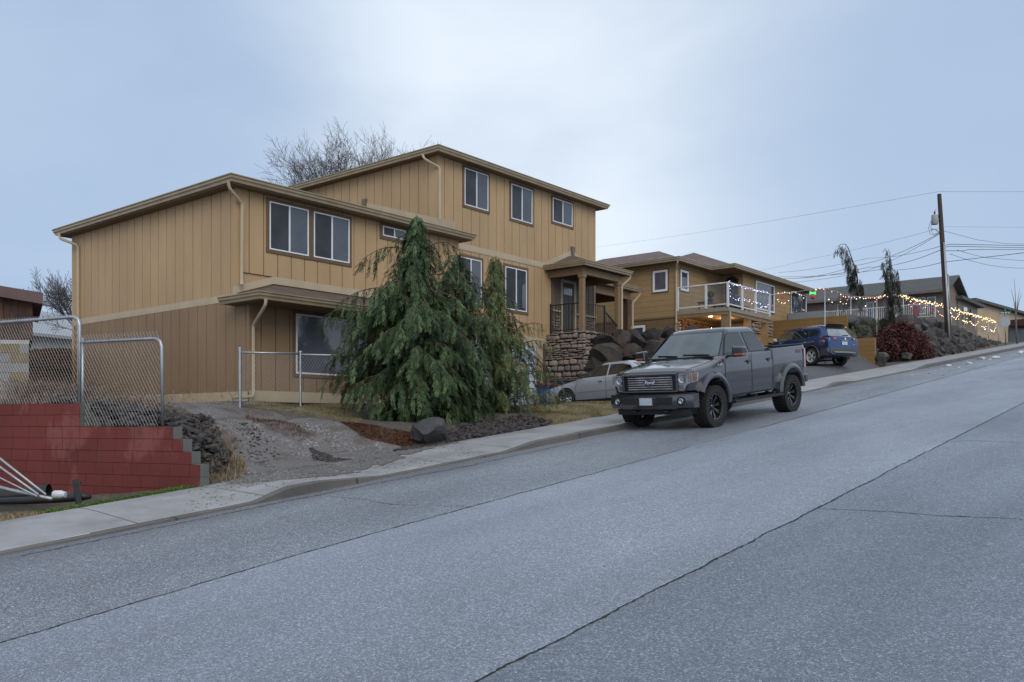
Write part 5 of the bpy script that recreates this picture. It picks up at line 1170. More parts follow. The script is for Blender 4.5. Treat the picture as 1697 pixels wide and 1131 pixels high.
def wheel(par, x, y, r, hw, rr, style, sg, rimm):
    """sg +1: outer face toward +y"""
    M_ = Matrix.Translation((x, y, r)) @ Matrix.Rotation(R(-90)*sg, 4, 'X')          # local z -> +-y (outward)
    w = sub('wheel', par); b = MB(); sh = r*.955
    prof = [(rr+.005, hw*.80), (rr+.03, hw*.98), ((rr+r)/2, hw*1.04), (sh, hw*.94), (r*.99, hw*.80), (r, hw*.5), (r, -hw*.5), (r*.99, -hw*.80), (sh, -hw*.94), ((rr+r)/2, -hw*1.04), (rr+.005, -hw*.8)]
    if style == 'truck': prof = [(p if p[0] < r*.97 else (p[0]-.018, p[1])) for p in prof]
    b.lathe(prof, 48, M_)
    if style == 'truck':                                        # chunky mud tread
        n = 34
        for i in range(n):
            a = 2*math.pi*i/n
            for row, (z, dz, l, off) in enumerate(((-.72,.26,.036,0),(.72,.26,.036,.5),(-.24,.2,.028,.5),(.24,.2,.028,0))):
                aa = a + off*2*math.pi/n; c = Vector((math.cos(aa)*(r-.006), math.sin(aa)*(r-.006), z*hw)); rd = Vector((math.cos(aa), math.sin(aa), 0)); tg = Vector((-rd.y, rd.x, 0)); tg = (tg + Vector((0,0,.25 if z > 0 else -.25))).normalized(); q = MB()
                q.obox(c, tg*l, Vector((0,0,1))*hw*dz, rd*.014); b.join(q, M_)
            for s2 in (-1, 1):
                c = Vector((math.cos(a)*(r*.93), math.sin(a)*(r*.93), s2*hw*.98)); rd = Vector((math.cos(a), math.sin(a), 0)); q = MB(); q.obox(c, Vector((-rd.y, rd.x, 0))*.03, rd*.04, Vector((0,0,s2))*.012); b.join(q, M_)
    b.build('tyre', MT['rubber'], w, local=True, smooth=True, angle=30)
    b = MB()
    dish = hw*.35 if style == 'truck' else hw*.55
    b.lathe([(rr+.012, hw*.86), (rr+.008, hw*.92), (rr-.012, hw*.86), (rr-.022, hw*.6), (rr-.035, -hw*.6), (rr-.01, -hw*.8)], 40, M_)
    ns = {'truck': 8, 'sedan': 10, 'suv': 5}[style]
    for i in range(ns):
        a = 2*math.pi*(i+.25)/ns
        for off, wd in (((-.10, .014), (.10, .014)) if style == 'truck' else ((0, .026),) if style == 'sedan' else ((-.13, .030), (.13, .030))):
            a0, a1 = a, a+off; p = Vector((math.cos(a0)*rr*.16, math.sin(a0)*rr*.16, dish*.9)); q = Vector((math.cos(a1)*(rr-.02), math.sin(a1)*(rr-.02), dish+ (hw*.25 if style != 'suv' else .01)))
            k = MB(); dx = (q-p).normalized(); wv = Vector((0,0,1)).cross(dx).normalized(); k._add([p-wv*wd*.55, p+wv*wd*.55, q+wv*wd*1.25, q-wv*wd*1.25] + [v-Vector((0,0,.03)) for v in (p-wv*wd*.55, p+wv*wd*.55, q+wv*wd*1.25, q-wv*wd*1.25)], [(0,1,2,3),(7,6,5,4),(0,4,5,1),(1,5,6,2),(2,6,7,3),(3,7,4,0)]); b.join(k, M_)
    b.lathe([(0, dish+.02), (rr*.13, dish+.02), (rr*.2, dish), (rr*.24, dish-.03)], 20, M_)
    b.build('rim', rimm, w, local=True, smooth=True, angle=30)
    b = MB(); b.lathe([(0, -.01), (rr-.04, -.01), (rr-.04, -.03), (0, -.03)], 28, M_); b.build('brake_disc', MT['screen'], w, local=True)
    if style == 'truck':
        b = MB()
        for i in range(16): a = 2*math.pi*i/16; q = MB(); q.lathe([(0,.012),(.008,.010),(.009,0)], 6, Matrix.Translation((math.cos(a)*(rr-.004), math.sin(a)*(rr-.004), hw*.89))); b.join(q, M_)
        b.build('rim_bolts', MT['chrome'], w, local=True)
    return w
def well(x, z, r, sg, yi, yo):
    b = MB(); b.lathe([(0, 0), (r, 0), (r, abs(yo-yi)), (0, abs(yo-yi))], 40, Matrix.Translation((x, yi*sg, z)) @ Matrix.Rotation(R(-90)*sg, 4, 'X'))
    k = len(b.v)//4; b.v = [b.v[0]] + b.v[k:3*k] + [b.v[3*k]]; n = k
    b.f = [(0, 1+(i+1) % n, 1+i) for i in range(n)] + [(1+i, 1+(i+1) % n, 1+n+(i+1) % n, 1+n+i) for i in range(n)] + [(1+2*n, 1+n+i, 1+n+(i+1) % n) for i in range(n)]; b.mi = [0]*len(b.f); return b
def arch(b, x, z, ri, ro, sg, y0, y1, a0=-8, a1=188, bulge=.02, n=28):
    prof = [(ri, y0), (ri, y1-.005), (ri+.02, y1+bulge*.7), ((ri+ro)/2, y1+bulge), (ro-.01, y1-.01), (ro, y0)]; V = []
    for i in range(n+1):
        a = R(a0+(a1-a0)*i/n)
        for r_, y_ in prof: V.append((x+math.cos(a)*r_, y_*sg, z+math.sin(a)*r_))
    k = len(prof); b._add(V, [(i*k+j, i*k+j+1, (i+1)*k+j+1, (i+1)*k+j) for i in range(n) for j in range(k-1)] + [tuple(range(k)), tuple(range(n*k, n*k+k))])
def seamline(b, pts, y_of, sg, w=.007):
    P = [Vector((x, (y_of(x)+.0015)*sg, z)) for x, z in pts]
    for p, q in zip(P, P[1:]): b.beam(p, q, w, .006, up=(0, sg, 0))
def carframe(u, v, z, head, up=None):
    up = Vector(up or (0,0,1)).normalized(); x = Vector((*head, 0)).normalized(); x = (x - up*x.dot(up)).normalized(); y = up.cross(x); m = Matrix((x, y, up)).transposed().to_4x4(); m.translation = (u, v, z); return m
amber = plain('amber_lens', (.42,.09,.025), rough=.2, coat=1); dulla = plain('dull_amber_lens', (.20,.075,.055), rough=.15, coat=1); redl = plain('red_lens', (.30,.02,.02), rough=.15, coat=1); lampchrome = m_metal('lamp_reflector', (.62,.66,.70), .2); lens = plain('lamp_lens_grey', (.34,.37,.40), (.13,.14,.16), 12, .08, coat=1); scriptw = plain('badge_white', (.75,.78,.82), rough=.3)

# ---- grey pickup
gm = m_paint('gunmetal_paint', S(76,77,83), .62, .20, dirt=.02)
MX = carframe(19.1, 9.35, -H0+GR*19.1, (-math.cos(-.075), -math.sin(-.075)), (-GR, 0, 1)) @ Matrix.Diagonal((.975, 1.055, 1, 1)); MX.translation += Vector((0, .06, 0))
TK = thing('pickup_truck', (0,0,0), 'gunmetal grey crew cab pickup truck with chunky black wheels parked at the kerb', 'pickup truck', M=MX)
tab = [(2.66,.90,.82,1.17,1.20),(2.63,.93,.80,1.22,1.265),(2.5,.965,.80,1.255,1.33),(2.2,.975,.80,1.29,1.375),(1.8,.98,.72,1.335,1.43),(1.5,.98,.60,1.40,1.485),(1.36,.98,.56,1.45,1.51),(1.2,.98,.555,1.50,1.53),(0,.985,.555,1.51,1.52),(-.92,.985,.56,1.52,1.53),(-.94,.965,.56,1.52,1.53),(-.955,.965,.56,1.585,1.585),(-.99,.98,.56,1.595,1.595),(-1.8,.985,.62,1.60,1.60),(-2.6,.98,.70,1.62,1.62),(-2.70,.965,.72,1.62,1.62)]
b, wy, ff = body_loft(tab)
bed = MB(); bed.box(-1.04, -2.62, -.80, .80, 1.0, 1.9)
cut_body(b, [well(ax, .50, .545, s, .50, 1.2) for ax in (1.83, -1.83) for s in (1, -1)] + [bed], 'body', gm, TK)
cab = Cab(1.47, 2.03, 1.46, .80, -.92, -.60, .93, .705, kf=.16, kr=.02, crown=.095)
cab.mesh().build('cab', gm, TK, local=True, smooth=True, angle=38)
cab.pane_end('f', -.90, .90, 1.50, 2.01).build('windshield', m_glass_dark('windscreen', (.065,.092,.105), .03, 1.0), TK, local=True, smooth=True)
b = cab.pane_end('f', -.93, .93, 1.475, 2.025, d=.003); b.build('windshield_seal', MT['plastic'], TK, local=True, smooth=True)
for s in (1, -1):
    cab.pane_side([(1.22,1.525),(.80,1.955),(.66,1.99),(.14,1.99),(.14,1.525)], s, .004).build('window_seal', MT['plastic'], TK, local=True)
    cab.pane_side([(1.16,1.545),(.77,1.945),(.64,1.972),(.165,1.972),(.165,1.545)], s, .008).build('side_window', MT['carglass'], TK, local=True)
    cab.pane_side([(.05,1.525),(.05,1.99),(-.50,1.99),(-.57,1.96),(-.76,1.525)], s, .004).build('window_seal', MT['plastic'], TK, local=True)
    cab.pane_side([(.025,1.545),(.025,1.972),(-.49,1.972),(-.55,1.94),(-.72,1.545)], s, .008).build('side_window', MT['carglass'], TK, local=True)
    b = MB(); arch(b, 1.83, .50, .545, .685, s, .90, 1.04, 27, 182, .03); b.build('wheel_arch', gm, TK, local=True, smooth=True, angle=50)
    b = MB(); arch(b, -1.83, .50, .545, .685, s, .90, 1.04, 2, 172, .03); b.build('wheel_arch', gm, TK, local=True, smooth=True, angle=50)
    b = MB()
    for pts in ([(1.27,.56),(1.30,.9),(1.27,1.48)], [(.10,.58),(.10,1.50)], [(-.90,.58),(-.90,.9),(-.93,1.50)], [(1.27,.60),(-.90,.60)]): seamline(b, pts, wy, s)
    b.build('door_seams', MT['plastic'], TK, local=True)
    b = MB(); b.box(1.28, .09, wy(1)*s, (wy(1)+.012)*s, .765, .785); b.box(.07, -.88, wy(0)*s, (wy(0)+.012)*s, .765, .785); b.box(-.92, -1.24, wy(-1)*s, (wy(-1)+.012)*s, .765, .785); b.build('side_moulding', gm, TK, local=True)
    for hx in (.24, -.74):
        b = MB(); b.lathe([(0,.0),(.05,.0),(.055,.004)], 18, Matrix.Translation((hx, (.986)*s, 1.315)) @ Matrix.Rotation(R(-90)*s, 4, 'X')); b.box(hx-.085, hx+.085, .985*s, 1.02*s, 1.325, 1.352); b.build('door_handle', gm, TK, local=True, bevel=.003)
    # mirror
    b = MB(); b.box(1.06, 1.14, .93*s, 1.10*s, 1.46, 1.51); b.build('mirror_arm', MT['plastic'], TK, local=True, bevel=.01)
    b = MB(); b.prism([(1.00, 1.06*s, 1.45), (1.00, 1.33*s, 1.46), (1.00, 1.34*s, 1.665), (1.00, 1.08*s, 1.695)], (.17,0,0)); m_ = b.build('mirror', gm, TK, local=True, bevel=.035)
    b = MB(); b.box(1.08, 1.178, 1.13*s, 1.338*s, 1.485, 1.525); b.build('turn_lamp', amber, m_, local=True, bevel=.006)
    b = MB(); b.box(1.012, 1.025, 1.09*s, 1.28*s, 1.47, 1.64); b.build('mirror_glass', MT['chrome'], m_, local=True)
    # running board
    b = MB(); b.box(-1.12, 1.18, 1.0*s, 1.14*s, .455, .505); b.box(-1.10, 1.16, 1.02*s, 1.12*s, .505, .515)
    for x in (-.9, 0, .95): b.box(x-.03, x+.03, .8*s, 1.02*s, .47, .56)
    b.build('running_board', MT['plastic'], TK, local=True, bevel=.008)
    # headlamp: stepped outline wrapping round the corner
    b = MB(); P = [(.655,.845),(.655,1.19),(.80,1.20),(.94,1.195),(.94,1.0),(.84,.955),(.79,.845)]; b.prism([(2.655, y*s, z) for y, z in P], (.02,0,0)); b.prism([(2.65,.945*s,1.005),(2.655,.945*s,1.195),(2.42,.978*s,1.20),(2.46,.978*s,1.03)], (0,.012*s,0)); h = b.build('headlight', lens, TK, local=True)
    b = MB(); b.lathe([(0,-.005),(.05,-.002),(.078,.012),(.085,.014)], 20, Matrix.Translation((2.672, .755*s, 1.09)) @ Matrix.Rotation(R(90), 4, 'Y')); b.box(2.672, 2.684, .69*s, .86*s, 1.155, 1.175); b.box(2.672, 2.682, .68*s, .78*s, .865, .965); b.build('reflector', lampchrome, h, local=True)
    b = MB(); b.prism([(2.66,.90*s,1.02),(2.66,.90*s,1.18),(2.645,.955*s,1.18),(2.645,.955*s,1.02)], (.018,0,0)); b.prism([(2.62,.955*s,1.03),(2.62,.955*s,1.185),(2.50,.975*s,1.185),(2.50,.975*s,1.04)], (0,.02*s,0)); b.build('turn_signal', dulla, h, local=True)
    # fog lamp, bumper pad
    b = MB(); b.lathe([(.0,.0),(.045,.004),(.058,.012),(.062,0)], 20, Matrix.Translation((2.80, .77*s, .635)) @ Matrix.Rotation(R(90), 4, 'Y')); b.build('fog_lamp', lampchrome, TK, local=True, smooth=True)
    b = MB(); b.lathe([(.065,.0),(.085,.002),(.092,-.012)], 20, Matrix.Translation((2.808, .77*s, .635)) @ Matrix.Rotation(R(90), 4, 'Y')); b.build('fog_lamp_ring', MT['plastic'], TK, local=True)
    b = MB(); b.box(2.80, 2.875, .235*s, .585*s, .575, .73); b.build('bumper_pad', MT['plastic'], TK, local=True, bevel=.015)
    b = MB(); b.tube([(2.62,.42*s,.44),(2.80,.42*s,.42),(2.80,.34*s,.42),(2.62,.34*s,.44)], .016, 8); b.build('tow_hook', MT['black'], TK, local=True, smooth=True)
    b = MB(); b.prism([(-2.71,.86*s,1.02),(-2.71,.97*s,1.02),(-2.71,.965*s,1.50),(-2.71,.86*s,1.52)], (-.02,0,0)); b.prism([(-2.70,.975*s,1.03),(-2.58,.984*s,1.03),(-2.60,.984*s,1.50),(-2.70,.97*s,1.50)], (0,.012*s,0)); b.build('tail_light', plain('pale_red_lens', (.42,.26,.28), (.30,.14,.15), 6, .2, coat=1), TK, local=True)
    text_part('fender_badge', 'F-150', .085, basis((1.52, (.985+.004)*s, 1.30), (-s,0,0), (0,0,1)), MT['chrome'], TK, .006, .35, 1.15)
    text_part('bed_decal', 'FX4', .14, basis((-2.32, (.984+.003)*s, 1.44), (-s,0,0), (0,0,1)), plain('faded_decal', S(120,92,98), rough=.5), TK, .001, .2, 1.1)
# bumper swept across the nose
def bx_(y): return 2.86-.17*abs(y)**2.6
b = MB(); pr = [(0,.78),(.0,.70),(.012,.64),(.0,.56),(-.03,.47),(-.22,.46),(-.22,.78)]; ys = list(np.linspace(-1.0, 1.0, 33)); V = []
for y in ys:
    for dx, z in pr: V.append((bx_(y)+dx, y, z+(.02 if abs(y) > .66 and z < .5 else 0)))
k = len(pr); b._add(V, [(i*k+j, (i+1)*k+j, (i+1)*k+(j+1) % k, i*k+(j+1) % k) for i in range(32) for j in range(k)] + [tuple(range(k)), tuple(range(32*k, 33*k))[::-1]]); b.build('front_bumper', gm, TK, local=True, smooth=True, angle=30)
b = MB(); b.box(2.45, 2.62, -.92, .92, .77, .80); b.box(2.30, 2.66, -.85, .85, .34, .47); b.box(2.855, 2.868, -.225, .225, .53, .70); b.box(2.30, -1.2, -.45, .45, .40, .60); b.build('valance', MT['plastic'], TK, local=True)
b = MB(); b.box(2.868, 2.882, -.155, .155, .56, .72); pl = b.build('license_plate', plain('plate_white', (.50,.55,.60), (.36,.42,.50), 7, .4), TK, local=True); b = MB(); b.box(2.866, 2.888, -.17, .17, .545, .56); b.box(2.866, 2.888, -.17, .17, .72, .735); b.box(2.866, 2.888, -.17, -.155, .56, .72); b.box(2.866, 2.888, .155, .17, .56, .72); b.build('plate_frame', MT['chrome'], pl, local=True)
b = MB(); b.box(2.64, 2.668, -.645, .645, .835, 1.19); b.build('grille_back', MT['black'], TK, local=True)
b = MB(); zb, zt, yo, w = .815, 1.215, .665, .045
b.box(2.62, 2.73, -yo, yo, zt-w, zt); b.box(2.62, 2.74, -yo, yo, zb, zb+w*.8); b.box(2.62, 2.735, -yo, -yo+w, zb, zt); b.box(2.62, 2.735, yo-w, yo, zb, zt); b.build('grille_surround', gm, TK, local=True, bevel=.012)
gb_ = plain('grille_bar_metal', (.55,.56,.60), (.17,.17,.185), 5, .35, metal=.3, coat=.5)
for i in range(7):
    z = .875+i*.049; b = MB(); b.prism([(2.668,-.53,z-.002),(2.71,-.53,z+.004),(2.712,-.53,z+.024),(2.668,-.53,z+.030)], (0,1.06,0)); b.build('grille_bar', gb_, TK, local=True)
for s in (1, -1):
    b = MB()
    for i in range(14): b.box(2.668, 2.69, .545*s, .61*s, .865+i*.0235, .875+i*.0235)
    b.build('grille_mesh', MT['plastic'], TK, local=True)
def oval(rx, rz, x0, x1, n=36):
    b = MB(); b.prism([(x0, rx*math.cos(2*math.pi*i/n), 1.03+rz*math.sin(2*math.pi*i/n)) for i in range(n)], (x1-x0,0,0)); return b
o_ = oval(.150,.062,2.70,2.722).build('badge', MT['chrome'], TK, local=True); oval(.136,.050,2.70,2.725).build('badge_field', plain('badge_blue', (.01,.03,.14), rough=.2, coat=1), o_, local=True)
text_part('badge_script', 'Ford', .10, basis((2.727, 0, 1.030), (0,1,0), (0,0,1)), scriptw, o_, .002, .35, 1.2)
b = MB(); b.box(1.40, 1.50, -.80, .80, 1.48, 1.505)
for y0, y1 in ((.72,.05),(-.08,-.70)): b.beam(cab.front(y0, 1.505, .03), cab.front(y1, 1.545, .02), .03, .02); b.beam(cab.front(y0, 1.51, .035), cab.front(y0*.4+y1*.6, 1.525, .04), .02, .015)
b.build('wiper', MT['plastic'], TK, local=True)
b = MB()
for s in (1, -1): seamline(b, [(2.62,1.20),(2.62,1.20)], wy, s)
for i in range(20):                                             # bonnet shut lines
    for s in (1, -1):
        x0, x1 = 2.60-i*.058, 2.60-(i+1)*.058; f_ = lambda x: Vector((x, (wy(x)-.13)*s, ff(x,3)+(ff(x,4)-ff(x,3))*.35+.0095)); b.beam(f_(x0), f_(x1), .007, .004)
b.build('bonnet_seam', MT['plastic'], TK, local=True)
b = MB(); b.box(-2.70, -2.84, -.97, .97, .66, .86); b.build('rear_bumper', gm, TK, local=True, bevel=.03)
b = MB()
for s in (1, -1): b.box(-.98, -2.66, .84*s, .97*s, 1.60, 1.628)
b.build('bed_rail_cap', MT['plastic'], TK, local=True, bevel=.006)
for x in (1.83, -1.83):
    for s in (1, -1): wheel(TK, x, .875*s, .44, .155, .27, 'truck', s, MT['rimblack'])
b = MB(); b.tube([(1.83,-.8,.44),(1.83,.8,.44)], .05, 8); b.tube([(-1.83,-.8,.44),(-1.83,.8,.44)], .06, 8); b.build('axle', MT['black'], TK, local=True)

# ---- silver sedan
sm_ = m_paint('silver_paint', S(168,174,186), .4, .32, dirt=.25)
SD = thing('parked_sedan', (0,0,0), 'silver sedan parked nose-in beside the stone porch base, half hidden by the pickup', 'sedan', M=carframe(24.25, 15.45, .60, (-.02, 1), (0, .05, 1)))
SD.matrix_world = WM[SD.name]
tab = [(2.32,.66,.30,.52,.58),(2.27,.76,.24,.60,.67),(2.15,.83,.22,.66,.73),(1.9,.875,.22,.72,.80),(1.4,.895,.22,.80,.89),(1.1,.90,.22,.86,.94),(.9,.905,.22,.895,.95),(0,.91,.21,.93,.95),(-1.0,.91,.22,.965,.98),(-1.7,.90,.23,.97,1.02),(-2.1,.87,.26,.96,1.03),(-2.4,.80,.34,.92,.98),(-2.46,.70,.42,.80,.90)]
b, wy2, ff2 = body_loft(tab)
cut_body(b, [well(ax, .33, .365, s, .50, 1.2) for ax in (1.37, -1.37) for s in (1, -1)], 'body', sm_, SD)
cb2 = Cab(.93, 1.34, 1.12, .30, -1.80, -1.05, .835, .60, kf=.18, kr=.12, crown=.09); cb2.mesh().build('cabin', sm_, SD, local=True, smooth=True, angle=38)
cb2.pane_end('f', -.88, .88, .96, 1.33).build('windshield', MT['carglass'], SD, local=True, smooth=True); cb2.pane_end('r', -.86, .86, 1.0, 1.33).build('rear_window', MT['carglass'], SD, local=True, smooth=True)
for s in (1, -1):
    cb2.pane_side([(.86,.955),(.66,1.07),(.24,1.305),(-.02,1.33),(-.16,1.33),(-.16,.965)], s, .004).build('window_seal', MT['plastic'], SD, local=True)
    cb2.pane_side([(.80,.975),(.63,1.075),(.22,1.29),(-.02,1.312),(-.13,1.312),(-.13,.98)], s, .008).build('side_window', MT['carglass'], SD, local=True)
    cb2.pane_side([(-.22,.98),(-.22,1.33),(-.65,1.32),(-.98,1.24),(-1.18,.99)], s, .004).build('window_seal', MT['plastic'], SD, local=True)
    cb2.pane_side([(-.25,.99),(-.25,1.312),(-.65,1.302),(-.95,1.225),(-1.14,1.0)], s, .008).build('side_window', MT['carglass'], SD, local=True)
    b = MB()
    for pts in ([(.98,.24),(1.0,.55),(.90,.89)], [(-.19,.24),(-.19,.93)], [(-1.05,.5),(-1.15,.95)]): seamline(b, pts, wy2, s, .006)
    b.build('door_seams', MT['plastic'], SD, local=True)
    b = MB(); b.box(.88, -.17, wy2(.4)*s, (wy2(.4)+.012)*s, .50, .53); b.box(-.21, -1.0, wy2(-.5)*s, (wy2(-.5)+.012)*s, .50, .53); b.build('side_moulding', sm_, SD, local=True)
    b = MB(); b.box(-.08, .08, .90*s, .935*s, .80, .825); b.build('door_handle', sm_, SD, local=True, bevel=.004)
    b = MB(); b.prism([(.70,.86*s,.95),(.70,1.04*s,.97),(.70,1.04*s,1.09),(.70,.90*s,1.09)], (.10,0,0)); b.build('mirror', MT['plastic'], SD, local=True, bevel=.02)
    b = MB(); b.prism([(2.27,.45*s,.60),(2.27,.74*s,.60),(2.10,.845*s,.62),(2.05,.845*s,.69),(2.22,.70*s,.71),(2.28,.45*s,.68)], (0,0,.012)); b.build('headlight', lens, SD, local=True)
    b = MB(); b.box(-2.40, -2.10, .80*s, .875*s, .74, .90); b.build('tail_light', redl, SD, local=True, bevel=.02)
    for x in (1.37, -1.37): wheel(SD, x, .80*s, .325, .105, .215, 'sedan', s, lampchrome)

# ---- blue suv
bm2 = m_paint('deep_blue_paint', (.007,.034,.135), .45, .28, dirt=.05); clad = plain('dark_cladding', (.045,.048,.052), rough=.55)
th = R(27); hd = FW*math.cos(th) - RT*math.sin(th); rr_ = FW*math.sin(th) + RT*math.cos(th); rl = PY(1372, 600, 36.4); ctr = rl + hd*2.3 + rr_*.92
z_s = (HY-606)/FPX*36.6 + .02
SV = thing('parked_suv', (0,0,0), 'deep blue suv seen from behind, parked on the drive by the ochre retaining wall', 'suv', M=carframe(ctr.x, ctr.y, z_s+.05, (hd.x, hd.y), (0, 0, 1)))
tab = [(2.30,.66,.42,.78,.86),(2.26,.78,.34,.88,.96),(2.1,.86,.30,.96,1.03),(1.6,.90,.28,1.02,1.09),(1.2,.905,.28,1.05,1.12),(.9,.91,.28,1.08,1.12),(0,.915,.28,1.10,1.12),(-1.0,.915,.28,1.14,1.15),(-1.8,.91,.30,1.18,1.19),(-2.1,.89,.34,1.17,1.18),(-2.26,.85,.38,1.12,1.16),(-2.32,.80,.40,.98,1.02)]
b, wy3, ff3 = body_loft(tab)
cut_body(b, [well(ax, .37, .41, s, .50, 1.2) for ax in (1.35, -1.35) for s in (1, -1)], 'body', bm2, SV)
cb3 = Cab(1.12, 1.56, 1.18, .42, -2.22, -1.92, .855, .66, kf=.16, kr=.16, crown=.11); cb3.mesh().build('cabin', bm2, SV, local=True, smooth=True, angle=38)
cb3.pane_end('f', -.88, .88, 1.14, 1.55).build('windshield', MT['carglass'], SV, local=True, smooth=True)
cb3.pane_end('r', -.80, .80, 1.17, 1.50, taper=.05).build('rear_window', m_glass_dark('hatch_glass', (.22,.24,.27), .05, 1.0), SV, local=True, smooth=True)
b = MB(); b.grid(lambda a, c: cb3.rear(-.84+1.68*a, 1.60+.03*c, .02+.16*(1-c)), 10, 1); b.grid(lambda a, c: cb3.rear(-.84+1.68*a, 1.565+.035*c, .12*c+.0), 10, 1); b.build('roof_spoiler', MT['black'], SV, local=True)
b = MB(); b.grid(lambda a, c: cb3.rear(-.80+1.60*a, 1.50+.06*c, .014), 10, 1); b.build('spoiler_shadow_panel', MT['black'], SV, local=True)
for s in (1, -1):
    cb3.pane_side([(.90,1.14),(.42,1.50),(.30,1.535),(-.16,1.545),(-.16,1.16)], s, .006).build('side_window', m_glass_dark('suv_front_glass', (.10,.10,.075), .04, 1.0) if s == 1 else MT['carglass'], SV, local=True)
    cb3.pane_side([(-.24,1.16),(-.24,1.545),(-1.05,1.53),(-1.12,1.19)], s, .006).build('side_window', MT['carglass'], SV, local=True)
    cb3.pane_side([(-1.17,1.20),(-1.11,1.525),(-1.35,1.51),(-1.72,1.38),(-1.62,1.27)], s, .006).build('quarter_window', MT['carglass'], SV, local=True)
    b = MB(); b.tube([cb3.side(.5,1.56,s,.0)+Vector((0,-.03*s,.05)), cb3.side(.2,1.56,s)+Vector((0,-.05*s,.10)), cb3.side(-1.5,1.56,s)+Vector((0,-.05*s,.10)), cb3.side(-1.85,1.56,s)+Vector((0,-.03*s,.05))], .022, 8); b.build('roof_rail', lampchrome, SV, local=True, smooth=True)
    for x, a0, a1 in ((1.35,-12,190), (-1.35,-10,192)): b = MB(); arch(b, x, .37, .41, .475, s, .85, .915, a0, a1, .012); b.build('arch_cladding', clad, SV, local=True, smooth=True, angle=50)
    b = MB(); b.box(.90, -.90, .88*s, .925*s, .26, .40); b.build('sill_cladding', clad, SV, local=True, bevel=.02)
    b = MB(); b.prism([(.62,.88*s,1.13),(.62,1.06*s,1.14),(.62,1.06*s,1.28),(.62,.92*s,1.28)], (.12,0,0)); b.build('mirror', plain('mirror_cap', (.35,.42,.48), rough=.2, coat=1), SV, local=True, bevel=.025)
    for x in (.05, -.95): b = MB(); b.box(x-.08, x+.08, .905*s, .935*s, .93, .955); b.build('door_handle', lampchrome, SV, local=True, bevel=.004)
    b = MB()
    for pts in ([(1.0,.42),(.95,1.08)], [(-.20,.42),(-.20,1.12)], [(-.92,.6),(-1.15,1.1)]): seamline(b, pts, wy3, s, .006)
    b.build('door_seams', MT['black'], SV, local=True)
    b = MB(); b.prism([(-1.95,.905*s,1.10),(-2.12,.885*s,1.06),(-2.27,.82*s,1.03),(-2.33,.55*s,1.03),(-2.335,.45*s,1.07),(-2.31,.58*s,1.13),(-2.22,.85*s,1.17),(-2.0,.91*s,1.17)], (-.012,.012*s,.0)); b.build('tail_light', redl, SV, local=True)
    b = MB(); b.box(-2.334, -2.345, .50*s, .60*s, 1.045, 1.07); b.build('tail_lamp_glow', plain('pale_lens', (.7,.55,.5), rough=.2), SV, local=True)
    for x in (1.35, -1.35): wheel(SV, x, .80*s, .36, .115, .245, 'suv', s, plain('alloy_silver', (.42,.44,.46), rough=.35) if (x, s) == (1.35, 1) else bpy.data.materials['alloy_silver'])
b = MB(); ys = list(np.linspace(-.90, .90, 21)); pr = [(-2.37,.66),(-2.40,.60),(-2.40,.48),(-2.30,.36),(-2.0,.34),(-2.0,.66)]; V = []
for y in ys:
    for x, z in pr: V.append((x+.20*abs(y)**3, y, z))
k = len(pr); b._add(V, [(i*k+j, i*k+(j+1) % k, (i+1)*k+(j+1) % k, (i+1)*k+j) for i in range(20) for j in range(k)] + [tuple(range(k)), tuple(range(20*k, 21*k))]); b.build('rear_bumper', clad, SV, local=True, smooth=True, angle=30)
b = MB(); V = []
for y in np.linspace(-.62, .62, 13): V += [(-2.375+.2*abs(y)**3-.012, y, .60-abs(y)*.05), (-2.37+.2*abs(y)**3-.045, y, .46)]
b._add(V, [(2*i, 2*i+1, 2*i+3, 2*i+2) for i in range(12)]); b.build('skid_plate', plain('grey_skid', (.16,.17,.18), rough=.45), SV, local=True)
b = MB(); b.box(-2.338, -2.35, -.16, .16, .80, .94); b.build('license_plate', plain('plate_pale', (.50,.54,.58), (.40,.44,.50), 9, .4), SV, local=True)
text_part('model_lettering', 'R O G U E', .062, basis((-2.342, 0, .995), (0,-1,0), (0,0,1)), MT['chrome'], SV, .004, 0, 1.2)
text_part('drive_badge', 'AWD', .045, basis((-2.335, -.55, .83), (0,-1,0), (0,0,1)), MT['chrome'], SV, .004, 0, 1)
b = MB(); b.lathe([(.045,0),(.06,.008),(.06,-.01)], 24, Matrix.Translation((-2.345, 0, 1.085)) @ Matrix.Rotation(R(-90), 4, 'Y')); b.box(-2.335, -2.352, -.065, .065, 1.075, 1.095); b.build('emblem', MT['chrome'], SV, local=True)
b = MB(); b.beam(cb3.rear(-.05, 1.20, .03), cb3.rear(-.55, 1.225, .03), .02, .03); b.build('rear_wiper', MT['black'], SV, local=True)
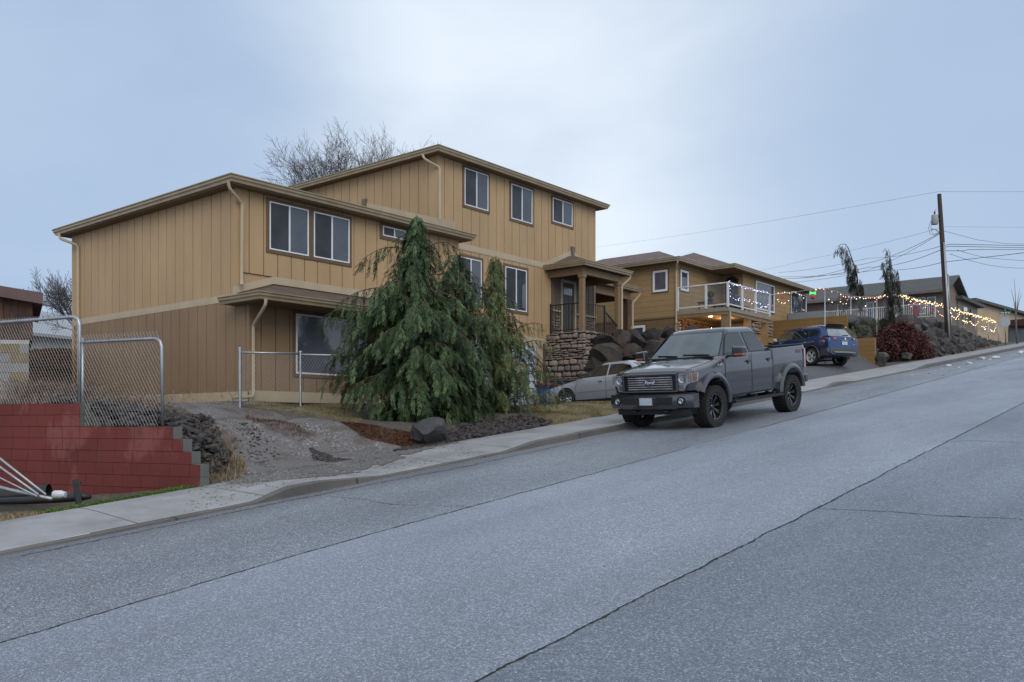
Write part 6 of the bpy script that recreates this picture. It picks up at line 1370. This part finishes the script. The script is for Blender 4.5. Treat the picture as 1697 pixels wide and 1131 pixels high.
# ------------------------------------------------------------------ plants
def frond_template(seed, n=6, tw=.036):
    """a drooping cypress spray: x runs along the stem, y across, z off the flat"""
    rnd = random.Random(seed); V = []; Fc = []
    def blade(p, d, L, w):
        p = Vector(p); d = Vector(d).normalized(); s = d.cross(Vector((0,0,1))).normalized()*w; m = p+d*L*.45; i = len(V)
        V.extend([p-s*.5, p+s*.5, m+s, m-s, p+d*L]); Fc.append((i, i+1, i+2, i+3)); Fc.append((i+3, i+2, i+4))
    for i in range(n):
        t_ = i/(n-1); c = Vector((t_, .10*math.sin(t_*2.5+seed), .16*t_*t_))
        for sg in (-1, 1):
            L = (.40-.20*t_)*rnd.uniform(.75,1.15); ang = R(rnd.uniform(26,46)); d = Vector((math.cos(ang), sg*math.sin(ang), rnd.uniform(-.25,.25)))
            blade(c, d, L, tw*.9)
            for k in (.35, .7): q = c+d*L*k; d2 = Vector((math.cos(ang+sg*0), sg*math.sin(ang)*.2, rnd.uniform(-.3,.3))); blade(q, d2, L*.5*rnd.uniform(.7,1.2), tw*.7)
    blade((0,0,0), (1,.1,.1), .5, tw); blade((.6,.05,.08), (1,.1,.2), .55, tw)
    return np.array([tuple(v) for v in V]), Fc
FT = [frond_template(s) for s in range(5)]
class Leaves:
    def __init__(s): s.V = []; s.F = []; s.n = 0
    def add(s, T, p, x, z, sc_, wid=1.0):
        x = Vector(x).normalized(); z = Vector(z); z = (z-x*z.dot(x)); z = z.normalized() if z.length > 1e-3 else x.orthogonal().normalized(); y = z.cross(x)
        M = np.array([tuple(x), tuple(y*wid), tuple(z)])*sc_; s.V.append(T[0] @ M + np.array(tuple(p))); s.F += [tuple(i+s.n for i in f) for f in T[1]]; s.n += len(T[0])
    def build(s, name, mat, par):
        b = MB(); b.v = np.concatenate(s.V).tolist(); b.f = s.F; b.mi = [0]*len(s.F); return b.build(name, mat, par)
def conifer(root, base, H, prof, nb, rnd, mat, bark, tip=None, limbs=(), fl=(.20,.40), step=.085, tiltup=.25, top_r=.02, sparse=0.0, trunk_r=.09, lean=(0,0)):
    """prof(f, side) -> reach at height fraction f toward side (-1 left .. 1 right of the picture)"""
    L = Leaves(); L2 = Leaves(); tb = MB(); T = lambda f: Vector((base.x+lean[0]*f, base.y+lean[1]*f, base.z+H*f))
    tb.tube([T(i/12)+Vector((.02*math.sin(i*1.7), .02*math.cos(i*2.1), 0)) for i in range(13)], [trunk_r*(1-i/12)+top_r*.5 for i in range(13)], 8)
    tb.build('trunk', bark, root, smooth=True); wood = MB()
    def branch(p0, d, reach, droop, up=tiltup):
        d = Vector(d).normalized(); n = max(3, int(reach/.11)); pts = []
        for i in range(n+1):
            t_ = i/n; pts.append(p0 + d*reach*t_ + UP*(up*reach*math.sin(t_*1.9) - droop*reach*t_**2.6) + Vector((rnd.gauss(0,.012), rnd.gauss(0,.012), 0)))
        wood.tube(pts[::2] if len(pts) > 4 else pts, [.016*(1-k/len(pts[::2]))+.004 for k in range(len(pts[::2]))] if len(pts) > 4 else .007, 4)
        for i in range(1, n+1):
            t_ = i/n
            if rnd.random() < sparse: continue
            for k in range(2):
                side = rnd.uniform(-1,1); s = d.cross(UP)*side; cur = pts[i]+s*rnd.uniform(.0,.14); nst = rnd.choice((1,2,2,3)) if t_ < .9 else rnd.choice((1,2)); ll = rnd.uniform(*fl)*(1.0-.25*t_)
                x = (d*rnd.uniform(.0,.45) + s*.3 - UP*rnd.uniform(.6,1.1)).normalized(); LL = L2 if (t_ > .72 and rnd.random() < .42) else L  # some outer sprays go to the paler set, coloured as if lit
                for q_ in range(nst):
                    LL.add(FT[rnd.randrange(5)], cur, x, d+s*.8+Vector((rnd.gauss(0,.35), rnd.gauss(0,.35), 0)), ll, rnd.uniform(.75,1.2)); cur = cur + x*ll*.6; x = (x*.35 - UP + Vector((rnd.gauss(0,.12), rnd.gauss(0,.12), 0))).normalized(); ll *= .92
            if t_ > .82: L.add(FT[rnd.randrange(5)], pts[i], (pts[i]-pts[i-1])+d*.02-UP*.03, UP, fl[0]*.8)
    for i in range(nb):
        f = ((i+.5)/nb)**1.05*.97+.02; az = i*2.39996+rnd.uniform(-.4,.4); d = Vector((math.cos(az), math.sin(az), 0)); side = d.dot(RT)
        branch(T(f), d, max(.10, prof(f, side)*rnd.uniform(.70,1.05)*(1+.42*noise.noise((math.cos(az)*1.4+base.x, math.sin(az)*1.4, f*5.5)))), rnd.uniform(.25,.7)*min(1, .35+f*1.6))
    for f, side, depth, reach, up, droop in limbs: branch(T(f), RT*side + FW*depth, reach, droop, up)
    for k in range(14): L.add(FT[k % 5], T(.97)+UP*rnd.uniform(-.25,.05), Vector((rnd.gauss(0,1), rnd.gauss(0,1), -1.0)), UP, fl[0]*.7)
    L.add(FT[0], T(1.0), UP+RT*.2, RT, .12); wood.build('branches', bark, root); L.build('crown', mat, root); L2.build('lit_sprays', tip, root)
cm = m_foliage('cedar_green', [(.15, (.010,.020,.010)), (.42, (.027,.050,.022)), (.64, (.058,.096,.038)), (.86, (.14,.19,.075))], sc_=3.6)
cm2 = m_foliage('cedar_bronze', [(.12, (.022,.040,.018)), (.42, (.05,.085,.034)), (.66, (.10,.125,.045)), (.9, (.19,.17,.075))], sc_=1.6)
bark = plain('cedar_bark', (.14,.10,.075), (.06,.045,.035), 9, .9)
tipm = m_foliage('cedar_lit_sprays', [(.15, (.035,.062,.028)), (.5, (.080,.132,.055)), (.86, (.18,.25,.11))], sc_=3.6); tipm2 = m_foliage('bronze_lit_sprays', [(.15, (.07,.085,.030)), (.5, (.14,.155,.055)), (.86, (.26,.24,.10))], sc_=3)  # paler copies of the crown greens: light on the plumes put into the colour
def lerpprof(tabL, tabR):
    fl_ = [a for a, b in tabL]; rl = [b for a, b in tabL]; fr = [a for a, b in tabR]; rr = [b for a, b in tabR]
    return lambda f, s: float(np.interp(f, fl_, rl))*(.5-.5*s) + float(np.interp(f, fr, rr))*(.5+.5*s)
rnd = random.Random(31)
b0 = PY(690, 706, 19.6); b0.z = ground_z(b0.x, b0.y)-.05
T1 = thing('weeping_conifer', b0, 'large dark green drooping conifer standing in front of the wing window', 'tree', 'drooping conifers by the gravel drive')
pf = lerpprof([(0,.85),(.10,1.25),(.22,1.75),(.48,1.80),(.58,1.45),(.66,.85),(.74,.62),(.84,.40),(.92,.20),(1,.04)], [(0,1.0),(.12,1.35),(.3,1.45),(.5,1.3),(.60,.95),(.68,.62),(.84,.38),(.92,.18),(1,.04)])
H1 = (HY-362)/FPX*19.9 - b0.z
conifer(T1, b0, H1, pf, 165, rnd, cm, bark, tipm, limbs=[(.82,-1,0,1.22,.20,.35),(.62,-1,-.1,1.72,.16,.28),(.50,-1,-.3,2.15,.20,.22),(.49,-.9,-.5,1.9,.1,.5),(.38,-1,.2,2.1,.12,.3),(.30,-1,-.1,1.95,.1,.3),(.22,-1,-.4,1.5,.1,.3),(.80,1,0,.92,.5,.30),(.75,1,-.3,.8,.4,.5),(.90,-.7,0,.5,.2,.4),(.88,.8,.2,.40,.3,.5),(.60,1,0,1.25,.25,.6)], fl=(.22,.42), lean=(.0,0))
b1 = PY(757, 700, 20.5); b1.z = ground_z(b1.x, b1.y)-.05
T2 = thing('weeping_conifer', b1, 'narrow dark drooping conifer growing against the right side of the largest one', 'tree', 'drooping conifers by the gravel drive')
pf2 = lambda f, s: float(np.interp(f, [0,.3,.7,.9,1], [.85,.95,.85,.50,.15]))
conifer(T2, b1, (HY-420)/FPX*20.5-b1.z, pf2, 95, rnd, cm, bark, tipm, fl=(.20,.36), trunk_r=.06)
b2 = PY(822, 700, 21.9); b2.z = ground_z(b2.x, b2.y)-.05
T3 = thing('weeping_conifer', b2, 'thin bronze tipped conifer, rightmost and most see-through of the front group', 'tree', 'drooping conifers by the gravel drive')
pf3 = lerpprof([(0,1.0),(.3,.9),(.55,.6),(.8,.34),(1,.06)], [(0,1.15),(.2,1.45),(.42,1.4),(.52,.95),(.62,.45),(.82,.26),(1,.06)])
conifer(T3, b2, (HY-424)/FPX*21.9-b2.z, pf3, 120, rnd, cm2, bark, tipm2, limbs=[(.42,1,-.1,1.25,.55,.1),(.34,1,0,1.45,.42,.15),(.26,1,-.2,1.2,.3,.3),(.5,1,.1,.85,.5,.2),(.72,-.9,0,.45,.4,.4),(.7,.9,-.2,.5,.45,.4)], fl=(.17,.32), sparse=.04, trunk_r=.05)

# ---- red leaved shrub
def leafblob(n, fn, rnd, sz, droop=.5):
    b = MB()
    for i in range(n):
        p, out = fn(); d = (out + Vector((rnd.gauss(0,.5), rnd.gauss(0,.5), rnd.gauss(0,.3)-droop))).normalized(); s = d.cross(Vector((rnd.gauss(0,1), rnd.gauss(0,1), rnd.gauss(0,1)))).normalized()*sz*.35; L = sz*rnd.uniform(.7,1.4)
        b._add([p-s*.3, p+s*.3, p+d*L*.5+s, p+d*L*.5-s, p+d*L], [(0,1,2,3),(3,2,4)])
    return b
c = PV(1493, 600, 13.3)
RS = thing('red_shrub', c, 'dome shaped shrub of drooping dark red leaves at the foot of the rock bank', 'shrub')
lob = [((RT*.85+Vector((.55,0,0))).normalized()*math.cos(a)*r_*1.2 + FW*math.sin(a)*r_*.5 + UP*h, s*1.08) for a, r_, h, s in ((0,0,1.35,.75),(.3,.85,1.05,.62),(3.0,.8,1.1,.62),(1.5,.5,1.2,.6),(4.6,.7,.9,.6),(5.4,1.1,.6,.5),(3.7,1.05,.65,.55),(2.6,1.2,.6,.5),(.1,1.3,.5,.45),(4.4,.4,1.5,.5))]
def fb():
    o, s = rnd.choice(lob); d = Vector((rnd.gauss(0,1), rnd.gauss(0,1), rnd.gauss(.3,1))).normalized(); r_ = s*rnd.uniform(.55,1.05)*(1+.18*noise.noise(d*3+o)); return c+o+d*r_, d
leafblob(19000, fb, rnd, .10, .9).build('foliage', m_foliage('maroon_leaf', [(.15, (.030,.011,.013)), (.45, (.070,.024,.026)), (.7, (.125,.048,.046)), (.92, (.20,.10,.085))], sc_=2.5), RS)
b = MB()
for i in range(16): a = rnd.uniform(0,6.3); e = Vector((math.cos(a)*1.0, math.sin(a)*.5, rnd.uniform(.8,1.6))); b.tube([c, c+Vector((e.x*.2,e.y*.2,e.z*.8)), c+e], [.05,.03,.01], 5)
b.build('branches', bark, RS)
# ---- strand-hung weeping trees on the bank
dk = m_foliage('dark_hanging_needles', [(.15, (.010,.012,.010)), (.5, (.024,.027,.020)), (.9, (.06,.055,.035))], sc_=2)
def strands(name, label, spine, drops, r=.05):
    root = thing(name, spine[0], label, 'tree'); b = MB(); b.tube(spine, [r*(1-.8*i/(len(spine)-1)) for i in range(len(spine))], 7); b.build('trunk', bark, root, smooth=True); L = Leaves()
    for p, ln, n, w in drops:
        for i in range(n):
            q = p + Vector((rnd.gauss(0,w), rnd.gauss(0,w), -ln*rnd.random())); L.add(FT[rnd.randrange(5)], q+Vector((rnd.gauss(0,.03), rnd.gauss(0,.03), -.1)), Vector((rnd.gauss(0,.2), rnd.gauss(0,.2), -1)), Vector((rnd.gauss(0,1), rnd.gauss(0,1), 0)), rnd.uniform(.22,.40), .9); L.add(FT[rnd.randrange(5)], q, Vector((rnd.gauss(0,.25), rnd.gauss(0,.25), -1)), Vector((rnd.gauss(0,1), rnd.gauss(0,1), 0)), rnd.uniform(.22,.40), .6)
    L.build('hanging_foliage', dk, root)
Yw = 47.
q = lambda x, y, d=0: PY(x, y, Yw+d)
strands('weeping_tree', 'scraggly weeping tree bent over at the top, left one on the rock bank', [q(1427,575), q(1426,530), q(1424,490), q(1420,455), q(1412,430), q(1406,412), q(1401,405), q(1394,405), q(1387,410)],
  [(q(1387,410),.15,3,.04),(q(1393,406),.5,5,.04),(q(1399,406),.35,4,.04),(q(1404,412),.8,12,.07),(q(1402,425),.6,9,.07),(q(1409,422),1.3,26,.08),(q(1412,440),1.2,26,.09),(q(1418,437),1.1,20,.08),(q(1419,455),1.0,20,.09),(q(1427,468),1.2,20,.07),(q(1424,463),.5,8,.06),(q(1395,487),.55,14,.10),(q(1404,485),.45,10,.1),(q(1428,470),1.4,18,.06),(q(1412,455),.6,10,.08),(q(1425,520),.9,16,.10),(q(1428,545),.9,22,.14),(q(1434,560),.6,14,.16)])
strands('weeping_tree', 'slim weeping tree with hanging tufts, right one on the rock bank', [q(1478,540), q(1477,500), q(1476,460), q(1474,432), q(1475,420), q(1472,413)],
  [(q(1469,411),.2,4,.03),(q(1463,429),.25,4,.03),(q(1468,427),.15,3,.03),(q(1475,424),.2,3,.03),(q(1473,434),.9,22,.09),(q(1466,441),.5,12,.08),(q(1471,455),1.2,24,.09),(q(1478,450),1.6,40,.10),(q(1485,445),.7,12,.06),(q(1489,462),.8,12,.07),(q(1476,480),1.4,36,.10),(q(1490,485),.9,14,.07),(q(1480,505),.9,20,.12),(q(1472,475),1.2,16,.06)])
HPc = thing('trailing_shrub', PV(1425, 590, 13.0), 'straggly green and brown shrub spilling over the end of the ochre retaining wall', 'shrub'); L = Leaves(); b = MB()
for x, y, n in ((1420,540,14),(1428,552,20),(1432,566,16),(1438,548,16),(1424,562,12),(1450,535,10)):
    for k in range(n): p = PV(x+rnd.gauss(0,3.5), y+rnd.gauss(0,5), 13.4); L.add(FT[k % 5], p, Vector((rnd.gauss(0,.5), rnd.gauss(0,.4), -1)), Vector((rnd.gauss(0,1), rnd.gauss(0,1), .3)), rnd.uniform(.2,.38), .8)
sp_ = PV(1428, 541, 13.6)
for k in range(24): p = PV(1428+rnd.gauss(0,6), 540, 13.6); b.tube([sp_, p], .01, 4); b.tube([p, p+Vector((rnd.gauss(0,.2), -.2, -.5)), p+Vector((rnd.gauss(0,.3), -.3, -1.3))], .012, 4)
L.build('foliage', cm2, HPc); b.build('stems', bark, HPc)

# ---- bare trees
def bare(name, label, base, H, spread, rnd, levels=6, r0=.2, mat=None, start=.35, twig=.011):
    root = thing(name, base, label, 'tree'); b = MB()
    def grow(p, d, L, r, lv):
        n = 4; pts = [p]; dd = Vector(d)
        for i in range(n): dd = (dd + Vector((rnd.gauss(0,.13), rnd.gauss(0,.13), rnd.gauss(0,.09)+.03))).normalized(); pts.append(pts[-1]+dd*L/n)
        b.tube(pts, [max(twig, r*(1-.5*i/n)) for i in range(n+1)], 7 if r > .05 else 3, cap=False)
        if lv <= 0: return
        for k in range(3 if lv > 1 else 4):
            f = rnd.uniform(.35, 1); i = min(n-1, int(f*n)); q = pts[i].lerp(pts[i+1], f*n-i); a = rnd.uniform(0, 6.3); t_ = rnd.uniform(.35,.8)*spread
            o = dd.orthogonal().normalized(); o = Matrix.Rotation(a, 3, dd) @ o; nd = (dd*math.cos(t_)+o*math.sin(t_)+UP*.08).normalized(); grow(q, nd, L*rnd.uniform(.58,.82), r*.55, lv-1)
        grow(pts[-1], dd, L*.72, r*.5, lv-1)
    tk = [base, base+UP*H*start]; b.tube([tk[0], tk[1]], [r0*1.3, r0], 9)
    for k in range(6): a = k*1.05+rnd.uniform(-.3,.3); grow(tk[1]-UP*rnd.uniform(0,.5), Vector((math.cos(a)*.55, math.sin(a)*.55, .8)).normalized(), H*.24, r0*.6, levels)
    b.build('limbs', mat, root)
bk = plain('bare_bark', (.12,.108,.108), (.075,.068,.07), 4, .9)
p = PY(592, 640, 58); bare('bare_tree', 'wide leafless tree rising behind the tall part of the tan house', p, 15.2, 1.2, random.Random(17), 5, .22, bk, .45, .008)
p = PY(140, 640, 46); bare('bare_tree', 'small leafless tree peeking out left of the tan house wall', p, 6.6, 1.15, random.Random(9), 4, .10, bk, .38, .009)
# ---- dry brush behind the left fences
def brush(label, pts, n, h, rnd, mat):
    root = thing('dry_brush', pts[0], label, 'dry plant'); b = MB()
    for i in range(n):
        c0 = rnd.choice(pts) + Vector((rnd.gauss(0,.32), rnd.gauss(0,.32), 0)); c0.z = ground_z(c0.x, c0.y); a = rnd.uniform(0,6.3); d = Vector((math.cos(a), math.sin(a), 0)); L_ = h*rnd.uniform(.3,1); Q = [c0]; 
        for k in range(1, 6): t_ = k/5; Q.append(c0 + d*L_*t_*t_*.8 + UP*L_*(t_-.45*t_*t_) + Vector((rnd.gauss(0,.03), rnd.gauss(0,.03), rnd.gauss(0,.02))))
        s = Vector((-d.y, d.x, 0))*.0042
        for k in range(5): b._add([Q[k]-s, Q[k]+s, Q[k+1]+s*.8, Q[k+1]-s*.8], [(0,1,2,3)])
    b.build('foliage', mat, root)  # dead stems only, no leaves, all in one mesh
bs = m_foliage('dead_stem', [(.1, (.15,.10,.08)), (.5, (.28,.20,.155)), (.9, (.44,.34,.27))], trans=.05)
brush('thick tangle of dead brown stems behind the tall chain link panel', [PY(x, 655, d_) for x, d_ in ((60,17.6),(80,18),(100,18),(118,17.5),(70,19))], 2600, .85, rnd, bs)
brush('low dead stems behind the low chain link panel', [PY(x, 668, d_) for x, d_ in ((150,17),(175,17.2),(200,17.4),(230,17.5),(140,16.5))], 1900, .55, rnd, bs)
brush('short dry weeds at the base of the tan house left wall', [PY(x, 668, d_) for x, d_ in ((310,20),(340,19.8),(375,19.6))], 70, .7, rnd, bs)

# ------------------------------------------------------------------ strings of lights
_b = MB(); _b._add(ICO1[0], ICO1[1]); BULB = {}
def bulbs(root, P, r, cols, rnd, gap=.17, jit=.03):
    first = None; d = 0
    for a, c_ in zip(P, P[1:]):
        L_ = (c_-a).length; n = max(1, int(L_/gap))
        for i in range(n):
            q_ = a.lerp(c_, (i+rnd.uniform(0,.6))/n) + Vector((rnd.gauss(0,jit), 0, rnd.gauss(0,jit))); key = rnd.choice(cols)
            if key not in BULB:
                me = bpy.data.meshes.new('bulb'); me.from_pydata([tuple(v) for v in ICO1[0]], [], ICO1[1]); me.materials.append(m_emit('bulb_%s' % key, *EM[key])); me.polygons.foreach_set('use_smooth', [True]*len(me.polygons)); BULB[key] = me
            o = bpy.data.objects.new('bulb', BULB[key]); col.objects.link(o); o.parent = root; o.location = q_ - WM[root.name].translation; o.scale = [r*rnd.uniform(.55,.95)]*3
EM = dict(warm=((1,.58,.20), 3.2), white=((1,.85,.62), 3.2), pink=((1,.34,.28), 1.8), blue=((.25,.25,1), 2.2), violet=((.75,.45,1), 2.4), cool=((.8,.85,1), 2.6))
def lights(label, L_, v, r, cols, gap=.17, wire_=True, plane=PV, jit=.03):
    P0 = [[plane(x, y, v) for x, y in pl] for pl in L_]; root = thing('string_lights', P0[0][0], label, 'string lights', 'strings of holiday lights'); b = MB()
    for P in P0: b.tube(P, .008, 4)
    b.build('cable', MT['black'], root)
    for P in P0: bulbs(root, P, r, cols, rnd, gap, jit)
lights('warm white lights along the fence top left of the utility pole', [[(1352,480),(1367,478.7),(1382,484),(1391.7,488),(1400,494),(1410,493),(1427,494.6),(1451,493.8),(1466,490.6),(1491,489.8)]], 14.2, .036, ['warm','warm','white','pink'], .32)
lights('dense golden lights sloping down the fence right of the red shrub', [[(1491,489.8),(1512,496),(1539,502.5),(1563,508),(1577,511),(1588,516)], [(1588,516),(1607,521),(1626,526),(1651,534.7)]], 14.0, .038, ['warm','warm','white'], .20, jit=.06)
lights('golden swags hanging below the fence lights right of the pole', [[(1576,520),(1583,530),(1591,520)],[(1595,530),(1604,536),(1601,523)],[(1606,532),(1616,540),(1622,533)],[(1627,540),(1633,545),(1636,533)],[(1641,546),(1647,551),(1652,538)],[(1573,513),(1577,524)],[(1586,520),(1590,530)]], 14.0, .036, ['warm','warm','white'], .26)
lights('pink and white swags hanging below the fence lights left of the pole', [[(1500,492),(1504,504),(1511,509),(1518,500),(1521,497)],[(1528,512),(1533,511),(1536,503)],[(1553,515),(1560,524),(1568,522)],[(1372,494),(1377,500),(1383,499)],[(1434,507),(1438,508)],[(1448,503),(1452,496),(1465,492)],[(1391,490),(1393,500),(1400,507),(1405,500),(1410,492)]], 14.1, .030, ['warm','pink','white','pink'], .26)
lights('blue and violet lights wound along the deck railing', [[(1208,467),(1212,472),(1222,474),(1240,478),(1258,482),(1273,486)],[(1209,472),(1211,494)],[(1211,494),(1222,497),(1236,496),(1244,502),(1256,503),(1262,508),(1270,508),(1275,504)]], 15.88, .019, ['violet','cool','blue','cool'], .11)
lights('warm lights looped over the wall and window right of the deck', [[(1289,487),(1300,485),(1308,487),(1317,484),(1322,484)],[(1287,494),(1291,500),(1298,503),(1304,502),(1309,498)],[(1324,489),(1330,492),(1335,498)]], 16.4, .024, ['warm','warm','white'], .22)
b = MB(); b.tube([PV(1278,489,16.4), PV(1320,484,15.5), PV(1356,479,14.4)], .02, 6); b.tube([PV(1277,488,16.4), PV(1279,515,16.4)], .03, 6); tag(b.build('light_support_rail', MT['galv']), 'thin grey rail carrying lights from the deck corner to the fence', 'rail')
FB = thing('bank_fence', PV(1367, 520, 14.2), 'chain link fence with pale posts along the top of the rock bank', 'fence')
xs = [1367,1410,1453,1497,1540,1577,1598,1617,1638,1655]; ys = [478,492,493,489,502,511,518.5,524,530.5,536]; tops = [PV(x, y, 14.15) for x, y in zip(xs, ys)]
for tp in tops:
    b = MB(); g_ = ground_z(tp.x, 14.15)-.2; b.tube([(tp.x, 14.15, g_), tp], .025, 8); b.build('fence_post', MT['galv'], FB, smooth=True)
b = MB(); b.tube(tops, .022, 6); b.build('top_rail', MT['galv'], FB)
for a_, c_ in zip(tops, tops[1:]):
    b = MB(); w_ = c_.x-a_.x; link_mesh(b, (a_.x, 14.15, 0), (1,0,0), w_, lambda x, a_=a_: a_.z-1.0, lambda x, a_=a_, c_=c_, w_=w_: a_.z+(c_.z-a_.z)*x/w_, pitch=.16, r=.003, spike=0); b.build('wire_mesh', MT['wire'], FB)
red_e = plain('ornament_red', (.55,.02,.02), rough=.3)
t_ = thing('sleigh_ornament', PV(1298, 494, 16.2), 'small red sleigh ornament hanging on the wall right of the deck', 'ornament'); c = PV(1298, 494, 16.2)
b = MB(); b.prism([c+RT*x+UP*z for x, z in ((-.10,.06),(-.08,-.06),(.08,-.06),(.13,.02),(.16,.10),(.09,.03),(.0,.0),(-.04,.08))], FW*.03); b.build('body', red_e, t_)
t_ = thing('bow_ornament', PV(1347, 488, 14.6), 'green and red lit ornament hanging at the left end of the fence lights', 'ornament'); c = PV(1347, 486, 14.6)
b = MB(); b.prism([c+RT*x+UP*z for x, z in ((-.14,.08),(0,.03),(.14,.08),(.14,-.08),(0,-.03),(-.14,-.08))], FW*.04); b.build('bow', m_emit('green_glow', (.1,.8,.2), .45), t_)
c = PV(1347, 493, 14.6); b = MB(); b._add([c+v*.11 for v in ICO1[0]], ICO1[1]); b.build('bauble', red_e, t_)
c = PV(1522, 517, 14.9)
for k, (x, y) in enumerate(((1518,516),(1543,515))): c = PV(x, y, 15.2); b = MB(); b.obox(c, RT*.16, FW*.1, UP*(.35 if k == 0 else .22)); tag(b.build('gift_decoration', plain('red_cloth', (.22,.02,.03), rough=.8), bevel=.05), ('taller' if k == 0 else 'shorter')+' red lit decoration standing behind the white railing', 'decoration')
